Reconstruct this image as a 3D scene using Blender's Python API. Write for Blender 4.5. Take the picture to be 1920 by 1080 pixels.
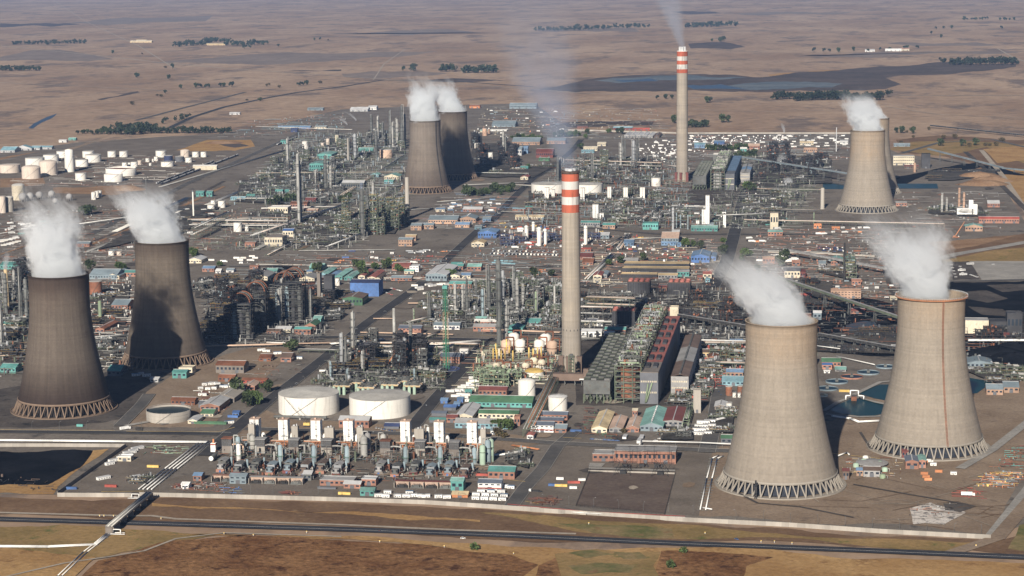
import bpy, math, random
from mathutils import Vector, Matrix
R = math.radians
rnd = random.Random(7)
S = bpy.context.scene
for o in list(bpy.data.objects): bpy.data.objects.remove(o)
C = S.collection

# ---------------------------------------------------------------- camera, light, exposure
CAM_H, FOC, PITCH, ROLL, HEAD = 500.0, 3972.0, 0.154406, 0.011715, R(8.3)
cd = bpy.data.cameras.new('camera'); cam = bpy.data.objects.new('camera', cd); C.objects.link(cam)
cd.sensor_width = 36.0; cd.lens = FOC / 1920 * 36.0; cd.clip_start = 5; cd.clip_end = 90000
cam.matrix_world = Matrix.Translation((0, 0, CAM_H)) @ Matrix.Rotation(HEAD, 4, 'Z') @ Matrix.Rotation(math.pi/2 - PITCH, 4, 'X') @ Matrix.Rotation(-ROLL, 4, 'Z')
S.camera = cam
SUN_EL, SUN_AZ = R(25.5), R(6.4)          # shadows run along +Y, turned 6.4 degrees to +X
w = bpy.data.worlds.new('World'); S.world = w; w.use_nodes = True
nt = w.node_tree; bg = nt.nodes['Background']; sk = nt.nodes.new('ShaderNodeTexSky')
sk.sky_type = 'NISHITA'; sk.sun_disc = False; sk.sun_elevation = SUN_EL; sk.sun_rotation = math.pi + SUN_AZ
sk.altitude = 1600; sk.air_density = 0.5; sk.dust_density = 0.4; sk.ozone_density = 1.5
nt.links.new(sk.outputs[0], bg.inputs[0]); bg.inputs[1].default_value = 0.05
sl = bpy.data.lights.new('sun', 'SUN'); sl.energy = 5.0; sl.angle = R(0.53); sl.color = (1.0, 0.92, 0.80)
so = bpy.data.objects.new('sun', sl); C.objects.link(so)
ld = Vector((math.sin(SUN_AZ)*math.cos(SUN_EL), math.cos(SUN_AZ)*math.cos(SUN_EL), -math.sin(SUN_EL)))
so.rotation_euler = ld.to_track_quat('-Z', 'Y').to_euler()
vs = S.view_settings; vs.view_transform = 'Standard'; vs.look = 'None'; vs.gamma = 1; vs.exposure = 0.36; vs.use_curve_mapping = False
cy = S.cycles; cy.max_bounces = 6; cy.diffuse_bounces = 1; cy.glossy_bounces = 2; cy.transparent_max_bounces = 8; cy.volume_bounces = 6
cy.volume_max_steps = 512; cy.use_denoising = True; cy.caustics_reflective = cy.caustics_refractive = False

# ---------------------------------------------------------------- pixel <-> place
_R = cam.matrix_world.to_3x3(); _E = Vector((0, 0, CAM_H)); _Ri = _R.transposed()
def G(px, py, z=0.0):
    """the point at height z that the photograph (1920 x 1080) shows at px, py"""
    d = _R @ Vector(((px-960)/FOC, (540-py)/FOC, -1)); t = (z - CAM_H)/d.z
    return _E + d*t
def PX(p):
    q = _Ri @ (Vector(p) - _E); return (960 + FOC*q.x/-q.z, 540 - FOC*q.y/-q.z)
def MPP(p): return -(_Ri @ (Vector(p) - _E)).z / FOC      # metres in a pixel there

# ---------------------------------------------------------------- materials
MATS = {}
def mat(name, col, rough=.75, var=.22, sc=.05, stain=0, metal=0, spec=.3, streak=0):
    if name in MATS: return MATS[name]
    m = bpy.data.materials.new(name); m.use_nodes = True; n = m.node_tree.nodes; L = m.node_tree.links
    b = n['Principled BSDF']; b.inputs['Roughness'].default_value = rough; b.inputs['Metallic'].default_value = metal
    b.inputs['Specular IOR Level'].default_value = spec
    g = n.new('ShaderNodeNewGeometry'); mp = n.new('ShaderNodeMapping'); L.new(g.outputs['Position'], mp.inputs[0])
    if streak: mp.inputs['Scale'].default_value = (1, 1, .12)
    t = n.new('ShaderNodeTexNoise'); t.inputs['Scale'].default_value = sc; t.inputs['Detail'].default_value = 6; t.inputs['Roughness'].default_value = .65
    L.new(mp.outputs[0], t.inputs['Vector'])
    r = n.new('ShaderNodeMapRange'); r.inputs[1].default_value = .3; r.inputs[2].default_value = .7
    r.inputs[3].default_value = 1-var; r.inputs[4].default_value = 1+var; L.new(t.outputs[0], r.inputs[0])
    oi = n.new('ShaderNodeObjectInfo'); r2 = n.new('ShaderNodeMapRange'); r2.inputs[3].default_value = 1-var*.6; r2.inputs[4].default_value = 1+var*.6
    L.new(oi.outputs['Random'], r2.inputs[0])
    mu = n.new('ShaderNodeMath'); mu.operation = 'MULTIPLY'; L.new(r.outputs[0], mu.inputs[0]); L.new(r2.outputs[0], mu.inputs[1])
    vm = n.new('ShaderNodeVectorMath'); vm.operation = 'SCALE'; vm.inputs[0].default_value = col[:3]; L.new(mu.outputs[0], vm.inputs['Scale'])
    out = vm.outputs[0]
    if stain:
        t2 = n.new('ShaderNodeTexNoise'); t2.inputs['Scale'].default_value = .35; t2.inputs['Detail'].default_value = 5; L.new(mp.outputs[0], t2.inputs['Vector'])
        r3 = n.new('ShaderNodeMapRange'); r3.inputs[1].default_value = .52; r3.inputs[2].default_value = .72; r3.inputs[4].default_value = stain; L.new(t2.outputs[0], r3.inputs[0])
        mx = n.new('ShaderNodeMix'); mx.data_type = 'RGBA'; L.new(r3.outputs[0], mx.inputs[0]); L.new(out, mx.inputs[6]); mx.inputs[7].default_value = (.10, .06, .04, 1)
        out = mx.outputs[2]
    L.new(out, b.inputs['Base Color']); MATS[name] = m; return m
P = {}
for nm, c, kw in [
    ('white', (.80, .79, .76), dict(stain=.25)), ('cream', (.62, .55, .42), dict(stain=.3)), ('tankwhite', (.76, .73, .67), dict(var=.08, stain=.22, streak=1)),
    ('tankpink', (.62, .53, .45), dict(var=.1, stain=.3, streak=1)), ('tankroof', (.48, .46, .42), dict(stain=.2)),
    ('grey', (.30, .295, .29), dict(stain=.25)), ('lightgrey', (.50, .50, .50), {}), ('darkgrey', (.13, .135, .15), {}), ('slate', (.12, .14, .18), {}),
    ('black', (.025, .026, .032), dict(var=.4)), ('soot', (.05, .05, .055), dict(var=.4)), ('teal', (.05, .31, .29), dict(stain=.3)), ('teallight', (.16, .43, .39), dict(stain=.3)),  # soot tone also serves as shade painted into the gasifier structures
    ('cyan', (.15, .36, .45), dict(stain=.25)), ('blue', (.04, .15, .42), {}), ('bluelight', (.11, .24, .42), dict(stain=.2)), ('bluegrey', (.20, .25, .28), dict(stain=.25)), ('navy', (.03, .055, .16), {}),
    ('red', (.45, .06, .04), {}), ('redroof', (.38, .10, .08), dict(stain=.2)), ('maroon', (.16, .055, .05), dict(stain=.2)), ('brick', (.34, .145, .095), dict(stain=.1)), ('brickpale', (.44, .26, .17), dict(stain=.1)),
    ('rust', (.20, .085, .05), dict(var=.4, stain=.4)), ('brown', (.14, .10, .08), dict(var=.3)), ('orange', (.62, .20, .05), {}), ('yellow', (.70, .45, .05), {}),
    ('green', (.05, .18, .09), {}), ('steelgreen', (.12, .145, .10), dict(var=.35, stain=.35)), ('steelgrey', (.125, .13, .125), dict(var=.35, stain=.4)), ('steeldark', (.035, .035, .036), dict(var=.4, stain=.3)),
    ('palegreen', (.24, .30, .20), dict(stain=.2)), ('minttank', (.32, .42, .33), dict(stain=.1)), ('insul', (.34, .335, .315), dict(var=.3, stain=.3)), ('pinkpipe', (.60, .43, .32), dict(stain=.25)),
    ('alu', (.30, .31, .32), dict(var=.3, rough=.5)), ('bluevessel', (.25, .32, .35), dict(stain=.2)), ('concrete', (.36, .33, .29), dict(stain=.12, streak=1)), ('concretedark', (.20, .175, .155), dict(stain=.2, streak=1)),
    ('sand', (.50, .38, .22), dict(var=.2)), ('goldroof', (.55, .42, .22), dict(var=.25, stain=.15)), ('pinkroof', (.50, .36, .28), dict(stain=.25)),
    ('glass', (.03, .04, .055), dict(rough=.15, spec=.6)), ('tyre', (.02, .02, .02), {}), ('bark', (.10, .075, .055), {}),
    ('leaf', (.045, .062, .026), dict(var=.5, sc=.25)), ('leafdark', (.03, .043, .024), dict(var=.5, sc=.25)), ('leafgreen', (.06, .09, .028), dict(var=.4, sc=.2)), ('leafbrown', (.085, .065, .03), dict(var=.4, sc=.2)),
    ]:
    if nm in ('teal', 'teallight', 'cyan', 'blue', 'bluelight', 'red', 'redroof', 'brick', 'brickpale', 'orange', 'yellow', 'green', 'goldroof', 'navy'):     # dusty, sun-bleached paint
        lum = .3*c[0]+.55*c[1]+.15*c[2]; dust = (lum*1.12+.012, lum+.01, lum*.86+.01); c = tuple(a*.74+b*.26 for a, b in zip(c, dust)); kw = dict(kw); kw['var'] = .34; kw['stain'] = max(.3, kw.get('stain', 0))
    P[nm] = mat(nm, c, **kw)

def ground_mat(name, c1, c2, sc=.02, sc2=.4, c3=None, t3=.6, rough=.95, bump=0, aniso=None, k=.25):
    m = bpy.data.materials.new(name); m.use_nodes = True; n = m.node_tree.nodes; L = m.node_tree.links
    b = n['Principled BSDF']; b.inputs['Roughness'].default_value = rough; b.inputs['Specular IOR Level'].default_value = .0
    g = n.new('ShaderNodeNewGeometry'); mp = n.new('ShaderNodeMapping'); L.new(g.outputs['Position'], mp.inputs[0])
    if aniso: mp.inputs['Scale'].default_value = aniso[:3]; mp.inputs['Rotation'].default_value = (0, 0, aniso[3])
    def noise(s, d=8, ro=.62, v=mp.outputs[0]):
        t = n.new('ShaderNodeTexNoise'); t.inputs['Scale'].default_value = s; t.inputs['Detail'].default_value = d; t.inputs['Roughness'].default_value = ro; L.new(v, t.inputs['Vector']); return t.outputs[0]
    def rng(s, a, b_, lo=0., hi=1.):
        r = n.new('ShaderNodeMapRange'); r.inputs[1].default_value = a; r.inputs[2].default_value = b_; r.inputs[3].default_value = lo; r.inputs[4].default_value = hi; L.new(s, r.inputs[0]); return r.outputs[0]
    def mix(f, a, b_):
        x = n.new('ShaderNodeMix'); x.data_type = 'RGBA'; L.new(f, x.inputs[0])
        for i, v in ((6, a), (7, b_)):
            if isinstance(v, tuple): x.inputs[i].default_value = (*v, 1)
            else: L.new(v, x.inputs[i])
        return x.outputs[2]
    col = mix(rng(noise(sc), .36, .64), c1, c2)
    if c3: col = mix(rng(noise(sc*2.7, 9, .7), t3, t3+.09), col, c3)
    f = rng(noise(sc2, 4, .7, g.outputs['Position']), .25, .75, 1-k, 1+k)
    vm = n.new('ShaderNodeVectorMath'); vm.operation = 'SCALE'; L.new(col, vm.inputs[0]); L.new(f, vm.inputs['Scale'])
    L.new(vm.outputs[0], b.inputs['Base Color'])
    if bump:
        bp = n.new('ShaderNodeBump'); bp.inputs['Strength'].default_value = .6; bp.inputs['Distance'].default_value = bump
        L.new(noise(sc2*.8, 5, .7, g.outputs['Position']), bp.inputs['Height']); L.new(bp.outputs[0], b.inputs['Normal'])
    return m
GM = dict(
    plain=ground_mat('dry_plain', (.285, .195, .135), (.425, .31, .22), .0016, .02, (.195, .15, .122), .52, aniso=(1, .5, 1, .25), k=.3),
    yard=ground_mat('yard', (.15, .13, .112), (.22, .194, .168), .010, .2, (.09, .082, .077), .56),
    bare=ground_mat('bare_earth', (.21, .155, .112), (.295, .228, .17), .015, .3, (.17, .13, .10), .58),
    gravel=ground_mat('grey_gravel', (.145, .123, .103), (.205, .175, .148), .02, .5, (.12, .105, .095), .6),
    asphalt=ground_mat('asphalt', (.048, .048, .053), (.078, .076, .078), .02, .4),
    oldasphalt=ground_mat('worn_asphalt', (.09, .087, .086), (.145, .137, .13), .02, .4),
    highway=ground_mat('highway', (.045, .047, .055), (.06, .062, .07), .02, .4),
    coal=ground_mat('coal', (.006, .007, .009), (.016, .017, .021), .02, .3, (.07, .058, .05), .66, bump=.6),
    dark=ground_mat('dark_earth', (.07, .062, .058), (.12, .105, .095), .02, .3, (.04, .038, .036), .55),
    reeds=ground_mat('brown_reeds', (.155, .075, .035), (.28, .155, .075), .018, .16, (.085, .042, .024), .54, bump=3, k=.55),
    tan=ground_mat('tan_grass', (.33, .195, .085), (.44, .28, .13), .014, .2, (.23, .13, .06), .56, bump=1.),
    olive=ground_mat('olive_grass', (.215, .155, .068), (.34, .225, .105), .014, .2, (.13, .135, .05), .57, bump=.6),
    greeng=ground_mat('green_grass', (.10, .115, .042), (.30, .215, .115), .022, .2, (.22, .14, .075), .56, bump=.6),
    brownbank=ground_mat('brown_bank', (.145, .09, .057), (.215, .14, .088), .014, .2, (.27, .185, .105), .6, bump=.8),
    gravelbrown=ground_mat('brown_gravel', (.11, .083, .072), (.15, .118, .10), .03, .25, (.155, .13, .105), .6, k=.2),
    floor=ground_mat('plant_floor', (.055, .052, .05), (.115, .105, .095), .03, .25, (.16, .14, .12), .6, k=.3),
    burnt=ground_mat('burnt_field', (.078, .066, .062), (.125, .10, .09), .004, .03),
    ash=ground_mat('ash_lagoon', (.10, .125, .15), (.17, .19, .205), .002, .02, (.28, .29, .29), .62, aniso=(.5, 2, 1, 0)),
    mound=ground_mat('earth_mound', (.24, .145, .085), (.34, .225, .14), .02, .25, (.14, .085, .055), .58, bump=1.),
    track=ground_mat('dirt_track', (.34, .29, .235), (.42, .365, .30), .02, .3),
    paving=ground_mat('concrete_paving', (.27, .255, .235), (.36, .34, .31), .03, .4),
    rubble=ground_mat('pale_rubble', (.55, .50, .45), (.66, .61, .56), .05, .3, (.12, .11, .11), .52),
    farfield=ground_mat('grey_field', (.195, .158, .138), (.26, .21, .175), .003, .02),
)
def water_mat(name, c, rough=.3):
    m = mat(name, c, rough, .12, .05, 0, 0, .06); return m
GM['water'] = water_mat('pond_water', (.004, .034, .036)); GM['murk'] = water_mat('murky_water', (.03, .045, .065)); GM['tankwater'] = water_mat('tank_water', (.012, .03, .042))

# ---------------------------------------------------------------- mesh helpers
class MB:
    def __init__(s): s.v = []; s.f = []; s.m = []; s.s = []
    def face(s, pts, m=0, sm=False):
        k = len(s.v); s.v += [tuple(p) for p in pts]; s.f.append(tuple(range(k, k+len(pts)))); s.m.append(m); s.s.append(sm); return s
    def box(s, x0, y0, z0, x1, y1, z1, m=0, bottom=False, top=True):
        k = len(s.v); s.v += [(x0,y0,z0),(x1,y0,z0),(x1,y1,z0),(x0,y1,z0),(x0,y0,z1),(x1,y0,z1),(x1,y1,z1),(x0,y1,z1)]
        fs = [(0,1,5,4),(1,2,6,5),(2,3,7,6),(3,0,4,7)] + ([(4,5,6,7)] if top else []) + ([(3,2,1,0)] if bottom else [])
        for f in fs: s.f.append(tuple(k+i for i in f)); s.m.append(m); s.s.append(False)
        return s
    def cbox(s, x, y, z, dx, dy, dz, m=0): return s.box(x-dx/2, y-dy/2, z, x+dx/2, y+dy/2, z+dz, m, True)
    def lathe(s, prof, n=16, x=0, y=0, m=0, sm=True, cap=True, a0=0., a1=None):
        k = len(s.v); full = a1 is None; cols = n if full else n+1; a1 = a0+2*math.pi if full else a1
        for r, z in prof:
            for i in range(cols):
                a = a0 + (a1-a0)*i/n; s.v.append((x+r*math.cos(a), y+r*math.sin(a), z))
        for j in range(len(prof)-1):
            for i in range(n):
                i2 = (i+1) % cols; s.f.append((k+j*cols+i, k+j*cols+i2, k+(j+1)*cols+i2, k+(j+1)*cols+i)); s.m.append(m); s.s.append(sm)
        if cap and full and prof[-1][0] > .01: s.f.append(tuple(k+(len(prof)-1)*cols+i for i in range(n))); s.m.append(m); s.s.append(False)
        return s
    def cyl(s, x, y, z0, z1, r, n=12, m=0, r2=None): return s.lathe([(r, z0), (r if r2 is None else r2, z1)], n, x, y, m)
    def tube(s, a, b, r, n=5, m=0, cap=False):
        a, b = Vector(a), Vector(b); d = b-a
        if d.length < 1e-6: return s
        d.normalize(); u = d.orthogonal().normalized(); v = d.cross(u); k = len(s.v)
        for p in (a, b):
            for i in range(n):
                t = 2*math.pi*i/n; s.v.append(tuple(p + u*(r*math.cos(t)) + v*(r*math.sin(t))))
        for i in range(n): s.f.append((k+i, k+(i+1) % n, k+n+(i+1) % n, k+n+i)); s.m.append(m); s.s.append(n > 4)
        if cap: s.f.append(tuple(k+n+i for i in range(n))); s.m.append(m); s.s.append(False); s.f.append(tuple(k+n-1-i for i in range(n))); s.m.append(m); s.s.append(False)
        return s
    def path(s, pts, r, n=6, m=0):
        for a, b in zip(pts, pts[1:]): s.tube(a, b, r, n, m, True)
        return s
    def hcyl(s, x, y, z, L, r, axis='x', n=10, m=0):
        d = Vector((L/2, 0, 0)) if axis == 'x' else Vector((0, L/2, 0)); c = Vector((x, y, z)); e = d.normalized()*r*.45
        s.tube(c-d, c+d, r, n, m); s.tube(c+d, c+d+e, r*.97, n, m, True); s.tube(c-d-e, c-d, r*.97, n, m, True); return s
    def gable(s, x0, y0, x1, y1, z, rise, ax='x', m=0, over=.4, t=.25):
        if ax == 'x':
            x0 -= over; x1 += over; y0 -= over; y1 += over; ym = (y0+y1)/2
            A, B_, E, F_ = (x0,y0,z),(x1,y0,z),(x1,ym,z+rise),(x0,ym,z+rise); D, H = (x1,y1,z),(x0,y1,z)
            s.face([A,B_,E,F_],m); s.face([F_,E,D,H],m)
            lo = lambda p: (p[0],p[1],p[2]-t)
            s.face([lo(A),lo(B_),B_,A],m); s.face([lo(D),lo(H),H,D],m); s.face([lo(B_),lo(E),E,B_],m); s.face([lo(E),lo(D),D,E],m); s.face([lo(F_),lo(A),A,F_],m); s.face([lo(H),lo(F_),F_,H],m)
        else:
            x0 -= over; x1 += over; y0 -= over; y1 += over; xm = (x0+x1)/2
            A, B_, E, F_ = (x0,y0,z),(x0,y1,z),(xm,y1,z+rise),(xm,y0,z+rise); D, H = (x1,y1,z),(x1,y0,z)
            s.face([A,F_,E,B_],m); s.face([F_,H,D,E],m)
            lo = lambda p: (p[0],p[1],p[2]-t)
            s.face([lo(A),lo(F_),F_,A],m); s.face([lo(F_),lo(H),H,F_],m); s.face([lo(B_),lo(A),A,B_],m); s.face([lo(H),lo(D),D,H],m); s.face([lo(E),lo(B_),B_,E],m); s.face([lo(D),lo(E),E,D],m)
        return s
    def mesh(s, name, mats):
        me = bpy.data.meshes.new(name); me.from_pydata(s.v, [], s.f)
        for m in (mats if isinstance(mats, (list, tuple)) else [mats]): me.materials.append(P[m] if isinstance(m, str) else m)
        me.polygons.foreach_set('material_index', s.m); me.polygons.foreach_set('use_smooth', s.s); me.update(); return me
    def build(s, name, mats, parent=None, loc=None, rz=0):
        return put(name, s.mesh(name, mats), parent, loc, rz)
def put(name, me, parent=None, loc=None, rz=0):
    o = bpy.data.objects.new(name, me); C.objects.link(o)
    if parent: o.parent = parent; KIDS.setdefault(parent.name, []).append(o)
    if loc is not None: o.location = loc
    if rz: o.rotation_euler = (0, 0, rz)
    return o
ALL = []; LOOK = {}; BASE = {}; KIDS = {}
def tag(o, look, cat, group=None):
    o['category'] = cat
    if group: o['group'] = group
    LOOK[o.name] = BASE[o.name] = look; ALL.append(o); return o
def thing(name, look, cat, loc, rz=0, group=None):
    o = bpy.data.objects.new(name, None); C.objects.link(o); o.location = loc; o.rotation_euler = (0, 0, rz); o.empty_display_size = 2
    return tag(o, look, cat, group)
USED = set()
def use(src, loc, rz=0, look=None, group=None, scale=None):
    """the first call moves the thing itself into place, each later call copies it with its parts and sub-parts"""
    if src.name not in USED: USED.add(src.name); r = src
    else:
        r = src.copy(); C.objects.link(r); LOOK[r.name] = BASE[src.name]; ALL.append(r)
        for ch in KIDS.get(src.name, ()):
            c = ch.copy(); C.objects.link(c); c.parent = r
            for g in KIDS.get(ch.name, ()):
                d = g.copy(); C.objects.link(d); d.parent = c
    r.location = loc; r.rotation_euler = (0, 0, rz); r.scale = scale or (1, 1, 1)
    if look: LOOK[r.name] = look
    if group: r['group'] = group
    elif 'group' in r: del r['group']
    return r
LAYER = [0]
NATURAL = {'farfield', 'burnt', 'tan', 'olive', 'greeng', 'brownbank', 'reeds', 'ash', 'murk', 'mound', 'bare', 'dark', 'coal', 'rubble', 'track', 'floor'}
def rough_edge(pts, k=.09, n=4):
    r = random.Random(int(pts[0][0]*7+pts[0][1]))
    for _ in range(n):
        q = []
        for (a, b), (c, d) in zip(pts, pts[1:]+pts[:1]):
            L = math.hypot(c-a, d-b); q.append((a, b))
            if L > 5: q.append(((a+c)/2+r.uniform(-1, 1)*k*L*.6*(abs(d-b)/L+.15), (b+d)/2+r.uniform(-1, 1)*k*L*.28))
        pts = q
    return pts
def patch(name, pts, material, z=None, kind='structure'):
    """a ground sheet given by its outline in the photograph; each new sheet lies a few centimetres above the last"""
    LAYER[0] += 1; zz = .02 + .008*LAYER[0] if z is None else z
    if material in NATURAL: pts = rough_edge(pts)
    q = [G(x, y, 0) for x, y in pts]; m = MB(); m.face([(p.x, p.y, zz) for p in q])
    me = m.mesh(name, GM[material]); o = put(name, me); o['kind'] = kind
    if me.polygons[0].normal.z < 0: me.flip_normals()
    return o
def strip(name, pts, width, material, z=None, wid2=None, kind='structure'):
    """a road of a width in metres along points of the photograph"""
    LAYER[0] += 1; zz = .02 + .008*LAYER[0] if z is None else z
    q = [G(x, y, 0) for x, y in pts]; m = MB(); lr = []
    for i, p in enumerate(q):
        d = (q[min(i+1, len(q)-1)] - q[max(i-1, 0)]); d.z = 0; d.normalize(); nn = Vector((-d.y, d.x, 0))
        ww = width if wid2 is None else width+(wid2-width)*i/(len(q)-1); lr.append((p+nn*ww/2, p-nn*ww/2))
    for (a, b), (c, d) in zip(lr, lr[1:]): m.face([(b.x,b.y,zz),(d.x,d.y,zz),(c.x,c.y,zz),(a.x,a.y,zz)])
    o = m.build(name, GM[material] if material in GM else P[material]); o['kind'] = kind
    if material in ('asphalt', 'oldasphalt') and width > 12:
        kb = MB()
        for s_ in (1, -1):
            e = [((a, b)[0 if s_ > 0 else 1], (a-b).normalized()*s_) for a, b in lr]
            for (p0, n0), (p1, n1) in zip(e, e[1:]):
                i0, o0, i1, o1 = p0, p0+n0*.5, p1, p1+n1*.5
                kb.face([(i0.x,i0.y,zz+.12),(i1.x,i1.y,zz+.12),(o1.x,o1.y,zz+.12),(o0.x,o0.y,zz+.12)][::s_]); kb.face([(i0.x,i0.y,zz-.1),(i1.x,i1.y,zz-.1),(i1.x,i1.y,zz+.12),(i0.x,i0.y,zz+.12)][::s_])
        k_ = kb.build('kerb', GM['paving']); k_['kind'] = 'structure'
    return o
# ---------------------------------------------------------------- ground, fields, roads, water
def big(name, x0, y0, x1, y1, z, material):
    m = MB(); m.face([(x0,y0,z),(x1,y0,z),(x1,y1,z),(x0,y1,z)]); o = m.build(name, GM[material]); o['kind'] = 'structure'; return o
big('ground', -42000, -1500, 34000, 60000, 0, 'plain')
hb = MB(); hb.box(-42500, -2000, -1.2, 34500, 60500, 506, 0, True)
hm = bpy.data.materials.new('haze_air'); hm.use_nodes = True; hn = hm.node_tree.nodes; hn.remove(hn['Principled BSDF'])
pv = hn.new('ShaderNodeVolumePrincipled'); pv.inputs['Color'].default_value = (.34, .56, 1, 1); pv.inputs['Density'].default_value = 1.8e-5; pv.inputs['Anisotropy'].default_value = .0
hm.node_tree.links.new(pv.outputs[0], hn['Material Output'].inputs['Volume'])
hz = hb.build('haze', hm); hz['kind'] = 'stuff'

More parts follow.
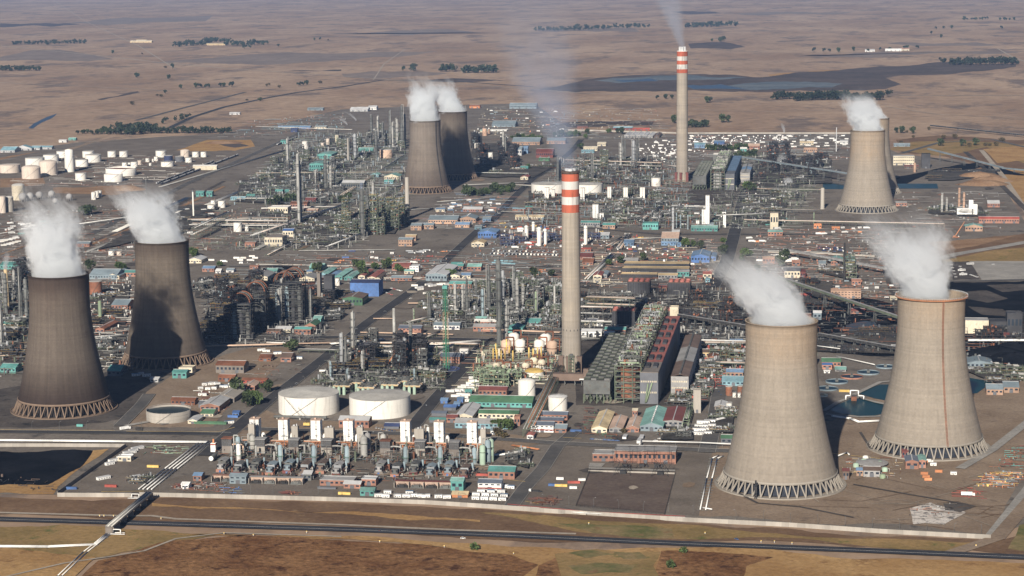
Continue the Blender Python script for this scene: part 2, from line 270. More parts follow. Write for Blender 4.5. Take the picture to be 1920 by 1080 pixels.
for nm, gm, pts in [
    ('field', 'farfield', [(120,44),(200,35),(330,32),(400,29),(385,40),(200,47)]),
    ('field', 'burnt', [(0,44),(100,44),(175,47),(100,50),(0,51)]),
    ('field', 'farfield', [(0,107),(60,94),(110,93),(215,111),(120,114),(0,114)]),
    ('field', 'farfield', [(270,118),(440,104),(640,100),(820,96),(640,112),(430,120)]),
    ('field', 'burnt', [(540,132),(640,130),(640,133)]), ('field', 'farfield', [(640,138),(760,134),(845,137),(800,142),(700,147),(645,144)]),
    ('field', 'burnt', [(800,150),(890,148),(950,151),(880,154),(810,153)]), ('field', 'farfield', [(620,63),(860,57),(920,62),(760,66)]),
    ('field', 'farfield', [(1380,26),(1480,22),(1640,19),(1560,27),(1440,29)]), ('field', 'burnt', [(1290,82),(1360,79),(1398,88),(1370,92),(1295,91)]),
    ('field', 'farfield', [(1000,56),(1190,53),(1200,60),(1040,60)]), ('field', 'burnt', [(1260,22),(1340,22),(1355,25),(1280,26)]), ('field', 'farfield', [(1500,104),(1740,96),(1920,97),(1860,101),(1560,107)]),
    ('field', 'tan', [(1440,140),(1600,131),(1720,128),(1560,141),(1450,146)]), ('field', 'farfield', [(1640,80),(1830,79),(1900,84),(1720,87)]),
    ('burnt_ground', 'burnt', [(1010,168),(1120,146),(1280,139),(1420,145),(1500,135),(1613,127),(1905,120),(1905,125),(1813,135),(1700,141),(1660,146),(1690,158),(1660,167),(1560,170),(1440,173),(1300,169),(1150,172)]),
    ('ash_lagoon', 'ash', [(1360,161),(1400,156),(1480,153),(1580,157),(1560,164),(1420,169),(1365,166)]), ('ash_lagoon', 'ash', [(1110,151),(1150,146),(1290,140),(1400,145),(1300,150),(1160,156)]),
    ('dam_water', 'murk', [(1283,160),(1350,158),(1372,162),(1400,168),(1300,167)]), ('dam_water', 'murk', [(1150,150),(1220,147),(1235,152),(1170,154)]),
    ('burnt_ground', 'burnt', [(1010,237),(1165,227),(1229,224),(1221,236),(1090,240)]), ('stream_water', 'murk', [(53,240),(64,231),(78,224),(95,217),(107,213),(98,221),(78,230),(62,241)]),
    ('burnt_ground', 'burnt', [(182,186),(258,171),(262,173),(190,188)]),
    ('brown_bank', 'brownbank', [(1680,262),(1760,254),(1930,262),(1930,330),(1800,300),(1690,285)]),
    ('field', 'olive', [(1660,282),(1700,268),(1790,264),(1930,272),(1930,310),(1850,276),(1760,292)]), ('field', 'tan', [(1843,280),(1930,272),(1930,300),(1870,306)]), ('field', 'tan', [(1880,318),(1930,318),(1930,400)]),
    ('plant_yard', 'yard', [(-60,300),(0,287),(140,268),(330,262),(500,238),(640,205),(760,200),(1000,193),(1070,242),(1250,251),(1600,250),(1690,290),(1800,300),(1870,330),(1930,430),(1930,980),(1857,1009),(1480,984),(1280,974),(930,950),(640,935),(108,928),(-60,926)]),
    ('tank_farm_ground', 'gravel', [(-60,320),(60,290),(220,262),(420,250),(470,255),(470,300),(330,350),(260,372),(-60,372)]),
    ('earth_mound_patch', 'tan', [(330,282),(390,262),(470,262),(478,275),(440,283)]), ('burnt_ground', 'burnt', [(410,271),(450,269),(468,274),(440,277)]),
    ('brown_bank', 'mound', [(0,300),(85,283),(0,296)]), ('brown_bank', 'mound', [(0,335),(80,330),(85,345),(0,352)]), ('brown_bank', 'mound', [(100,352),(250,346),(262,357),(215,366),(100,362)]),
    ('dirt_track_patch', 'bare', [(115,282),(180,262),(186,264),(125,286)]),
    ('bare_ground', 'bare', [(1335,850),(1400,800),(1560,790),(1640,735),(1800,740),(1925,690),(1925,880),(1862,1003),(1480,980),(1310,968)]),
    ('sooty_ground', 'dark', [(-60,745),(30,725),(240,690),(300,725),(262,780),(120,800),(-60,802)]), ('bare_ground', 'bare', [(235,800),(275,735),(330,700),(480,650),(560,650),(430,760),(400,800)]),
    ('dark_ground', 'coal', [(360,640),(400,560),(520,490),(620,520),(640,560),(600,625)]),  # gasifier area's shade put into a near-black ground colour
    ('dark_ground', 'dark', [(1090,640),(1150,545),(1400,520),(1560,530),(1700,600),(1700,660),(1400,650),(1350,760),(1080,760)]),
    ('coal_ground', 'coal', [(1395,615),(1470,560),(1560,545),(1690,575),(1690,665),(1560,660),(1395,650)]), ('coal_ground', 'coal', [(1390,640),(1560,625),(1660,640),(1680,668),(1560,662),(1395,650)]), ('coal_ground', 'dark', [(1280,380),(1310,310),(1500,300),(1590,330),(1480,350),(1300,390)]),
    ('settling_water', 'murk', [(1586,610),(1622,602),(1640,604),(1650,618),(1600,625),(1585,619)]), ('rubble_ground', 'rubble', [(1560,632),(1600,628),(1655,637),(1640,648),(1585,642)]),
    ('coal_ground', 'coal', [(1690,480),(1790,530),(1930,526),(1930,700),(1800,690),(1690,600)]), ('dusty_streak', 'dark', [(1795,548),(1850,545),(1890,560),(1850,568),(1800,560)]), ('dusty_streak', 'dark', [(1815,575),(1880,580),(1900,595),(1840,590)]), ('dusty_streak', 'floor', [(1830,650),(1900,645),(1920,660),(1850,664)]), ('dusty_streak', 'dark', [(1850,535),(1925,533),(1925,545),(1880,548)]), ('coal_ground', 'coal', [(1590,355),(1690,330),(1830,305),(1930,330),(1760,318),(1700,345)]),
    ('field', 'brownbank', [(1745,470),(1800,452),(1930,437),(1930,470),(1760,484)]), ('field', 'olive', [(1765,488),(1860,470),(1930,462),(1930,492),(1780,492)]),
    ('parking_lot', 'dark', [(1776,491),(1816,490),(1838,526),(1786,525)]), ('gravel_lot', 'paving', [(1818,490),(1930,490),(1930,526),(1842,527)]),
    ('spoil_ground', 'mound', [(1740,455),(1830,448),(1920,440),(1830,462),(1760,470)]),
    ('spoil_patch', 'mound', [(1816,320),(1840,314),(1872,334),(1876,349),(1850,350),(1822,338)]),
    ('black_yard', 'coal', [(-60,846),(170,845),(186,850),(150,878),(118,900),(90,910),(-60,914)]), ('brown_bank', 'tan', [(175,845),(205,842),(110,912),(100,928),(-60,928),(-60,914),(90,910),(150,878)]),
    ('cabin_yard', 'gravel', [(240,842),(385,836),(290,918),(120,925)]), ('front_yard', 'gravel', [(290,905),(400,880),(960,905),(950,946),(640,934),(290,928)]),
    ('bare_ground', 'bare', [(440,815),(500,770),(560,790),(800,800),(960,815),(1030,828),(930,850),(470,835)]), ('asphalt_yard', 'gravel', [(395,905),(420,850),(470,835),(920,850),(930,890),(900,905)]),
    ('gravel_lot', 'gravel', [(1045,838),(1330,850),(1310,968),(985,940)]), ('substation_yard', 'gravelbrown', [(1105,882),(1265,886),(1247,964),(1080,948)]), 
    ('field', 'brownbank', [(-60,934),(250,936),(640,944),(935,958),(1280,982),(1480,992),(1860,1016),(1930,1000),(1930,1042),(1280,1016),(640,986),(-60,964)]),
    ('field', 'olive', [(900,962),(1280,984),(1840,1018),(1790,1034),(1280,1012),(1080,998)]), ('green_field', 'greeng', [(1040,982),(1150,986),(1260,992),(1264,1010),(1180,1008),(1110,1000)]), ('green_field', 'greeng', [(1890,1030),(1912,985),(1930,982),(1930,1035)]),
    ('field', 'tan', [(285,944),(640,960),(900,976),(900,980),(640,964),(285,950)]), ('field', 'brownbank', [(985,960),(1050,965),(1000,968)]),
    ('field', 'olive', [(-60,990),(300,996),(420,1002),(330,1018),(190,1046),(-60,1040)]), ('field', 'tan', [(300,1002),(640,1006),(1280,1028),(1930,1058),(1930,1130),(900,1130),(960,1050),(840,1028),(640,1012),(430,1004)]),
    ('field', 'tan', [(-60,1022),(110,1040),(180,1046),(120,1100),(-60,1100)]),
    ('reed_bed', 'reeds', [(120,1120),(185,1052),(300,1018),(430,1006),(560,1008),(640,1014),(760,1020),(860,1032),(960,1042),(1010,1060),(930,1120)]), ('reed_bed', 'reeds', [(1000,1120),(1010,1062),(1060,1036),(1050,1120)]),
    ('reed_bed', 'reeds', [(1225,1120),(1240,1034),(1330,1036),(1450,1046),(1400,1062),(1380,1120)]), ('field', 'olive', [(1040,1040),(1120,1031),(1240,1036),(1225,1062),(1250,1120),(1020,1120),(1052,1080)]), ('green_field', 'greeng', [(1066,1038),(1110,1032),(1150,1040),(1100,1048)]), ('green_field', 'greeng', [(1150,1036),(1200,1037),(1215,1048),(1170,1050)]), ('green_field', 'greeng', [(1064,1062),(1120,1056),(1190,1062),(1180,1075),(1090,1078)]),
    ('pond_water', 'water', [(1552,768),(1600,747),(1618,750),(1680,762),(1680,772),(1640,780),(1612,781),(1575,776)]), ('pond_water', 'water', [(1608,738),(1650,722),(1690,722),(1690,757),(1640,748)]),
    ('pond_water', 'water', [(1810,708),(1862,717),(1832,738),(1810,740)]), ('basin_water', 'water', [(1543,345),(1590,345),(1590,355),(1543,355)]), ('basin_water', 'water', [(1678,345),(1757,345),(1759,354),(1676,354)]),
    ('pale_rubble_ground', 'rubble', [(1705,955),(1740,945),(1790,955),(1812,962),(1770,985),(1735,982),(1712,985)]), ('dark_ground', 'dark', [(1768,945),(1790,942),(1832,950),(1800,962),(1772,958)]),
    ]: patch(nm, pts, gm)
for nm, gm, wd, pts in [
    ('field_track', 'track', 7, [(100,0),(160,40),(260,86),(330,130)]), ('field_track', 'farfield', 9, [(560,60),(800,40),(1100,30)]), ('field_track', 'track', 7, [(1380,60),(1560,52),(1760,48),(1920,50)]), ('field_track', 'farfield', 8, [(1290,102),(1420,96),(1500,102)]), ('field_track', 'track', 6, [(700,150),(720,120),(760,92),(900,84)]), ('field_track', 'track', 6, [(1660,200),(1760,215),(1930,222)]), ('field_track', 'farfield', 10, [(0,62),(240,58),(560,66),(760,74)]), ('field_track', 'track', 5, [(130,200),(240,190),(420,196)]), ('field_track', 'track', 6, [(1300,205),(1420,210),(1600,206)]),
    ('embankment', 'mound', 10, [(165,462),(240,430),(345,386),(420,350)]), ('embankment', 'mound', 8, [(120,400),(220,396),(300,376)]), ('embankment', 'mound', 7, [(0,478),(60,458),(110,436)]), ('embankment', 'brownbank', 9, [(560,470),(640,430),(700,404)]), ('embankment', 'dark', 9, [(180,452),(300,402),(420,340)]),
    ('dirt_road', 'track', 14, [(0,86),(180,104),(300,117),(420,128),(640,143)]), ('dirt_road', 'track', 9, [(0,155),(180,163),(330,171),(460,169)]), ('tarred_road', 'oldasphalt', 14, [(255,226),(350,201),(460,173)]),
    ('tarred_road', 'asphalt', 18, [(318,240),(360,220),(420,201),(500,184),(560,173),(640,163),(720,150),(860,153),(1000,163)]), ('dirt_road', 'track', 12, [(640,143),(760,152),(900,160),(1080,174),(1280,184),(1460,180),(1920,179)]),
    ('dirt_road', 'track', 10, [(1500,102),(1700,95),(1870,91),(1900,108),(1930,118)]), ('dirt_road', 'track', 10, [(140,268),(320,256),(480,252),(640,232)]),
    ('perimeter_track', 'track', 14, [(1060,243),(1280,249),(1600,249)]), ('dirt_road', 'track', 12, [(1840,282),(1880,330),(1940,420)]), ('railway_bed', 'dark', 12, [(1810,285),(1850,320),(1930,400)]),
    ('tarred_road', 'oldasphalt', 14, [(1690,288),(1760,268),(1860,262),(1930,278)]),
    ('dirt_road', 'paving', 22, [(1755,486),(1800,476),(1860,466),(1940,452)]), ('asphalt_road', 'oldasphalt', 14, [(1700,528),(1800,528),(1930,525)]),
    ('plant_road', 'asphalt', 17, [(385,856),(430,815),(500,755),(600,679),(690,605),(780,541),(850,476),(903,427),(928,410),(960,374),(1000,335),(1040,312),(1075,280),(1090,262)]),
    ('plant_road', 'asphalt', 14, [(-60,810),(200,812),(430,815)]), ('plant_road', 'asphalt', 16, [(770,806),(815,750),(865,695),(908,643)]), ('plant_road', 'asphalt', 17, [(370,640),(560,634),(700,632),(900,638),(1050,643)]),
    ('plant_road', 'oldasphalt', 15, [(580,528),(720,527),(950,529),(1190,533),(1340,538)]), ('plant_road', 'asphalt', 22, [(1335,540),(1362,492),(1374,450),(1390,385),(1400,350)]), ('plant_road', 'oldasphalt', 15, [(430,500),(770,496),(1050,500),(1300,505)]),
    ('plant_road', 'oldasphalt', 14, [(957,953),(985,915),(1018,880),(1045,838),(1075,812)]), ('plant_road', 'oldasphalt', 15, [(460,805),(840,817),(1040,832),(1340,846),(1420,848)]), ('plant_road', 'oldasphalt', 17, [(1325,850),(1343,775),(1352,715),(1360,650)]),
    ('plant_road', 'asphalt', 16, [(1492,372),(1492,318)]), ('plant_road', 'oldasphalt', 15, [(1480,330),(1600,350)]), ('plant_road', 'oldasphalt', 14, [(-60,452),(170,440),(350,345),(500,278),(570,246)]), ('plant_road', 'oldasphalt', 14, [(225,800),(265,760),(280,740)]),
    ('plant_road', 'oldasphalt', 12, [(960,415),(1240,440),(1560,440)]), ('plant_road', 'oldasphalt', 13, [(520,470),(600,430),(700,385),(760,362)]), ('plant_road', 'dark', 14, [(1660,500),(1680,560),(1690,600)]),
    ('plant_road', 'paving', 10, [(1800,880),(1860,845),(1930,790)]), ('plant_road', 'oldasphalt', 13, [(1080,812),(1220,800),(1340,800)]), ('dirt_road', 'paving', 10, [(1858,1006),(1930,915)]), ('dirt_road', 'bare', 14, [(1780,1040),(1870,1010),(1940,930)]),
    ('highway', 'highway', 15, [(-80,973),(0,975),(213,981),(640,994),(960,1006),(1280,1021),(1600,1033),(2000,1050)]), ('gravel_path', 'track', 5, [(-80,962),(0,963),(225,969),(285,969),(330,975),(640,986),(860,996),(1080,1003)]),
    ('gravel_path', 'track', 3, [(-60,1100),(120,1058),(210,1045),(270,1035),(330,1012),(420,1001),(640,1008)]), ('concrete_apron', 'paving', 9, [(235,800),(290,790),(310,797)]), ('drain', 'dark', 3, [(1345,905),(1420,945),(1500,952),(1600,972)]),
    ('drain', 'dark', 3, [(1600,910),(1700,928),(1800,945)]), ('drain', 'dark', 3, [(1613,812),(1632,842),(1690,852)]), ('concrete_bank', 'paving', 6, [(1545,772),(1570,756),(1600,744),(1640,755),(1690,766)]), ('concrete_bank', 'paving', 6, [(1600,742),(1650,718),(1690,714)]), ('concrete_bank', 'paving', 6, [(1548,778),(1610,783),(1650,782),(1690,770)]),
    ]: strip(nm, pts, wd, gm)
for pts, wd in [([(-80,973.6),(0,975.6),(213,981.6),(640,994.6),(960,1006.6),(1280,1021.6),(1600,1033.6),(2000,1050.6)], .35)]:
    strip('lane_marking', pts, wd, 'white')
for pts in [[(0,807.5),(160,808.5),(215,809)], [(237,810.5),(410,811.5),(440,803)], [(190,924),(270,923)], [(680,938),(760,941),(925,948)], [(955,902),(985,905)], [(985,942),(1010,947)], [(1055,822),(1090,824)], [(1235,828),(1290,831)], [(1560,852),(1650,862)], [(1000,634),(900,630)]]:
    strip('yellow_kerb', pts, .9, 'yellow')
patch('concrete_strip', [(1104,878),(1266,883),(1266,886),(1104,881)], 'paving'); patch('concrete_strip', [(1106,870),(1135,871),(1128,878),(1104,877)], 'paving')

rs = random.Random(77)
for i in range(150):
    x, y = rs.uniform(20, 1900), 300+620*rs.random()**.8
    if (x > 1330 and y > 560) or (x < 250 and y > 690): continue
    wx, wy = rs.uniform(6, 26)*(.4+y/900), rs.uniform(2, 5)*(.4+y/900)
    patch('ground_stain', [(x+wx*math.cos(a*.785)*rs.uniform(.6, 1.1), y+wy*math.sin(a*.785)*rs.uniform(.6, 1.1)) for a in range(8)], rs.choice(('dark', 'floor', 'bare', 'track', 'gravel', 'bare', 'dark')), .8+i*.002)
for i in range(26):
    x, y = rs.uniform(1400, 1880), rs.uniform(895, 985); strip('tyre_track', [(x, y), (x+rs.uniform(20, 90), y+rs.uniform(-12, 16)), (x+rs.uniform(100, 170), y+rs.uniform(-22, 26))], .8, rs.choice(('track', 'brownbank')), .95+i*.002)

# ---------------------------------------------------------------- precast walls (each panel a part)
def wall(look, pts, h, plen=6.0, col='concrete', name='boundary_wall'):
    q = [G(x, y) for x, y in pts]; root = thing(name, look, 'wall', q[0])
    pm = MB().box(.06, -.12, 0, plen-.06, .12, h*.96, 0).box(-.2, -.2, 0, .2, .2, h, 0).mesh('panel', col)
    for a, b in zip(q, q[1:]):
        d = b-a; L = d.length; n = max(1, round(L/plen)); rz = math.atan2(d.y, d.x)
        for i in range(n):
            o = put('panel', pm, root, a + d*(i/n) - q[0], rz); o.scale = (L/n/plen, 1, 1)
    return root
wall('long pale precast concrete wall along the front edge of the plant above the highway verge', [(262,930.5),(640,940),(797,945.5),(930,954),(1060,964),(1280,978),(1480,988),(1650,1000),(1858,1011)], 4.2, 7)
wall('short pale precast wall between the pipe bridge and the black yard corner', [(108,931.5),(180,932),(247,932)], 4.2, 7)
wall('sunlit precast wall closing the top of the black yard by the white pipeline', [(-40,838),(100,838),(236,839)], 4.0, 7)
wall('dark shaded precast wall running back from the front wall beside the cabin yard', [(108,929),(170,885),(236,838.5)], 4.2, 7, 'concretedark')  # same precast concrete, its shade put into a darker colour
wall('pale perimeter wall behind the white cabin camp at the far end', [(1065,245),(1280,251),(1598,251)], 4.5, 25)
wall('low precast fence wall behind the mud yard right of the dark pair of sooty towers', [(640,522),(800,523),(950,526)], 2.5, 15)
wall('low pale wall along the yard left of the white tanker rows', [(480,497),(640,500),(780,494)], 2.5, 15)
wall('long pale wall behind the teal workshop near the striped far tower', [(1440,474),(1560,478),(1640,482)], 3, 15)
# ---------------------------------------------------------------- cooling towers
def CF(x, y):      # camera-frame ground position (x to the right, y forward) -> world
    c, s = math.cos(HEAD), math.sin(HEAD); return Vector((c*x - s*y, s*x + c*y, 0))
class NT:
    """small helper for node arithmetic"""
    def __init__(s, m): s.n = m.node_tree.nodes; s.L = m.node_tree.links
    def m(s, op, a, b=None, c=None, clamp=False):
        x = s.n.new('ShaderNodeMath'); x.operation = op; x.use_clamp = clamp
        for i, v in enumerate((a, b, c)):
            if v is None: continue
            if isinstance(v, (int, float)): x.inputs[i].default_value = v
            else: s.L.new(v, x.inputs[i])
        return x.outputs[0]
    def xyz(s, v): x = s.n.new('ShaderNodeSeparateXYZ'); s.L.new(v, x.inputs[0]); return x.outputs
    def comb(s, *a):
        x = s.n.new('ShaderNodeCombineXYZ')
        for i, v in enumerate(a):
            if isinstance(v, (int, float)): x.inputs[i].default_value = v
            else: s.L.new(v, x.inputs[i])
        return x.outputs[0]
    def noise(s, v, sc, d=5, ro=.6, dist=0, four=None):
        t = s.n.new('ShaderNodeTexNoise'); t.inputs['Scale'].default_value = sc; t.inputs['Detail'].default_value = d; t.inputs['Roughness'].default_value = ro; t.inputs['Distortion'].default_value = dist
        if four is not None: t.noise_dimensions = '4D'; t.inputs['W'].default_value = four
        s.L.new(v, t.inputs['Vector']); return t.outputs[0]
    def white(s, v, dim='2D'): t = s.n.new('ShaderNodeTexWhiteNoise'); t.noise_dimensions = dim; s.L.new(v, t.inputs['Vector']); return t.outputs[0]
    def rng(s, v, a, b, lo=0., hi=1., smooth=False):
        r = s.n.new('ShaderNodeMapRange'); r.interpolation_type = 'SMOOTHSTEP' if smooth else 'LINEAR'
        for i, q in ((1, a), (2, b), (3, lo), (4, hi)):
            if isinstance(q, (int, float)): r.inputs[i].default_value = q
            else: s.L.new(q, r.inputs[i])
        s.L.new(v, r.inputs[0]); return r.outputs[0]
    def mix(s, f, a, b):
        x = s.n.new('ShaderNodeMix'); x.data_type = 'RGBA'
        if isinstance(f, (int, float)): x.inputs[0].default_value = f
        else: s.L.new(f, x.inputs[0])
        for i, v in ((6, a), (7, b)):
            if isinstance(v, tuple): x.inputs[i].default_value = (*v, 1)
            else: s.L.new(v, x.inputs[i])
        return x.outputs[2]
    def scale(s, col, f): v = s.n.new('ShaderNodeVectorMath'); v.operation = 'SCALE'; s.L.new(col, v.inputs[0]); s.L.new(f, v.inputs['Scale']); return v.outputs[0]
def shell_mat(name, base, warm, dirt, h, warm_at, soot_low, soot_top, seed, vert=.5):
    m = bpy.data.materials.new(name); m.use_nodes = True; N = NT(m); b = N.n['Principled BSDF']; b.inputs['Roughness'].default_value = .9; b.inputs['Specular IOR Level'].default_value = .15
    tc = N.n.new('ShaderNodeTexCoord').outputs['Object']; x, y, z = N.xyz(tc)
    ang = N.m('MULTIPLY', N.m('ARCTAN2', y, x), 22.0); col_i = N.m('FLOOR', ang); row = N.m('FLOOR', N.m('DIVIDE', z, 1.7))
    pan = N.white(N.comb(col_i, row, seed)); lift = N.white(N.comb(row, seed, 0)); rib = N.white(N.comb(col_i, seed+9, 0))
    wob = N.m('MULTIPLY', N.noise(tc, .03, 3), 9); band = N.noise(N.comb(seed, 0, N.m('ADD', z, wob)), .085, 4, .7)
    cl = N.noise(tc, .028, 6, .65, 0, seed); fine = N.noise(N.comb(x, y, N.m('MULTIPLY', z, .15)), .25, 4, .7)
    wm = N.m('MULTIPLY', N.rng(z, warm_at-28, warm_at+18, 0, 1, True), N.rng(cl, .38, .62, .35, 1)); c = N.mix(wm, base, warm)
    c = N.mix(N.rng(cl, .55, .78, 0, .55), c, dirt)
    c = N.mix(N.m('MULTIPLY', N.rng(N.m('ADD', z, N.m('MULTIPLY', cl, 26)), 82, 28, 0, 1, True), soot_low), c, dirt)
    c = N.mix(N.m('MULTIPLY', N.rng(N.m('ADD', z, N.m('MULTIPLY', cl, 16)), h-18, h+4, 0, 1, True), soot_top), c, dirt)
    f = N.m('MULTIPLY', N.rng(pan, 0, 1, .95, 1.05), N.rng(lift, 0, 1, .955, 1.045)); f = N.m('MULTIPLY', f, N.rng(band, .3, .7, .93, 1.06))
    f = N.m('MULTIPLY', f, N.rng(rib, 0, 1, 1-.07*vert, 1+.07*vert)); f = N.m('MULTIPLY', f, N.rng(fine, .3, .7, .92, 1.08))
    lz = N.m('FRACT', N.m('DIVIDE', z, 21.3)); f = N.m('MULTIPLY', f, N.rng(lz, 0, .03, .88, 1))
    N.L.new(N.scale(c, f), b.inputs['Base Color']); return m
legmesh = {}
def cooling_tower(look, cx, cy, rb, rt, h, smat, legcol, fill, n=44, lh=13.5, lr=.78, extras=(), seed=0):
    o = thing('cooling_tower', look, 'cooling tower', CF(cx, cy), R(seed*2.3)); q = .84; rthr = rt*.985
    k = math.sqrt((rb-2)**2/rthr**2 - 1); prof = lambda z: rthr*math.sqrt(1 + ((z/h - q)/q*k*(1 if z < q*h else .55))**2)
    zs = [lh + (h-lh)*i/36 for i in range(37)]; P1 = [(prof(z), z) for z in zs] + [(prof(h)+.5, h-.01), (prof(h)+.5, h+.6), (prof(h)-.9, h+.6)] + [(prof(z)-.9, z) for z in reversed(zs)]
    MB().lathe(P1, 96, cap=False).build('shell', smat, o)
    MB().lathe([(prof(lh)+.15, lh-1.6), (prof(lh)+.75, lh-1.6), (prof(lh)+.75, lh+.7), (prof(lh)+.1, lh+.8)], 96, cap=False).build('ring_beam', legcol, o)
    MB().lathe([(rb+3.4, -.5), (rb+3.4, 1.5), (rb+2.8, 1.5), (rb+2.8, .9), (rb-5, .9)], 96, cap=False, sm=False).build('basin', legcol, o)
    f = MB().lathe([(rb-7.5, .9), (prof(lh)-5, lh-.2)], 88, cap=False, sm=False); f.build('fill_wall', fill, o)
    key = (round(rb), round(rt), lh, legcol)
    if key not in legmesh:
        da = math.pi/n; a = (rb, 0, .9)
        def lm(s): t = prof(lh)+.2; return MB().tube(a, (t*math.cos(s*da*.74), t*math.sin(s*da*.74), lh-1.4), lr, 4).mesh('leg', legcol)
        legmesh[key] = (lm(1), lm(-1))
    for i in range(n):
        for s in (0, 1): put('leg', legmesh[key][s], o, rz=2*math.pi*i/n)
    for e in extras:
        if e[0] == 'ladder':
            az, col, wd = e[1:]; m = MB(); c, s = math.cos(az), math.sin(az)
            pts = [((prof(z)+.9)*c, (prof(z)+.9)*s, z) for z in zs]
            for u in (-wd/2, wd/2):
                m.path([(x - s*u, y + c*u, z) for x, y, z in pts], .28, 4)
            for (x, y, z), (x2, y2, z2) in zip(pts, pts[1:]):
                for t in (0, .33, .66): m.tube((x+(x2-x)*t+s*wd/2, y+(y2-y)*t-c*wd/2, z+(z2-z)*t), (x+(x2-x)*t-s*wd/2, y+(y2-y)*t+c*wd/2, z+(z2-z)*t), .3, 4)
            m.build('ladder', col, o)
        if e[0] == 'gallery':
            m = MB().lathe([(prof(h)+.6, h-2.2), (prof(h)+2.6, h-1.6), (prof(h)+2.6, h-.6), (prof(h)+.6, h-.2)], 96, cap=False, sm=False); m.build('gallery', e[1], o)
            g = MB()
            for i in range(96):
                a = 2*math.pi*i/96; c, s = math.cos(a), math.sin(a); g.tube(((prof(h)+2.4)*c, (prof(h)+2.4)*s, h-.6), ((prof(h)+2.4)*c, (prof(h)+2.4)*s, h+.9), .13, 4)
            for zz in (h+.2, h+.9): g.lathe([(prof(h)+2.3, zz), (prof(h)+2.5, zz), (prof(h)+2.5, zz+.18)], 96, cap=False)
            g.build('railing_frame', 'lightgrey', o)
        if e[0] == 'patch':
            pass
    return o
E_base, E_warm, E_dirt = (.272, .237, .196), (.335, .258, .185), (.205, .172, .142)
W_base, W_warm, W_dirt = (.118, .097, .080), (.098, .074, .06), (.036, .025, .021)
dk = mat('fill_dark', (.022, .026, .036), .8, .5, .3); dkb = mat('fill_brown', (.014, .011, .010), .8, .5, .3); M_leg = mat('leg_pale', (.30, .27, .23), .85, .1, .2); M_legb = mat('leg_brown', (.21, .15, .11), .85, .15, .2); M_legd = mat('leg_dark', (.15, .115, .09), .85, .2, .2)
toward_cam = math.atan2(-1, 0) + HEAD
T3 = cooling_tower('pale concrete cooling tower standing closest to the highway, plain rim', 254.3, 1973.4, 59.4, 34.1, 158.5, shell_mat('shell_front', E_base, E_warm, E_dirt, 158, 132, .12, .1, 3), M_leg, dk)
T4 = cooling_tower('pale concrete cooling tower with brown ladder line and orange rim gallery', 424.8, 2118.5, 59.4, 34.1, 158.5, shell_mat('shell_ladder', E_base, E_warm, E_dirt, 158, 140, .1, .05, 14), M_leg, dk, extras=[('ladder', toward_cam+R(6.5), 'rust', 1.5), ('gallery', mat('gallery_orange', (.34, .15, .075), .8, .3, .1))], seed=1)
T5 = cooling_tower('far pale cooling tower with orange stained top beside the long water basin', 703, 4160.5, 59.4, 34.1, 158.5, shell_mat('shell_far', E_base, E_warm, E_dirt, 158, 105, .1, .1, 25), M_leg, dk, seed=2)
T6 = cooling_tower('far pale cooling tower mostly hidden behind its twin', 766, 4470, 59.4, 34.1, 158.5, shell_mat('shell_far_hidden', E_base, E_warm, E_dirt, 158, 140, .2, .1, 36), M_leg, dk, seed=3)
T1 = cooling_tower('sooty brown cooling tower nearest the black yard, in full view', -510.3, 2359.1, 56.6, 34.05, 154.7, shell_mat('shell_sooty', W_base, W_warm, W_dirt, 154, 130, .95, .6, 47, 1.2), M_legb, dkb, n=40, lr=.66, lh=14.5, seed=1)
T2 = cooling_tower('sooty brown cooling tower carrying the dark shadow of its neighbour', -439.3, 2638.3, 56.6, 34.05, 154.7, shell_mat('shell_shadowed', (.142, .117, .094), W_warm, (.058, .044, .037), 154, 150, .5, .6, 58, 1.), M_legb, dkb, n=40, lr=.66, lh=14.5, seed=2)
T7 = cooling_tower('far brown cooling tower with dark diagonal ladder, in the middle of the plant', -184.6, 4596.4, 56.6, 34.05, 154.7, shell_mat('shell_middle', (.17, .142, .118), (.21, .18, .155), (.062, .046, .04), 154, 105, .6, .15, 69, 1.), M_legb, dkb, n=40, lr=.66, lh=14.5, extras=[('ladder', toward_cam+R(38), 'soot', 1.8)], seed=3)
T8 = cooling_tower('far brown cooling tower half hidden behind the middle one', -132, 4860, 56.6, 34.05, 154.7, shell_mat('shell_middle_hidden', (.15, .125, .103), W_warm, (.06, .046, .04), 154, 150, .6, .4, 80, 1.), M_legb, dkb, n=40, lr=.66, lh=14.5, seed=4)
pmb = MB(); [pmb.tube((0, -.9, z), (0, .9, z), .12, 4) for z in range(0, 14)]; pmb.tube((-.9,0,0),(-.3,0,18),.5,5); pmb.tube((.9,0,0),(.3,0,18),.5,5); pmb.cbox(0,0,6,2.4,2.4,6,0)
st = thing('stair_tower', 'dark weathered stair tower leaning on the front cooling tower legs', 'stair tower', G(1417, 936)); pmb.build('stair_frame', 'steeldark', st)

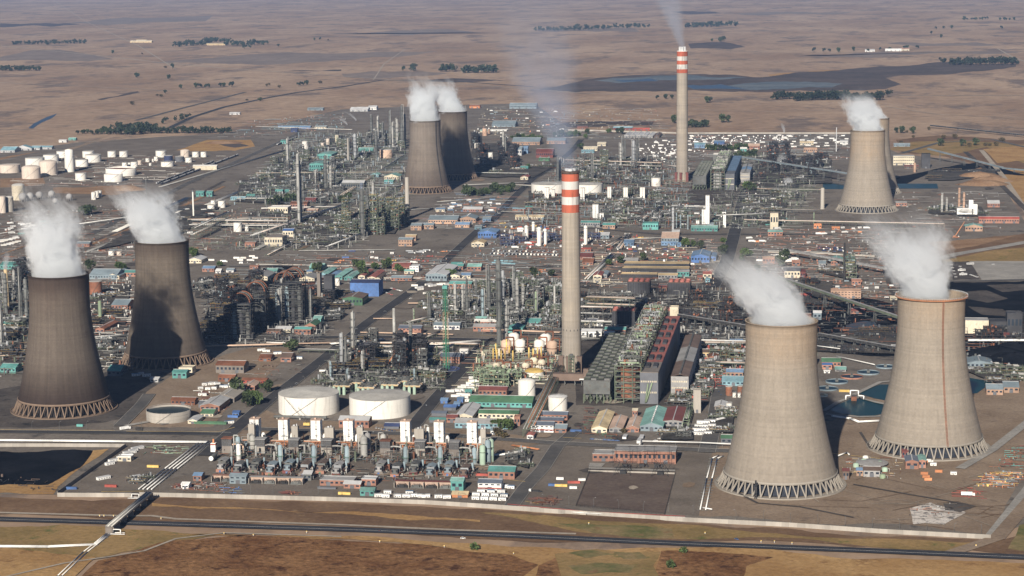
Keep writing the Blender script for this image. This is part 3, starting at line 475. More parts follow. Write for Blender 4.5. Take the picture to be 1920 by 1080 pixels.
# ---------------------------------------------------------------- chimneys
def chimney(look, cx, cy, h, r0, r1, bands, cap, flues, seed):
    o = thing('chimney', look, 'chimney', CF(cx, cy)); rr = lambda z: r0 + (r1-r0)*min(1, z/h)**.8
    m = bpy.data.materials.new('chimney_concrete'); m.use_nodes = True; N = NT(m); b = N.n['Principled BSDF']; b.inputs['Roughness'].default_value = .9; b.inputs['Specular IOR Level'].default_value = .15
    tc = N.n.new('ShaderNodeTexCoord').outputs['Object']; x, y, z = N.xyz(tc); row = N.m('FLOOR', N.m('DIVIDE', z, 2.4)); lift = N.white(N.comb(row, seed, 0))
    st = N.noise(N.comb(N.m('MULTIPLY', x, 2.5), N.m('MULTIPLY', y, 2.5), N.m('MULTIPLY', z, .06)), .16, 5, .7); cl = N.noise(tc, .03, 5)
    c = N.mix(N.rng(cl, .4, .65), (.30, .265, .225), (.36, .31, .25)); f = N.m('MULTIPLY', N.rng(lift, 0, 1, .95, 1.05), N.rng(st, .3, .7, .80, 1.16))
    N.L.new(N.scale(c, f), b.inputs['Base Color'])
    zb = bands[0][0]; MB().lathe([(rr(z), z) for z in [zb*i/16 for i in range(17)]], 40, cap=False).build('shaft', m, o)
    for i, (z0, z1, col) in enumerate(bands): MB().lathe([(rr(z0)+.06, z0), (rr(z1)+.06, z1)], 40, cap=False).build('band', mat('band_'+col, (.41, .105, .06) if col == 'red' else (.54, .52, .49), .8, .22, .12, .55 if seed == 1 else .4, streak=1), o)
    zt = bands[-1][1]
    if cap: MB().lathe([(rr(zt)+.1, zt), (rr(h)+.3, h-3), (rr(h)+1.1, h-2.5), (rr(h)+1.1, h), (r1*.6, h), (r1*.6, h-4)], 40, cap=False, sm=False).build('cap', mat('chimney_cap', (.11, .075, .06), .8, .4, .2), o)
    else: MB().lathe([(rr(zt)+.2, zt), (rr(zt)+.2, zt+.8), (r1*.55, zt+.8)], 40, sm=False).build('cap', 'white', o)
    for i in range(flues):
        a = 2*math.pi*i/flues+.6; MB().lathe([(r1*.30, h-6), (r1*.30, h+ (2.5 if cap else 9)), (r1*.24, h+(2.5 if cap else 9)), (r1*.24, h)], 14, r1*.42*math.cos(a), r1*.42*math.sin(a), cap=False).build('flue', 'lightgrey', o)
    w_ = MB()
    for zz in ([52, 20] if seed == 1 else [70, 120, 170]):
        for i in range(16): a = 2*math.pi*i/16; w_.cbox((rr(zz)+.05)*math.cos(a), (rr(zz)+.05)*math.sin(a), zz, .7, .7, 2.2 if seed == 1 else 1.4)
    w_.build('vent_grille', 'soot', o)
    for a in (R(215), R(262), R(318)):
        d = MB(); x_, y_ = (r0+2.5)*math.cos(a), (r0+2.5)*math.sin(a); d.cbox(x_, y_, 0, 5.5, 5.5, 20); d.cbox(x_*.96, y_*.96, 20, 7, 7, 1.2)
        d.build('inlet_duct', 'brown' if seed == 1 else 'maroon', o)
    return o
def bandset(c, zs):  # zs pixel rows, top to bottom, at the chimney's face
    return zs
C1 = chimney('tall red and white banded chimney rising in the middle, nearer of two', 71.8, 2541.7, 246.5, 12.3, 10.4, [(196.5, 206, 'red'), (206, 215.5, 'white'), (215.5, 224.5, 'red'), (224.5, 234.2, 'white'), (234.2, 243, 'red')], True, 3, 1)
C2 = chimney('slender far chimney with red and white bands and white flue tops', 385.3, 4742.6, 292, 13.6, 12.0, [(243, 251.5, 'red'), (251.5, 262, 'white'), (262, 270.5, 'red'), (270.5, 280, 'white'), (280, 291, 'red')], False, 3, 2)

# ---------------------------------------------------------------- steam and smoke (volumes)
def plume(look, base, H, lean, r0, r1, dens, seed, col=(.965,.985,1), sc=.026, name='steam_plume', rag=4.2, step=.3, pw=1.3, wisp=.5, aniso=.0, sharp=.45):
    """steam as a noisy column of real volume: full at the rim, torn into wisps towards the top"""
    dx, dy = lean; mx = max(r0, r1)*1.5
    o = MB().box(min(0, dx)-mx, min(0, dy)-mx, -3, max(0, dx)+mx, max(0, dy)+mx, H, 0, True)
    m = bpy.data.materials.new(name); m.use_nodes = True; N = NT(m); N.n.remove(N.n['Principled BSDF'])
    tc = N.n.new('ShaderNodeTexCoord').outputs['Object']; x, y, z = N.xyz(tc); t = N.m('DIVIDE', N.m('MAXIMUM', z, 0), H)
    tp = N.m('POWER', t, pw); wx = N.noise(N.comb(seed*3.1, 0, z), .016, 2); sw = N.m('MULTIPLY', t, (r0+r1)*.9)
    ox = N.m('SUBTRACT', x, N.m('ADD', N.m('MULTIPLY', tp, dx), N.m('MULTIPLY', N.m('SUBTRACT', wx, .5), sw)))
    oy = N.m('SUBTRACT', y, N.m('MULTIPLY', tp, dy))
    rad = N.m('ADD', N.m('MULTIPLY', t, r1-r0), r0); d = N.m('DIVIDE', N.m('SQRT', N.m('ADD', N.m('MULTIPLY', ox, ox), N.m('MULTIPLY', oy, oy))), rad)
    pv_ = N.comb(ox, oy, N.m('MULTIPLY', z, .75))
    n1 = N.noise(pv_, sc, 3, .55, .8, seed); n2 = N.noise(pv_, sc*2.6, 7, .68, 1.2, seed+3)
    core = N.m('SUBTRACT', 1.0, N.m('POWER', d, 2.4)); grow = N.m('ADD', N.m('MULTIPLY', t, rag*1.7), rag*.35)
    val = N.m('ADD', core, N.m('MULTIPLY', N.m('ADD', N.m('MULTIPLY', N.m('SUBTRACT', n1, .5), .9), N.m('MULTIPLY', N.m('SUBTRACT', n2, .5), 1.1)), grow))
    val = N.m('SUBTRACT', val, N.m('MULTIPLY', t, wisp*1.8))
    den = N.m('MULTIPLY', N.rng(val, .0, sharp, 0, 1, True), N.rng(t, .45, 1, 1, 0, True)); den = N.m('MULTIPLY', den, N.rng(z, -3, 0, 0, 1))
    den = N.m('MULTIPLY', N.m('MULTIPLY', den, N.m('POWER', N.rng(t, 0, .9, 1, .10), 1.5)), dens)
    v = N.n.new('ShaderNodeVolumePrincipled'); v.inputs['Color'].default_value = (*col, 1); v.inputs['Anisotropy'].default_value = aniso
    N.L.new(den, v.inputs['Density']); N.L.new(v.outputs[0], N.n['Material Output'].inputs['Volume'])
    m.cycles.volume_step_rate = step
    ob = o.build(name, m, loc=base); ob['kind'] = 'stuff'; ob['label'] = look; return ob
def top(t, z): return t.location + Vector((0, 0, z))
plume('white steam drifting off the sooty tower by the black yard', top(T1, 153), 130, (-28, 20), 34, 42, .11, 1, wisp=.5)
plume('white steam spreading from the sooty tower with the shadow', top(T2, 153), 88, (-46, 10), 34, 50, .14, 2, wisp=.45)
plume('white steam leaning away from the front pale tower', top(T3, 157), 82, (-58, 14), 33, 40, .12, 3, wisp=.34)
plume('white steam billowing off the laddered pale tower', top(T4, 157) + Vector((-7, 0, 0)), 100, (-38, 16), 28, 54, .11, 4, wisp=.3)
plume('white steam over the far pale tower', top(T5, 157), 92, (-40, 10), 34, 32, .16, 5, wisp=.4)
plume('white steam over the hidden far pale tower', top(T6, 157), 60, (-36, 10), 34, 26, .14, 6)
plume('white steam standing on the middle brown tower', top(T7, 153), 120, (-14, 8), 35, 34, .18, 7, wisp=.35)
plume('white steam on the half hidden brown tower', top(T8, 153), 96, (-40, 8), 35, 26, .16, 8)
SM = dict(name='smoke_plume', rag=1.2, wisp=.1, aniso=0, sharp=1.2)
plume('thin blue smoke trailing up from the near banded chimney', top(C1, 247), 250, (-76, 60), 11, 100, .021, 9, (.62, .72, .92), .016, pw=.9, **SM)
plume('thin smoke trailing from the far banded chimney', top(C2, 300), 195, (-66, 60), 9, 62, .026, 10, (.70, .80, .95), .02, pw=1., **SM)
# ---------------------------------------------------------------- builders: buildings
def front(x0, x1, y):
    p = G((x0+x1)/2, y); return p, (x1-x0)*MPP(p)
def words_of(c): return {'teallight': 'pale teal', 'bluelight': 'light blue', 'bluegrey': 'blue grey', 'redroof': 'red', 'lightgrey': 'light grey', 'darkgrey': 'dark grey', 'brickpale': 'orange brick', 'brick': 'red brick', 'goldroof': 'straw coloured',
    'pinkroof': 'faded pink', 'concretedark': 'stained concrete', 'tankwhite': 'white', 'tankpink': 'pinkish', 'minttank': 'mint green', 'palegreen': 'pale green', 'steelgreen': 'green', 'steelgrey': 'grey', 'steeldark': 'blackened', 'bluevessel': 'blue grey', 'alu': 'silver', 'insul': 'silvery', 'slate': 'slate grey', 'soot': 'sooty', 'pinkpipe': 'pink lagged'}.get(c, c)
def shed(x0, x1, y, d, h, roof='teal', wallc='cream', ax='x', rise=None, look=None, name='shed', cat='shed', doors=1, wins=1, flat=False, vents=0, floors=1, group=None, trim=None):
    p, wd = front(x0, x1, y); span = d if ax == 'x' else wd; rise = span*.16 if rise is None else rise
    if look is None: look = f"{words_of(roof)}-roofed {'long ' if wd > 2.6*d else ''}{'large ' if wd*d > 900 else 'small ' if wd*d < 160 else ''}{name.replace('_',' ')} with {words_of(wallc)} walls"
    o = thing(name, look, cat, (p.x, p.y+d/2, 0), 0, group); X, Y = wd/2, d/2
    wm = MB().box(-X, -Y, -.5, X, Y, h, 0, top=False)
    if not flat:
        if ax == 'x':
            for s in (-X, X): q = [(s, -Y, h), (s, Y, h), (s, 0, h+rise)]; wm.face(q if s > 0 else q[::-1])
        else:
            for s in (-Y, Y): q = [(-X, s, h), (X, s, h), (0, s, h+rise)]; wm.face(q if s < 0 else q[::-1])
    wo = wm.build('wall', wallc, o)
    if flat: MB().box(-X+.3, -Y+.3, h-.4, X-.3, Y-.3, h+.02).box(-X-.15, -Y-.15, h, X+.15, -Y+.3, h+.7).box(-X-.15, Y-.3, h, X+.15, Y+.15, h+.7).box(-X-.15, -Y+.3, h, -X+.3, Y-.3, h+.7).box(X-.3, -Y+.3, h, X+.15, Y-.3, h+.7).build('roof', roof, o)
    else:
        r = MB().gable(-X, -Y, X, Y, h+.05, rise, ax, over=.6)
        ro = r.build('roof', roof, o)
        if span > 12: # ridge cap
            (MB().box(-X-.5, -.5, h+rise-.02, X+.5, .5, h+rise+.3) if ax == 'x' else MB().box(-.5, -Y-.5, h+rise-.02, .5, Y+.5, h+rise+.3)).build('ridge_cap', 'lightgrey' if roof not in ('grey', 'lightgrey') else 'grey', ro)
    n = max(1, int(wd/16)) if doors else 0
    dh = min(h*.72, 4.2)
    for i in range(min(n, 4)): cx = -X + wd*(i+.5)/min(n, 4); MB().box(cx-min(2, wd*.16), -Y-.12, 0, cx+min(2, wd*.16), -Y-.01, dh, 0).build('door', 'darkgrey', wo)
    if wins:
        g = MB(); k = max(2, int(wd/4.5)); near = p.y < 2650; um = MB().box(-wd/k*.28, -.07, 0, wd/k*.28, -.01, h/floors*.3, 0).mesh('window', 'glass') if near else None
        for f in range(floors):
            z = (h/floors)*(f+.45)
            for i in range(k):
                cx = -X + wd*(i+.5)/k
                if near: put('window', um, wo, (cx, -Y, z))
                else: g.box(cx-wd/k*.28, -Y-.07, z, cx+wd/k*.28, -Y-.01, z+h/floors*.3)
            k2 = max(1, int(d/5))
            if near: u2 = MB().box(.01, -d/k2*.28, 0, .07, d/k2*.28, h/floors*.3).mesh('window', 'glass')
            for i in range(k2):
                cy = -Y + d*(i+.5)/k2
                if near: put('window', u2, wo, (X, cy, z))
                else: g.box(X+.01, cy-d/k2*.28, z, X+.07, cy+d/k2*.28, z+h/floors*.3)
        if not near: g.build('window_pane', 'glass', wo)['kind'] = 'stuff'
    if trim: MB().box(-X-.1, -Y-.16, h*.30, X+.1, -Y-.13, h*.44).build('trim_band', trim, o)
    for i in range(vents):
        t = (i+.5)/vents - .5
        (MB().cbox(t*wd*.9, 0, h+rise+.1, 1.6, 1.6, 1.2) if ax == 'x' else MB().cbox(0, t*d*.9, h+rise+.1, 1.6, 1.6, 1.2)).build('roof_vent', 'lightgrey', o if flat else ro)
    return o
def sheds(rows):
    for r in rows:
        kw = r[-1] if isinstance(r[-1], dict) else {}; a = r[:-1] if kw else r; shed(*a, **kw)
def office(x0, x1, y, d, h, wallc='brickpale', roof='grey', floors=2, **k): return shed(x0, x1, y, d, h, roof, wallc, flat=True, name=k.pop('name', 'office_block'), cat='building', floors=floors, **k)

# ---------------------------------------------------------------- prototypes: vehicles, cabins
PR = {}
def wheels(m, xs, y, r=.5, k=2):
    for x in xs:
        for s in (-y, y): m.tube((x, s-.15, r), (x, s+.15, r), r, 8, k, True)
def car(col):
    key = 'car_'+col
    if key in PR: return PR[key]
    o = thing('parked_car', f'{words_of(col)} car', 'car', (0,0,0)); b = MB(); b.box(-2.2, -.9, .35, 2.2, .9, .95); wheels(b, (-1.4, 1.4), .85, .36, 1)
    b.build('body', [col, 'tyre'], o); c = MB(); k = [(-1.6,-.85,.95),(1.1,-.85,.95),(1.1,.85,.95),(-1.6,.85,.95),(-1.2,-.7,1.55),(.5,-.7,1.55),(.5,.7,1.55),(-1.2,.7,1.55)]
    for f in ((0,1,5,4),(1,2,6,5),(2,3,7,6),(3,0,4,7)): c.face([k[i] for i in f], 0)
    c.face([k[i] for i in (4,5,6,7)], 1); c.build('cabin', ['glass', col], o); PR[key] = o; return o
def truck(col, kind='box', load='white'):
    key = f'truck_{col}_{kind}_{load}'
    if key in PR: return PR[key]
    nm = {'box': 'box_truck', 'tank': 'tanker_truck', 'flat': 'flatbed_truck', 'bus': 'bus', 'trailer': 'box_trailer'}[kind]; w1, w2 = words_of(col), words_of(load)
    lk = {'box': f'{w1} truck with {w2} box body', 'tank': f'{w1} road tanker with {w2} tank', 'flat': f'{w1} flatbed truck', 'bus': f'{w1} bus with dark windows', 'trailer': f'{w2} box trailer'}[kind]
    o = thing(nm, lk, 'bus' if kind == 'bus' else 'trailer' if kind == 'trailer' else 'truck', (0,0,0))
    if kind == 'bus':
        b = MB().box(-6, -1.25, .5, 6, 1.25, 3.1); b.build('body', col, o); g = MB().box(-5.6, -1.3, 1.6, 5.6, -1.26, 2.5).box(-5.6, 1.26, 1.6, 5.6, 1.3, 2.5); g.build('window_pane', 'glass', o); t = MB(); wheels(t, (-4, 4), 1.2, .55, 0); t.build('wheel_tread', 'tyre', o); PR[key] = o; return o
    if kind != 'trailer':
        c = MB().box(4.2, -1.2, .6, 6.2, 1.2, 3); c.build('cab', col, o); MB().box(6.2, -1.05, 1.7, 6.25, 1.05, 2.6).build('windscreen', 'glass', o)
    t = MB().box(-6.2, -.9, .9, 5, .9, 1.2, 0, True); wheels(t, (-5, -3.6, 3, 5.2) if kind != 'trailer' else (-5, -3.8), 1.05, .55, 1); t.build('chassis', ['darkgrey', 'tyre'], o)
    if kind in ('box', 'trailer'): MB().box(-6.3, -1.3, 1.2, 3.9, 1.3, 4).build('body', load, o)
    elif kind == 'tank': MB().hcyl(-1.2, 0, 2.4, 9.6, 1.25, 'x', 12).build('tank', load, o)
    else: MB().box(-6.3, -1.25, 1.2, 3.8, 1.25, 1.45, 0, True).box(-4, -.9, 1.46, 2, .9, 2.4).build('load_bed', load, o)
    PR[key] = o; return o
def cabin(col, L=10, wd=3.2, hh=3, roof=None):
    key = f'cabin_{col}_{L}_{wd}_{hh}_{roof}'
    if key in PR: return PR[key]
    o = thing('site_cabin', f"{'long ' if L > 11 else 'small ' if L < 8 else ''}{words_of(col)} site cabin" + (f' with {words_of(roof)} roof' if roof else ''), 'cabin', (0,0,0)); X, Y = L/2, wd/2
    MB().box(-X, -Y, 0, X, Y, hh, top=False).build('wall', col, o); MB().box(-X-.2, -Y-.2, hh, X+.2, Y+.2, hh+.25, 0, True).build('roof', roof or ('lightgrey' if col in ('white',) else col), o)
    g = MB(); n = max(2, int(L/2.6))
    for i in range(n): x = -X+L*(i+.5)/n; g.box(x-.45, -Y-.06, 1.1, x+.45, -Y-.01, 2)
    g.build('window_pane', 'glass', o); MB().box(-.5, -Y-.08, 0, .5, -Y-.02, 2.1).build('door', 'grey', o); PR[key] = o; return o
def container(col, L=12):
    key = f'cont_{col}_{L}'
    if key in PR: return PR[key]
    o = thing('shipping_container', f'{words_of(col)} shipping container', 'container', (0,0,0)); m = MB(); n = int(L/1.2)
    for i in range(n): x = -L/2+L*i/n; m.box(x, -1.22, .15, x+L/n*.5, 1.22, 2.75); m.box(x+L/n*.5, -1.16, .15, x+L/n, 1.16, 2.72)
    m.build('corrugation', col, o); MB().box(L/2, -1.2, .1, L/2+.08, 1.2, 2.8).build('door', col, o); PR[key] = o; return o

# ---------------------------------------------------------------- prototypes: process plant
def beam(m, a, b, w=.35, k=0): m.tube(a, b, w*.7, 4, k)
def structure(key, nx, ny, lv, bay=6., lh=5.5, col='steelgreen', deck='steelgrey', seed=0, dens=1., vcol=('insul', 'alu', 'steelgrey'), look=None, roofed=False, pipe='insul'):
    if key in PR: return PR[key]
    r = random.Random(seed+len(key)); W_, D_ = nx*bay, ny*bay; H = lv*lh
    o = thing('pipe_deck' if lv == 1 else 'steel_tower' if lv > 4 else 'process_structure', look or f'{words_of(col)} {["","one","two","three","four","five","six","seven"][lv]}-deck steel process structure', 'process structure', (0,0,0))
    f = MB(); px = lambda i: -W_/2+i*bay; py = lambda j: -D_/2+j*bay
    for i in range(nx+1):
        for j in range(ny+1):
            hh = H + (lh*.25 if r.random() < .4 else 0); f.box(px(i)-.22, py(j)-.22, 0, px(i)+.22, py(j)+.22, hh)
    for l in range(1, lv+1):
        z = l*lh
        for j in range(ny+1): f.box(-W_/2, py(j)-.16, z-.6, W_/2, py(j)+.16, z-.05)
        for i in range(nx+1): f.box(px(i)-.14, -D_/2, z-.5, px(i)+.14, D_/2, z-.08)
        for j in (0, ny):
            for i in range(nx):
                if r.random() < .35: beam(f, (px(i), py(j), z-lh), (px(i+1), py(j), z-.3), .28)
        for i in (0, nx):
            for j in range(ny):
                if r.random() < .35: beam(f, (px(i), py(j), z-lh), (px(i), py(j+1), z-.3), .28)
    f.build('frame', col, o)
    for l in range(1, lv+1):
        z = l*lh; d = MB()
        for i in range(nx):
            for j in range(ny):
                if r.random() < (.62 if l < lv else .5): d.box(px(i), py(j), z-.05, px(i+1), py(j+1), z+.08, 0, True)
        if d.v: d.build('deck_grating', deck, o)['kind'] = 'stuff'
        h_ = MB()
        for zz in (z+.55, z+1.1):
            for s in (-D_/2, D_/2): h_.tube((-W_/2, s, zz), (W_/2, s, zz), .07, 3)
            for s in (-W_/2, W_/2): h_.tube((s, -D_/2, zz), (s, D_/2, zz), .07, 3)
        h_.build('railing_frame', 'yellow' if r.random() < .15 else col, o)
    for l in range(0, lv+1):
        z = l*lh + .1
        for _ in range(int(r.uniform(.6, 1.8)*dens*nx*ny/5)+1):
            x, y = r.uniform(-W_/2+1.5, W_/2-1.5), r.uniform(-D_/2+1.5, D_/2-1.5); c = r.choice(vcol); m = MB(); t = r.random()
            if t < .4: m.hcyl(x*.5, y, z+1.7, r.uniform(4, 8), r.uniform(.8, 1.5), r.choice('xy'), 10); nm = 'drum'
            elif t < .7: q = r.uniform(.8, 1.8); hh = r.uniform(3, 7); m.lathe([(q, z), (q, z+hh), (q*.6, z+hh+q*.5), (.1, z+hh+q*.6)], 10, x, y); nm = 'vessel'
            else: m.cbox(x, y, z, r.uniform(1.5, 4), r.uniform(1.5, 4), r.uniform(1.2, 3)); nm = 'equipment_box'
            m.build(nm, c, o)
    p = MB()
    for _ in range(int(60*dens*lv*nx*ny/12)+14):
        z = r.uniform(.6, H+1); x, y = r.uniform(-W_/2, W_/2), r.uniform(-D_/2, D_/2); q = r.uniform(.1, .34); t = r.random(); k = r.choice((0, 1, 1, 2, 2, 3))
        if t < .38: p.tube((x, y, z), (max(-W_*.6, min(W_*.6, x+r.uniform(-W_, W_)*.5)), y, z), q, 5, k)
        elif t < .6: p.tube((x, y, z), (x, max(-D_*.6, min(D_*.6, y+r.uniform(-D_, D_)*.5)), z), q, 5, k)
        elif t < .85: p.tube((x, y, max(0, z-r.uniform(2, 9))), (x, y, z+r.uniform(0, 3)), q, 5, k)
        else: p.cbox(x, y, z, r.uniform(.8, 2.4), r.uniform(.8, 2.4), r.uniform(.8, 2.2), k)
    q = p.build('pipework', [pipe, 'steeldark', col, 'rust'], o); q['kind'] = 'stuff'
    if roofed: MB().gable(-W_/2, -D_/2, W_/2, D_/2, H+1.5, 1.5, 'x').build('roof', roofed, o)
    PR[key] = o; return o
def column(key, h, r0, col='alu', n=6, look=None, top=None):
    if key in PR: return PR[key]
    rr = random.Random(key); o = thing('distillation_column', look or f'{"tall " if h > 45 else ""}{words_of(col)} distillation column with ring platforms', 'column', (0,0,0))
    rt = top or r0; prof = [(r0*1.15, 0), (r0, 3)] + ([(r0, h*.5), (rt, h*.54)] if top else []) + [(rt, h-rt*.6), (rt*.75, h-rt*.2), (.1, h)]
    MB().lathe(prof, 16).build('shell', col, o)
    for i in range(n):
        z = h*(.18+.8*i/n)+rr.uniform(-1, 1); q = r0 if z < h*.52 else rt; a0 = rr.uniform(0, 6); m = MB()
        m.lathe([(q, z), (q+1.3, z), (q+1.3, z+.2), (q, z+.2)], 10, cap=False, sm=False, a0=a0, a1=a0+4.4); m.lathe([(q+1.25, z+.9), (q+1.35, z+1.15)], 10, cap=False, a0=a0, a1=a0+4.4); m.build('platform', 'steelgrey', o)
    l = MB()
    for s in (-.3, .3): l.tube((s, -r0-.5, 0), (s, -rt-.5, h-1), .09, 3)
    l.build('ladder_frame', 'steelgrey', o)
    MB().path([(r0+.9, .5, 2), (r0+.9, .5, h+.8), (0, 0, h+.9)], .42, 6).build('riser_pipe', 'insul', o); MB().path([(-r0-.6, .3, h*.3), (-r0-.6, .3, h*.85)], .3, 5).build('side_pipe', col, o)
    PR[key] = o; return o
def stack(x, y, h, r0, col='concrete', r1=None, look=None, bands=0, name='stack'):
    o = thing(name, look or f"{'tall ' if h > 60 else ''}slim {words_of(col)} stack", 'stack', G(x, y)); r1 = r1 or r0*.8
    MB().lathe([(r0*1.25, 0), (r0, h*.06), (r1, h), (r1*.8, h), (r1*.8, h-1)], 14, cap=False).build('shaft', col, o)
    for i in range(bands): z = h*(.2+.75*i/max(1, bands-1)); q = r0+(r1-r0)*z/h; MB().lathe([(q, z), (q+.9, z), (q+.9, z+.3), (q, z+.3)], 12, cap=False, sm=False).build('platform', 'steelgrey', o)
    return o
def tank(x, y, wpx, hpx, col='tankwhite', roof='tankroof', kind='cone', look=None, stairs=True, name='storage_tank', wm=None, hm=None):
    """x: centre pixel; y: pixel of the shell's lowest point (front of base)"""
    r0 = wpx/2*MPP(G(x, y)); p = G(x, y); p = p + Vector((p.x, p.y, 0)).normalized()*r0; r0 = wm/2 if wm else r0; h = hm or hpx*MPP(G(x, y))*.985
    o = thing(name, look or f"{'wide ' if r0 > 1.2*h else ''}{'tall ' if h > 2.2*r0 else ''}{words_of(col)} storage tank" + {'float': ' with sunken rusty roof', 'dome': ' with domed roof', 'cone': ''}[kind], 'tank', p); n = 48 if r0 > 15 else 24
    s = MB()
    if kind == 'float': s.lathe([(r0, 0), (r0, h), (r0-.3, h), (r0-.3, h*.8)], n, cap=False)
    else: s.lathe([(r0, 0), (r0, h)], n, cap=False)
    s.build('shell', col, o)
    if kind == 'float': MB().lathe([(r0-.3, h*.82), (.1, h*.80)], n).build('roof', 'rust', o)
    elif kind == 'dome': MB().lathe([(r0+.1, h-.1)]+[(r0*math.cos(a), h+r0*.32*math.sin(a)) for a in (.3, .6, .9, 1.2, 1.5)], n).build('roof', roof, o)
    else: MB().lathe([(r0+.15, h-.15), (r0+.15, h+.1), (.2, h+r0*.07)], n, sm=False).build('roof', roof, o)
    m = MB()
    for z in (h*.33, h*.66): m.lathe([(r0+.03, z), (r0+.12, z+.05), (r0+.12, z+.3), (r0+.03, z+.35)], n, cap=False, sm=False)
    m.build('stiffener_rib', col, o)
    if stairs:
        a0 = rnd.uniform(-2.2, -1.6); da = min(1.6, 1.5*h/r0); t = MB()
        for i in range(10):
            a, b = a0+da*i/10, a0+da*(i+1)/10; t.tube((math.cos(a)*(r0+.5), math.sin(a)*(r0+.5), h*i/10), (math.cos(b)*(r0+.5), math.sin(b)*(r0+.5), h*(i+1)/10), .2, 4)
        t.build('stair', 'steelgrey', o)
    g = MB().lathe([(r0-.05, h+1.0), (r0+.1, h+1.1)], n, cap=False)
    for i in range(n//2): a = 4*math.pi*i/n; g.tube((r0*math.cos(a), r0*math.sin(a), h), (r0*math.cos(a), r0*math.sin(a), h+1.1), .07, 3)
    g.build('railing_frame', 'lightgrey', o); return o
def sphere(x, y, wpx, col='lightgrey', look=None):
    r0 = wpx/2*MPP(G(x, y)); p = G(x, y); p = p + Vector((p.x, p.y, 0)).normalized()*r0; o = thing('gas_sphere', look or f'{words_of(col)} spherical gas tank on legs', 'tank', p)
    MB().lathe([(r0*math.cos(a), 1.25*r0+r0*math.sin(a)) for a in [R(-89+178*i/14) for i in range(15)]], 24).build('shell', col, o)
    for i in range(8): a = math.pi*i/4; MB().tube((r0*.95*math.cos(a), r0*.95*math.sin(a), 0), (r0*.95*math.cos(a), r0*.95*math.sin(a), 1.3*r0), .4, 6).build('leg', 'grey', o)
    return o
def rack(a, b, wd=8, h=7, n=5, cols=('insul', 'pinkpipe', 'white', 'steelgrey'), frame='steelgreen', look='pipe rack carrying lagged pipes', pr=.45, sp=12, levels=1, low=False, seed=0, name='pipe_rack'):
    A, B_ = G(*a), G(*b); d = B_-A; L = d.length; o = thing(name, look, 'pipe rack', A, math.atan2(d.y, d.x)); r = random.Random(seed+int(a[0])); f = MB(); k = max(1, int(L/sp))
    for i in range(k+1):
        x = L*i/k
        for s in (-wd/2, wd/2): f.box(x-.2, s-.2, 0, x+.2, s+.2, h*levels)
        for l in range(levels): f.box(x-.2, -wd/2, h*(l+1)-.5, x+.2, wd/2, h*(l+1)-.05)
        if levels > 1 and i < k: beam(f, (x, -wd/2, h), (x+L/k, -wd/2, h*2-.4), .2)
    if not low:
        for l in range(levels):
            for s in (-wd/2, wd/2): f.box(0, s-.15, h*(l+1)-.6, L, s+.15, h*(l+1)-.2)
    f.build('frame', frame, o)
    for l in range(levels):
        for i in range(n):
            y = -wd/2+wd*(i+.5)/n; q = pr*r.uniform(.6, 1.25); x0, x1 = (0, L) if r.random() < .6 else (L*r.uniform(0, .25), L*r.uniform(.75, 1)); m = MB(); z = h*(l+1)+q
            m.tube((x0, y, z), (x1, y, z), q, 8, 0, True)
            if r.random() < .4: m.path([(x1, y, z), (x1, y+r.uniform(2, 5), z), (x1, y+3, max(.5, z-h))], q, 6)
            m.build('pipe', cols[(i+l) % len(cols)] if r.random() < .75 else r.choice(cols), o)
    return o
def pipeline(pts, z, r0, col, look, name='pipeline', n=1, gap=2., sup=10):
    """parallel pipes along pixel points, on short supports; height z"""
    q = [G(*p) for p in pts]; o = thing(name, look, 'pipeline', q[0]); s = MB()
    for i in range(n):
        off = (i-(n-1)/2)*gap; ln = []
        for k, p in enumerate(q):
            d = q[min(k+1, len(q)-1)]-q[max(k-1, 0)]; d.normalize(); ln.append(p + Vector((-d.y, d.x, 0))*off - q[0] + Vector((0, 0, z)))
        MB().path(ln, r0, 8).build('pipe', col, o)
    for a, b in zip(q, q[1:]):
        d = b-a; k = max(1, int(d.length/sup)); nn = Vector((-d.y, d.x, 0)).normalized()*(gap*n/2+.3)
        for i in range(k+1):
            c = a + d*(i/k) - q[0]; s.tube(c-nn+Vector((0,0,z-r0-.1)), c+nn+Vector((0,0,z-r0-.1)), .2, 4); s.tube(c, c+Vector((0,0,z-r0)), .22, 4)
    s.build('support_frame', 'steelgrey', o); return o

# ---------------------------------------------------------------- zones
def quadpt(q, u, v):
    a, b, c, d = q; return ((a[0]*(1-u)+b[0]*u)*(1-v)+(d[0]*(1-u)+c[0]*u)*v, (a[1]*(1-u)+b[1]*u)*(1-v)+(d[1]*(1-u)+c[1]*u)*v)
TAKEN = []
def free(p, r):
    for (q, s) in TAKEN:
        if abs(q[0]-p[0]) < r+s and abs(q[1]-p[1]) < r+s: return False
    return True
def fill(q, n, items, seed, rad=9, rot=(0, math.pi), zs=(.8, 1.25), xs=(.85, 1.2), tries=14, group=None, clear=True):
    """scatter copies of the given things over a quadrilateral of the photograph, none on top of another"""
    r = random.Random(seed); patch('plant_floor', list(q), 'floor')
    for _ in range(n):
        for t in range(tries):
            p = G(*quadpt(q, r.random(), r.random())); k = r.choice(items)
            if not clear or free(p, rad):
                TAKEN.append((p, rad)); s = r.uniform(*xs); use(k, p, r.choice(rot), group=group, scale=(s, s, r.uniform(*zs))); break
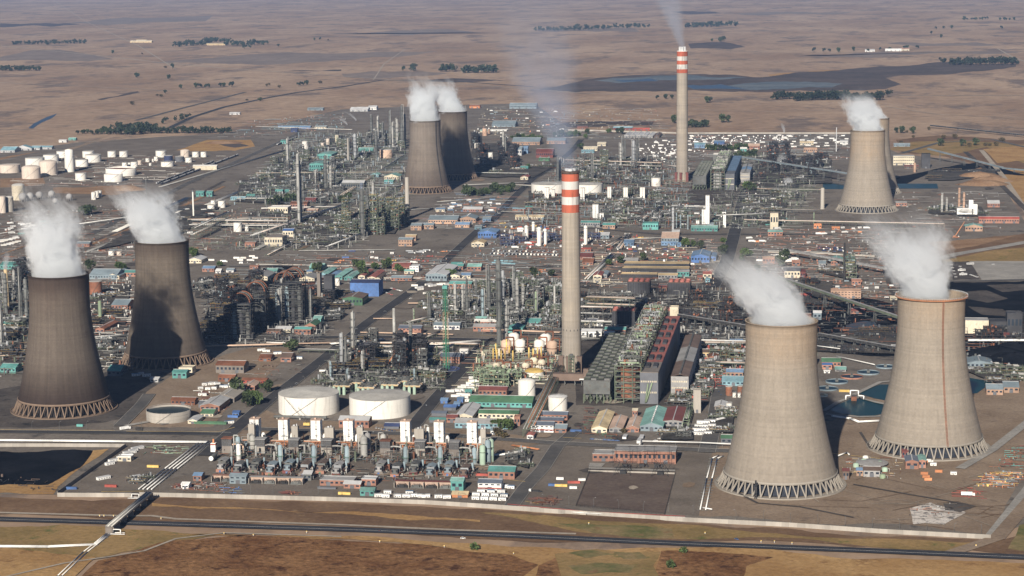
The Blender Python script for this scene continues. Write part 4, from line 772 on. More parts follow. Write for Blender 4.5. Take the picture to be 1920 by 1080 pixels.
def clutter(name, q, n, seed, cols, zmax=6, big=1., tall=.2):
    """low pipes, drums, kerbs and skids that cover the plant floor between the larger things: one mass nobody would count"""
    r = random.Random(seed); m = MB()
    for _ in range(n):
        p = G(*quadpt(q, r.random(), r.random())); k = r.randrange(len(cols)); t = r.random(); z = r.uniform(.3, zmax)*r.random(); L = r.uniform(4, 22)*big
        if t < .42: L *= 1.7; m.tube((p.x-L/2, p.y, z+.3), (p.x+L/2, p.y, z+.3), r.uniform(.12, .38), 5, k)
        elif t < .58: L *= 1.3; m.tube((p.x, p.y-L/2, z+.3), (p.x, p.y+L/2, z+.3), r.uniform(.12, .4), 5, k)
        elif t < .68: hh = zmax*r.uniform(.5, 1.4); m.box(p.x-.2, p.y-.2, 0, p.x+.2, p.y+.2, hh, k); m.tube((p.x, p.y, hh), (p.x+r.uniform(-9, 9), p.y, hh), .25, 4, k)
        elif t < .68+tall: q_ = r.uniform(.4, 1.3); m.lathe([(q_, 0), (q_, r.uniform(2, zmax*1.4))], 8, p.x, p.y, k)
        else: m.cbox(p.x, p.y, 0, r.uniform(.8, 3.6)*big, r.uniform(.8, 3.4)*big, r.uniform(.5, 2.2), k)
    o = m.build(name, list(cols)); o['kind'] = 'stuff'; return o

# ---------------------------------------------------------------- trees
def tree_proto(key, h, wdt, leafm, look, seed, n=260, lean=1.0):
    if key in PR: return PR[key]
    r = random.Random(seed); o = thing('tree', look, 'tree', (0,0,0)); t = MB(); t.lathe([(h*.045, 0), (h*.03, h*.35), (h*.012, h*.75)], 6)
    cl = []
    for i in range(7):
        a = r.uniform(0, 6.28); rr = wdt*.5*r.uniform(.25, .75); z = h*r.uniform(.38, .85); cl.append((rr*math.cos(a), rr*math.sin(a), z, wdt*r.uniform(.2, .34))); t.tube((0, 0, h*.3), (rr*math.cos(a)*.8, rr*math.sin(a)*.8, z), h*.012, 4)
    t.build('trunk', 'bark', o); c = MB(); s0 = wdt*.085
    for i in range(n):
        x, y, z, q = cl[i % len(cl)]; d = Vector((r.gauss(0, 1), r.gauss(0, 1), r.gauss(0, .8))).normalized()*q*r.uniform(.55, 1.05); p = Vector((x, y, z))+d
        if p.z < h*.16: continue
        u = Vector((r.gauss(0,1), r.gauss(0,1), r.gauss(0,1))).normalized(); v = u.orthogonal().normalized()*s0*r.uniform(.7, 1.5); w_ = u.cross(v).normalized()*s0*r.uniform(.7, 1.5)
        c.face([p-v-w_*.4, p+v*.3-w_, p+v+w_*.4, p-v*.3+w_])
    c.build('crown', leafm, o); PR[key] = o; return o
# ================================================================ HEROES
def at(x, y): return G(x, y)
# ---- white storage tanks behind the air separation row
tank(580, 783, 115, 37, 'tankwhite', 'tankroof', look='wide white storage tank left of its twin, behind the cold boxes', wm=None)
tank(713, 787, 116, 36, 'tankwhite', 'tankroof', look='wide white storage tank right of its twin, behind the cold boxes')
tank(988, 747, 33, 30, 'tankwhite', 'tankwhite', 'dome', look='white domed tank beside the orange and green pipe rack'); tank(1046, 772, 36, 26, 'tankwhite', 'white', look='low white tank in front of the boiler house')
cr = tank(317, 795, 84, 20, 'concrete', 'black', 'float', look='open round concrete water basin beside the sooty tower')
for c in list(C.objects):
    if c.parent is cr and c.name.startswith('roof'): c.name = 'water_surface'; c.data.materials[0] = GM['tankwater']
# ---- seven air separation units
def asu(cx, fx, k):
    p = G(cx, 835 + k*1.2); o = thing('cold_box', 'white panelled cold box tower in the row of seven', 'tower', p + Vector((0, 8, 0))); X = 4.9
    rows, cols = 8, 2
    MB().box(-X, -X, 0, X, X, 27).build('casing', 'concrete', o)
    pm = MB().box(-X/cols*.98, -.12, .06, X/cols*.98, .0, 24/rows-.06, 0, True).mesh('panel', 'white')
    for s in range(4):
        for i in range(cols):
            for j in range(rows):
                q = put('panel', pm, o, rz=s*math.pi/2); u = -X + X/cols*(2*i+1); a = s*math.pi/2; q.location = (u*math.cos(a)+X*math.sin(a), u*math.sin(a)-X*math.cos(a), 3+24/rows*j)
    l = MB(); [l.tube((.8+s, -X-.5, 2), (.8+s, -X-.5, 27), .1, 4) for s in (-.4, .4)]; l.cbox(.8, -X-.8, 11, 2.4, 1.2, .2); l.cbox(.8, -X-.8, 18, 2.4, 1.2, .2); l.build('ladder_frame', 'steeldark', o)
    MB().box(-X-.4, -X-.4, 27, X+.4, X+.4, 27.5, 0, True).box(-2, -1, 27.5, 0, 1, 29).build('roof', 'pinkroof', o)
    MB().lathe([(2.2, 0), (2.2, 10), (1.2, 12), (.1, 12.5)], 12, X+3.5, 0).build('side_vessel', 'white', o)
    # grey concrete block
    if k != 5:
        gw = (4, 4.2, 6, 4.0, 6.2, 4.2, 3.4)[k]; sh = thing('concrete_tower', f'plain {"broad" if gw > 5 else "slim"} beige concrete tower beside a white cold box', 'tower', p + Vector((X+gw+.8-(9 if k == 0 else -3), 4 if k else -8, 0)))
        MB().box(-gw*.8, -3, 0, gw*.8, 3, (25 if k == 0 else 21) if gw < 5 else 20).build('shaft', 'concrete', sh); MB().cbox(-1, 0, (25 if k == 0 else 21) if gw < 5 else 20, 2, 2, 1.2).cbox(1.6, .5, (25 if k == 0 else 21) if gw < 5 else 20, 1, 1, 2).build('roof_hood', 'lightgrey', sh)
    # pipe jungle round the cold box: orange steel and grey pipe
    og = thing('pipe_bridge', 'orange steel pipe bridge at the foot of a cold box', 'pipe rack', p + Vector((3, -1, 0))); f = MB(); r = random.Random(k)
    for i in range(5):
        for j in (0, 4): f.box(-8+i*4-.2, j-5.2, 0, -8+i*4+.2, j-4.8, 6.4)
    for z in (3.2, 4.8, 6.4): f.box(-8, -5.2, z-.3, 8, -4.8, z); f.box(-8, -1.2, z-.3, 8, -.8, z)
    f.build('frame', 'orange' if k else 'steelgreen', og)
    for i in range(5): y = -5+i*.9; MB().tube((-14, y, 6.8), (10, y, 6.8), .3, 6).build('pipe', ('orange', 'insul', 'alu', 'orange', 'minttank')[i], og)
    m = MB(); [m.path([(-10+i*3, -5.5, .5), (-10+i*3, -5.5, r.uniform(2, 5)), (-10+i*3+r.uniform(1, 3), -5.5, r.uniform(5, 6.4))], .35, 6) for i in range(6)]; m.build('pipework', 'orange', og)['kind'] = 'stuff'
    # filter house
    q = G(fx, 851 + k*1.1); h = thing('filter_house', 'dark louvred air filter house on a concrete base', 'filter house', q + Vector((0, 6, 0)))
    MB().box(-5.2, -5, 0, 5.2, 5, 8).box(-5.4, 5, 0, 5.4, 12, 5).build('base_block', ('concretedark', 'concrete')[k % 2], h); MB().box(-5.7, -5.6, 15.4, 5.7, 5.4, 16, 0, True).build('roof', 'rust' if k in (0, 4) else 'grey', h)
    MB().box(-5.3, -5.1, 8, 5.3, 5.1, 15.4).build('casing', 'steeldark', h); lm = MB().box(-5.2, -5.5, 0, 5.2, -5.1, .16, 0, True).mesh('louvre_slat', 'grey')
    for i in range(7): put('louvre_slat', lm, h, (0, 0, 8.5+i*.95))
    lv = MB().box(-.1, -5.55, 8.2, .1, -5.1, 15.3); 
    lv = lv.mesh('mullion', 'darkgrey')
    for i in range(5): put('mullion', lv, h, (-4+2*i, 0, 0))
    # blue-grey vessel
    if True:
        vx = fx + 21; v = thing('adsorber_vessel', f'{"white and blue" if k == 0 else "blue grey"} upright vessel behind the compressor houses', 'vessel', G(vx, 866+k*1.1) + Vector((9 if k else 0, 4, 0)))
        MB().lathe([(2.4, 0), (2.4, 5), (2.9, 5.4), (2.9, 6), (2.3, 6.4), (2.3, 16), (1.6, 17.4), (.1, 17.9)], 16).build('shell', 'bluevessel' if k else 'white', v)
        MB().lathe([(2.6, 6.1), (3.8, 6.1), (3.8, 6.3), (2.6, 6.3)], 14, cap=False, sm=False).lathe([(3.7, 7.2), (3.8, 7.35)], 14, cap=False).build('platform', 'green', v); MB().path([(0, 0, 17.6), (0, 0, 19.5), (-5, 0, 19.5), (-5, 0, 12)], .55, 7).path([(2.6, -2, 1), (2.6, -2, 14), (2.6, 1, 14)], .35, 6).build('riser_pipe', 'insul', v)
        dk_ = thing('air_duct', 'thick grey bent air duct between filter house and vessel', 'duct', q + Vector((5.5, 3, 0))); MB().path([(-1, 0, 9), (3, 0, 9.8), (9, -.5, 9.6), (11.5, -1, 8.5), (12, -1, 3), (12, -1, .5)], .85, 10).build('pipe', 'insul' if k else 'pinkpipe', dk_); MB().tube((6, 0, 0), (6, 0, 9), .3, 5).build('support_leg', 'steelgrey', dk_)
    # two compressor houses
    for j, (dx, yy) in enumerate(((-12, 886), (18, 891))):
        c0 = G(fx+dx, yy + k*1.1); c = thing('compressor_house', ('low', 'stepped')[j] + ' grey-roofed compressor house on a brick plinth', 'compressor house', c0 + Vector((0, 15, 0)), 0); rr = random.Random(k*7+j); u = rr.uniform(.9, 1.1)
        MB().box(-4.2, -16, 0, 4.2, -9, 3.4).build('plinth', ('brick', 'maroon', 'concretedark')[(k*2+j) % 3], c); MB().box(-4, -9, 0, 4, 17, 5.6*u).build('base_block', 'concretedark', c); MB().box(-4.1, 17, 0, 4.6, 24, 3.2).box(4.3, -6, 0, 6.6, 14, 2.2).build('foundation', 'concrete', c)
        rf = ('grey', 'steelgrey', 'bluegrey', 'brown')[(j+k) % 4]; hb_ = 5.6*u; MB().box(-3.7, -8, hb_, 3.7, 5, hb_+4.2, top=False).build('wall', 'alu' if j else 'steelgrey', c); MB().gable(-3.9, -8.2, 3.9, 5.2, hb_+4.2, 1.4, 'y', over=.5).build('roof', rf, c)
        MB().box(-3, -15, 3.4, 3, -10, 8.2).build('hood', rf, c); MB().box(-3.3, -15.4, 5.2, -1.4, -15, 7.4).box(1.4, -15.4, 5.2, 3.3, -15, 7.4).build('louvre_grille', 'black', c); MB().lathe([(1.2, 0), (1.2, 10.5), (.6, 11)], 10, 5.4, 7).build('vessel', 'bluevessel', c)
        MB().box(-3.2, 6.5, hb_, 3.2, 16, hb_+1.8).build('gearbox_casing', ('rust', 'sand', 'steelgrey')[(k+j) % 3], c)
        for mm, cc in zip((MB(), MB(), MB()), ('insul', 'steeldark', 'rust')):
            [mm.path([(rr.uniform(-5, 6), -15.5, .4), (rr.uniform(-5, 6), -12, rr.uniform(1, 6)), (rr.uniform(-6, 7), -4, rr.uniform(2, 8)), (rr.uniform(-6, 7), 8, rr.uniform(2, 8))], rr.uniform(.18, .4), 5) for _ in range(5)]; [mm.hcyl(rr.uniform(-2, 2), rr.uniform(7, 16), hb_+2.4, rr.uniform(2, 5), rr.uniform(.5, .9), 'y', 8) for _ in range(2)]; [mm.cbox(rr.uniform(-6.5, 7), rr.uniform(-14, 22), 0, rr.uniform(1, 3), rr.uniform(1, 3), rr.uniform(1.5, 7)) for _ in range(6)]; mm.build('pipework', cc, c)['kind'] = 'stuff'
        MB().box(-1, -16.1, .2, 1, -16.01, 2.6).build('door', 'green' if k % 2 else 'blue', c); g = MB(); [g.box(-3.75, -7+i*3, hb_+.8, -3.71, -5+i*3, hb_+2.8).box(3.71, -7+i*3, hb_+.8, 3.75, -5+i*3, hb_+2.8) for i in range(4)]; g.build('window_pane', 'glass', c)['kind'] = 'stuff'
for k, (cx, fx) in enumerate(zip((476, 530, 591, 652, 759, 822, 884), (425, 487, 550, 612, 722, 787, 851))): asu(cx, fx, k)
for i, (x, y, h, r0, c) in enumerate([(905, 872, 19, 3.0, 'minttank'), (915, 868, 22, 3.0, 'bluevessel'), (921, 866, 22, 2.8, 'minttank'), (683, 857, 20, 3.6, 'insul'), (690, 852, 21, 3, 'grey'), (447, 850, 16, 2.5, 'bluevessel'), (474, 842, 13, 3, 'insul'), (803, 832, 17, 1.6, 'white'), (719, 838, 12, 3, 'insul')]):
    o = thing('upright_vessel', f'{words_of(c)} upright vessel with a bent top pipe at the end of the cold box row', 'vessel', G(x, y)); MB().lathe([(r0, 0), (r0, h), (r0*.7, h+r0*.5), (.1, h+r0*.7)], 18).build('shell', c, o); MB().path([(0, 0, h+r0*.6), (0, 0, h+3), (-r0-2, 0, h+3), (-r0-2, 0, 4)], .6, 8).build('riser_pipe', 'insul', o); MB().lathe([(r0, h*.7), (r0+1, h*.7), (r0+1, h*.7+.2), (r0, h*.7+.2)], 14, cap=False, sm=False).build('platform', 'steelgreen', o)
clutter('skid_pipework', [(400, 862), (925, 874), (905, 838), (440, 826)], 1300, 11, ('insul', 'rust', 'steeldark', 'bluegrey', 'steelgrey', 'concretedark', 'steelgreen', 'brown'), 9, .42, .14)
clutter('skid_pipework', [(415, 893), (925, 903), (915, 866), (430, 856)], 420, 13, ('insul', 'rust', 'steeldark', 'steelgrey', 'concretedark', 'brown'), 4, .35, .1)
clutter('skid_pipework', [(395, 897), (740, 903), (860, 900), (410, 884)], 160, 12, ('steeldark', 'insul', 'rust', 'darkgrey'), 3, .35, .15)
# transformer bays
def bays(x0, x1, y, n, look, roof):
    p, wd = front(x0, x1, y); o = thing('transformer_bay', look, 'building', p + Vector((0, 6, 0))); X = wd/2; MB().box(-X, 0, 0, X, 3, 6.2).build('wall', 'pinkroof', o); MB().box(-X-.2, -1.5, 6.2, X+.2, 3.2, 6.6, 0, True).build('roof', roof, o)
    for i in range(n+1): MB().box(-X+wd*i/n-.25, -6, 0, -X+wd*i/n+.25, 0, 5.6).build('fire_wall', 'concrete', o)
    for i in range(n):
        x = -X+wd*(i+.5)/n; t = MB().cbox(x, -3, .4, wd/n*.4, 3, 2.8); [t.cbox(x+s*wd/n*.3, -3, .6, wd/n*.1, 2.6, 2.2) for s in (-1, 1)]; [t.tube((x+s, -3, 3.2), (x+s, -3, 4.6), .18, 5) for s in (-1, 0, 1)]; [t.path([(x+wd/n*q_, -5, .3), (x+wd/n*q_, -4.6, 2+q_), (x+wd/n*q_*.5, -2, 4.4)], .2, 5) for q_ in (-.4, -.25, .1, .3, .42)]; t.cbox(x, -5.2, 0, wd/n*.8, .3, 1.4); t.build('transformer', 'steelgrey' if i % 2 else 'steeldark', o)
bays(396, 432, 905, 2, 'short brick transformer bay with red roof at the left end', 'brick'); bays(465, 568, 909, 4, 'brick transformer bays with dark units below the left compressor houses', 'grey'); bays(738, 849, 917, 4, 'brick transformer bays with dark units below the right compressor houses', 'maroon')

P['precip_roof'] = mat('precip_roof', (.17, .17, .165), var=.35, stain=.4); P['precip_unit'] = mat('precip_unit', (.15, .15, .145), var=.4, stain=.4)
# ---- the boiler house rows (near and far)
def boiler_row(fx0, fx1, y, yend_len, h, look, name, roofc, wallc, hopper=False, red=None, vents=0, mono=False, cat='plant hall'):
    p, wd = front(fx0, fx1, y); L = yend_len; o = thing(name, look, cat, (p.x, p.y, 0)); X = wd/2
    if hopper:
        MB().box(-X, 0, 11, X, L, h).build('casing', wallc, o)
        f = MB(); n = max(3, int(L/12)); [f.box(x-.4, L*j/n-.4, 0, x+.4, L*j/n+.4, 11) for x in [-X+wd*i/4 for i in range(5)] for j in range(n+1)]; [beam(f, (-X+wd*i/4, 0, .5), (-X+wd*(i+1)/4, 0, 10.5), .3) or beam(f, (-X+wd*(i+1)/4, 0, .5), (-X+wd*i/4, 0, 10.5), .3) for i in range(4)]; f.build('support_lattice', 'steelgreen', o)['kind'] = 'stuff'
        for i in range(4):
            for j in range(min(n, 8)):
                x, yy = -X+wd*(i+.5)/4, L*(j+.5)/n; MB().lathe([(.5, 4), (wd/8.5, 11)], 4, x, yy, cap=False, sm=False, a0=math.pi/4).build('hopper', 'steelgrey', o)
        MB().box(-X-.5, -.5, h, X+.5, L+.5, h+.4, 0, True).build('roof', roofc, o)
        tm = MB().box(-3, -2, 0, 3, 2, 2).mesh('roof_unit', P['precip_unit']); gm = MB(); [gm.box(-3.4+i*1.36-.1, -2.4, 0, -3.4+i*1.36+.1, 2.4, 2.6) for i in range(6)]; gmm = gm.box(-3.4, -2.5, 2.4, 3.4, -2.3, 2.6).box(-3.4, 2.3, 2.4, 3.4, 2.5, 2.6).mesh('roof_frame', 'steelgreen')
        n = max(4, int(L/11))
        for j in range(n):
            for i in range(4):
                l_ = (-X+wd*(i+.5)/4, L*(j+.5)/n, h+.4); (put('roof_unit', tm, o, l_) if (i+j) % 2 else put('roof_frame', gmm, o, l_))
    else:
        MB().box(-X, 0, 0, X, L, h, top=False).build('wall', wallc, o)
        if mono: MB().face([(-X-.3, -.3, h+.02), (X+.3, -.3, h+.02), (X+.3, L*.16, h+.02), (-X-.3, L*.16, h+.02)]).box(-X-.2, -.2, h-.8, X+.2, L, h-.05, 0, False, False).build('roof', roofc, o); red and MB().face([(-X-.3, L*.16, h+.02), (X+.3, L*.16, h+.02), (X+.3, L, h+.02), (-X-.3, L, h+.02)]).build('roof_sheet', red, o)
        else:
            k = 3
            for i in range(k): MB().gable(-X, L*i/k+.2, X, L*(i+1)/k-.2, h, wd*.12, 'y', over=.35).build('roof', roofc if i % 2 == 0 else (red or roofc), o)
            for i in range(k): MB().box(-1, L*i/k+2, h+wd*.12, 1, L*(i+1)/k-2, h+wd*.12+1).build('ridge_vent', 'steelgrey', o)
        for j in range(vents):
            for s in (-1, 1): MB().cbox(s*X*.42+X*.05, L*(j+.7)/(vents+.6), h+.04, X*.5, L/vents*.42, 2.4).build('roof_vent', 'soot', o)
        w_ = MB()
        for z in (h*.34, h*.68): [w_.box(-X+1+i*(wd-2)/9, -.08, z, -X+1+(i+.6)*(wd-2)/9, -.01, z+2) for i in range(9)]
        w_.build('window_pane', 'cream', o)['kind'] = 'stuff'
    return o
def boiler(fx0, fx1, y, L, h, look, seed, cols=('insul', 'alu', 'palegreen', 'steelgrey', 'steelgrey', 'rust')):
    p, wd = front(fx0, fx1, y); X = wd/2; o = thing('boiler_structure', look, 'boiler structure', (p.x, p.y, 0)); r = random.Random(seed); f = MB(); n = max(4, int(L/14)); lv = 7
    for j in range(n+1):
        for i in range(4): f.box(-X+wd*i/3-.4, L*j/n-.4, 0, -X+wd*i/3+.4, L*j/n+.4, h)
        for l in range(1, lv+1): f.box(-X, L*j/n-.25, h*l/lv-.8, X, L*j/n+.25, h*l/lv)
    for l in range(1, lv+1):
        for i in range(4): f.box(-X+wd*i/3-.2, 0, h*l/lv-.7, -X+wd*i/3+.2, L, h*l/lv-.05)
    for l in range(lv):
        if l % 2 == 0: beam(f, (-X, -.1, h*l/lv), (X*.3, -.1, h*(l+1)/lv), .4)
        else: beam(f, (X, -.1, h*l/lv), (-X*.3, -.1, h*(l+1)/lv), .4)
    f.build('frame', 'steelgreen', o)
    for l in range(1, lv): MB().box(-X+.5, .5, h*l/lv, X-.5, L-.5, h*l/lv+.12, 0, True).build('deck_grating', 'steelgrey' if l % 2 else 'rust', o)
    for j in range(n): MB().box(-X*.55, L*(j+.2)/n, 4, X*.55, L*(j+.8)/n, h*r.uniform(.8, .95)).build('furnace_casing', r.choice(('steelgrey', 'grey', 'rust')), o)
    for j in range(n):
        for q in range(3):
            m = MB(); x = r.uniform(-X*.8, X*.8); yy = L*(j+r.random())/n
            if q == 0: m.hcyl(x*.3, yy, h+2.2, wd*.7, 1.1, 'x', 10); nm = 'steam_drum'
            elif q == 1: m.path([(x, yy, h*.9), (x, yy, h+5), (x+3, yy+2, h+6), (x+3, yy+2, h)], .6, 6); nm = 'vent_pipe'
            else: m.lathe([(1.3, h), (1.3, h+4), (.7, h+6)], 8, x, yy); nm = 'silencer'
            m.build(nm, r.choice(cols), o)
    pm = [MB() for _ in range(3)]
    for _ in range(int(L*5)):
        m = r.choice(pm); x, yy, z = r.uniform(-X, X), r.uniform(0, L), h+r.uniform(-.5, 6)*r.random(); t = r.random(); q = r.uniform(.12, .4)
        if t < .4: m.tube((x, yy, z), (min(X, x+r.uniform(2, 8)), yy, z), q, 4)
        elif t < .7: m.tube((x, yy, z), (x, yy+r.uniform(2, 9), z), q, 4)
        elif t < .9: m.tube((x, yy, h-1), (x, yy, z+2), q, 4)
        else: m.cbox(x, yy, h, r.uniform(.6, 2.6), r.uniform(.6, 2.6), r.uniform(.6, 2.4))
    for m, c in zip(pm, ('insul', 'steelgreen', 'steeldark')): m.build('roof_pipework', c, o)['kind'] = 'stuff'
    pm = MB()
    for _ in range(130):
        z = r.uniform(2, h); x = r.uniform(-X, X); pm.tube((x, -.4, z), (max(-X, min(X, x+r.uniform(-8, 8))), -.4, z), .22, 4)
        yy = r.uniform(0, L); pm.tube((-X-.4, yy, z), (-X-.4, yy+r.uniform(2, 12), z), .25, 4); pm.tube((X+.4, yy, z), (X+.4, yy+r.uniform(2, 12), z), .25, 4)
    pm.build('pipework', 'steelgrey', o)['kind'] = 'stuff'
    MB().box(-X, 1, h-.6, -X+.6, L, h+1).build('coal_chute_rail', 'lightgrey', o); return o
boiler_row(1094, 1144, 757, 300, 26, 'long grey precipitator block on hoppers beside the near banded chimney', 'precipitator_block', P['precip_roof'], 'steelgrey', hopper=True)
boiler(1153, 1202, 757, 420, 44, 'long open steel boiler structure with silvery pipework on top', 5)
boiler_row(1200, 1234, 758, 380, 37, 'tall dark bunker house with long red roof and black roof vents', 'bunker_house', 'concretedark', 'darkgrey', mono=True, red='redroof', vents=7)
boiler_row(1258, 1291, 741, 270, 22, 'grey brown turbine hall with ridged roof right of the red roof', 'turbine_hall', 'brown', 'grey', red='grey')
shed(1266, 1279, 742, 10, 8, 'grey', 'brick', 'x', look='small orange brick annex under the turbine hall gable', name='annex', flat=True)
boiler_row(1299, 1324, 356, 330, 30, 'far grey precipitator block beside the far chimney', 'precipitator_block', P['precip_roof'], 'steelgrey', hopper=True)
boiler(1332, 1358, 358, 420, 46, 'far open steel boiler structure beside the far chimney', 9, ('steelgrey', 'palegreen', 'insul'))
boiler_row(1358, 1377, 357, 420, 36, 'far dark bunker house with a blue roof stretch', 'bunker_house', 'darkgrey', 'darkgrey', mono=True, red='bluelight', vents=0)
boiler_row(1388, 1406, 342, 190, 22, 'far turbine hall with red and blue striped gable roof', 'turbine_hall', 'grey', 'grey', red='bluelight')
shed(1337, 1359, 318, 30, 36, 'tankwhite', 'steelgrey', look='far pale-topped boiler end house', flat=True, name='boiler_end_house', wins=0, doors=0)
# chutes and duct at the boiler fronts
for x, y in ((1217, 758), (1368, 357)):
    o = thing('ash_chute', 'pale forked ash chute on the dark bunker front ' + ('near the striped chimney' if x < 1300 else 'of the far boiler row'), 'chute', G(x, y)); MB().path([(-4, -1, 2), (-1, -1, 24)], 1., 6).build('chute_tube', 'palegreen', o); MB().path([(-3, -1, 3), (3.5, -1, 25)], 1., 6).build('chute_tube', 'palegreen', o)
o = thing('flue_duct', 'rusty brown flue duct between near chimney and precipitator block', 'duct', G(1072, 722)); MB().box(-22, -4, 6, 14, 5, 14, 0, True).build('casing', 'brown', o); MB().box(14, -3, 0, 20, 4, 20).build('casing', 'brown', o); f = MB(); [f.box(x-.4, y-.4, 0, x+.4, y+.4, 6) for x in (-20, -8, 4, 12) for y in (-3, 4)]; f.build('leg_frame', 'steelgrey', o); MB().box(10, -8, 8, 20, -4, 9, 0, True).build('canopy', 'white', o)
o = thing('lift_tower', 'pale green steel lift tower against the near chimney foot', 'tower', G(1071, 712)); f = MB(); [f.box(x-.3, y-.3, 0, x+.3, y+.3, 30) for x in (-3, 3) for y in (0, 5)]; [f.box(-3, 0, z, 3, 5, z+.4, 0, True) for z in range(4, 31, 4)]; [beam(f, (-3, -.1, z), (3, -.1, z+4), .25) for z in range(0, 28, 4)]; f.build('frame', 'steelgreen', o); MB().box(-2, 1, 26, 2, 4, 31).build('cab', 'steelgrey', o)
# cooling fan blocks with red tops and dark louvres
def fan_block(x0, x1, y, h, d, look):
    p, wd = front(x0, x1, y); o = thing('fan_cooler', look, 'cooler', (p.x, p.y+d/2, 0)); X, Y = wd/2, d/2; MB().box(-X, -Y, 0, X, Y, h-3).build('casing', 'soot', o)
    lm = MB().box(-.25, -Y-.5, 0, .25, -Y, h-3).mesh('louvre_slat', 'black'); n = 9
    for i in range(n): put('louvre_slat', lm, o, (-X+wd*(i+.5)/n, 0, 0))
    MB().box(-X-.4, -Y-.4, h-3, X+.4, Y+.4, h-2.4, 0, True).build('deck', 'brown', o); k = max(4, int(wd/7))
    fm = MB().lathe([(wd/k*.42, 0), (wd/k*.36, 2.4), (wd/k*.33, 2.4), (wd/k*.33, .3)], 12).mesh('fan_ring', 'redroof')
    for i in range(k):
        for j in range(2): put('fan_ring', fm, o, (-X+wd*(i+.5)/k, -Y/2+Y*j, h-2.4))
fan_block(1176, 1218, 553, 22, 30, 'black louvred fan cooler with red fan rings, left of the farther two'); fan_block(1252, 1294, 553, 21, 30, 'black louvred fan cooler with red fan rings, right of the farther two')
fan_block(1147, 1190, 614, 25, 30, 'black louvred fan cooler with red rings beside the near chimney'); fan_block(1231, 1272, 610, 22, 30, 'black louvred fan cooler with red rings behind the long red roof')
# cream transfer tower and dark conveyor galleries
def conveyor(a, za, b, zb, look, col='steeldark', wd=4.5, hh=3.4, n=6):
    A, B_ = G(a[0], a[1]), G(b[0], b[1]); d = B_-A; L = d.length; o = thing('conveyor_gallery', look, 'conveyor', A, math.atan2(d.y, d.x)); Z = lambda t: za+(zb-za)*t
    m = MB(); k = [(0,-wd/2,Z(0)),(L,-wd/2,Z(1)),(L,wd/2,Z(1)),(0,wd/2,Z(0))]; u = [(x,y,z+hh) for x,y,z in k]
    for i in range(4): j = (i+1) % 4; m.face([k[i], k[j], u[j], u[i]])
    m.face(k[::-1]); m.build('gallery_casing', col, o); MB().face([(x, y*1.15, z+.05) for x, y, z in u]).build('roof', 'grey' if col != 'lightgrey' else 'bluegrey', o)
    f = MB(); c = max(4, int(L/8))
    for i in range(c):
        x0, x1 = L*i/c, L*(i+1)/c
        for s in (-wd/2-.15, wd/2+.15): f.tube((x0, s, Z(i/c)), (x1, s, Z((i+1)/c)+hh) if i % 2 else (x1, s, Z((i+1)/c)), .16, 4); f.tube((x0, s, Z(i/c)), (x0, s, Z(i/c)+hh), .16, 4)
    f.build('truss_frame', 'steelgrey', o)
    for i in range(1, n):
        t = i/n; g = MB(); [g.tube((L*t+sx*1.5, s*2, 0), (L*t, s*1.2, Z(t)), .3, 4) for s in (-1, 1) for sx in (-1, 1)]; g.box(L*t-.3, -1.5, Z(t)*.5, L*t+.3, 1.5, Z(t)*.5+.3); g.build('trestle', 'steelgrey', o)
    return o
shed(1256, 1272, 612, 14, 26, 'cream', 'cream', look='tall cream transfer tower behind the red roof', flat=True, name='transfer_tower', wins=0)
conveyor((1272, 612), 14, (1400, 628), 10, 'dark trussed conveyor gallery running right from the cream transfer tower', n=8); conveyor((1460, 552), 24, (1690, 618), 14, 'olive inclined conveyor gallery passing behind the front pale tower', 'steelgreen', n=5)
conveyor((1390, 316), 26, (1600, 345), 20, 'far pale blue conveyor gallery crossing to the far pale towers', 'bluegrey', n=8); conveyor((1740, 300), 26, (1880, 322), 8, 'far conveyor gallery descending right from the dark screening house', 'bluegrey', n=6); conveyor((1880, 322), 7, (1990, 332), 6, 'far low conveyor running off to the right edge', 'bluegrey', n=5)
conveyor((1535, 640), 8, (1695, 668), 7, 'dark rope-railed conveyor beside the coal ground', n=7); conveyor((1470, 480), 10, (1660, 516), 9, 'grey conveyor passing the teal workshop', 'grey', n=7); conveyor((1745, 240), 6, (1960, 262), 5, 'far dark conveyor line on the right plain', 'steeldark', n=4)
conveyor((1815, 652), 9, (1960, 652), 9, 'white pipe gallery right of the laddered tower', 'white', 3, 2.4, 5)
# substation
office(1152, 1267, 870, 24, 13, 'brick', 'grey', 1, look='long orange brick switch house behind the bare gravel yard'); office(1111, 1152, 866, 18, 8, 'brick', 'grey', 1, look='low brick annex on the left of the switch house', name='switch_annex')
wall('pale low wall in front of the switch house transformers', [(1104, 885), (1265, 890)], 2.2, 6, 'concrete', 'yard_wall')
def gantry(x, y, look):
    o = thing('line_gantry', look, 'gantry', G(x, y)); f = MB()
    for sx, sy in ((-9, -9), (9, -9), (9, 9), (-9, 9)):
        f.tube((sx, sy, 0), (sx*.3, sy*.3, 12), .22, 4); f.tube((sx*1.05, sy, 0), (0, 0, 8), .16, 4); f.tube((sx*.3, sy*.3, 12), (sx*.9, sy*.9, 15), .2, 4)
    [f.tube((-14, s, 12), (14, s, 12), .22, 4) for s in (-3, 0, 3)]; [f.tube((s, -3, 12), (s+2, 3, 12), .12, 4) for s in range(-13, 13, 2)]; f.build('lattice', 'steeldark', o); MB().cbox(0, 0, 0, 6, 5, 4).build('base_block', 'steeldark', o)
    for s in (-8, 0, 8): MB().tube((s, 0, 12), (s, 0, 16), .35, 6).build('insulator', 'rust', o)
    return o
gantry(1168, 889, 'dark spidery line gantry at the left of the gravel yard'); gantry(1238, 891, 'dark spidery line gantry at the right of the gravel yard')
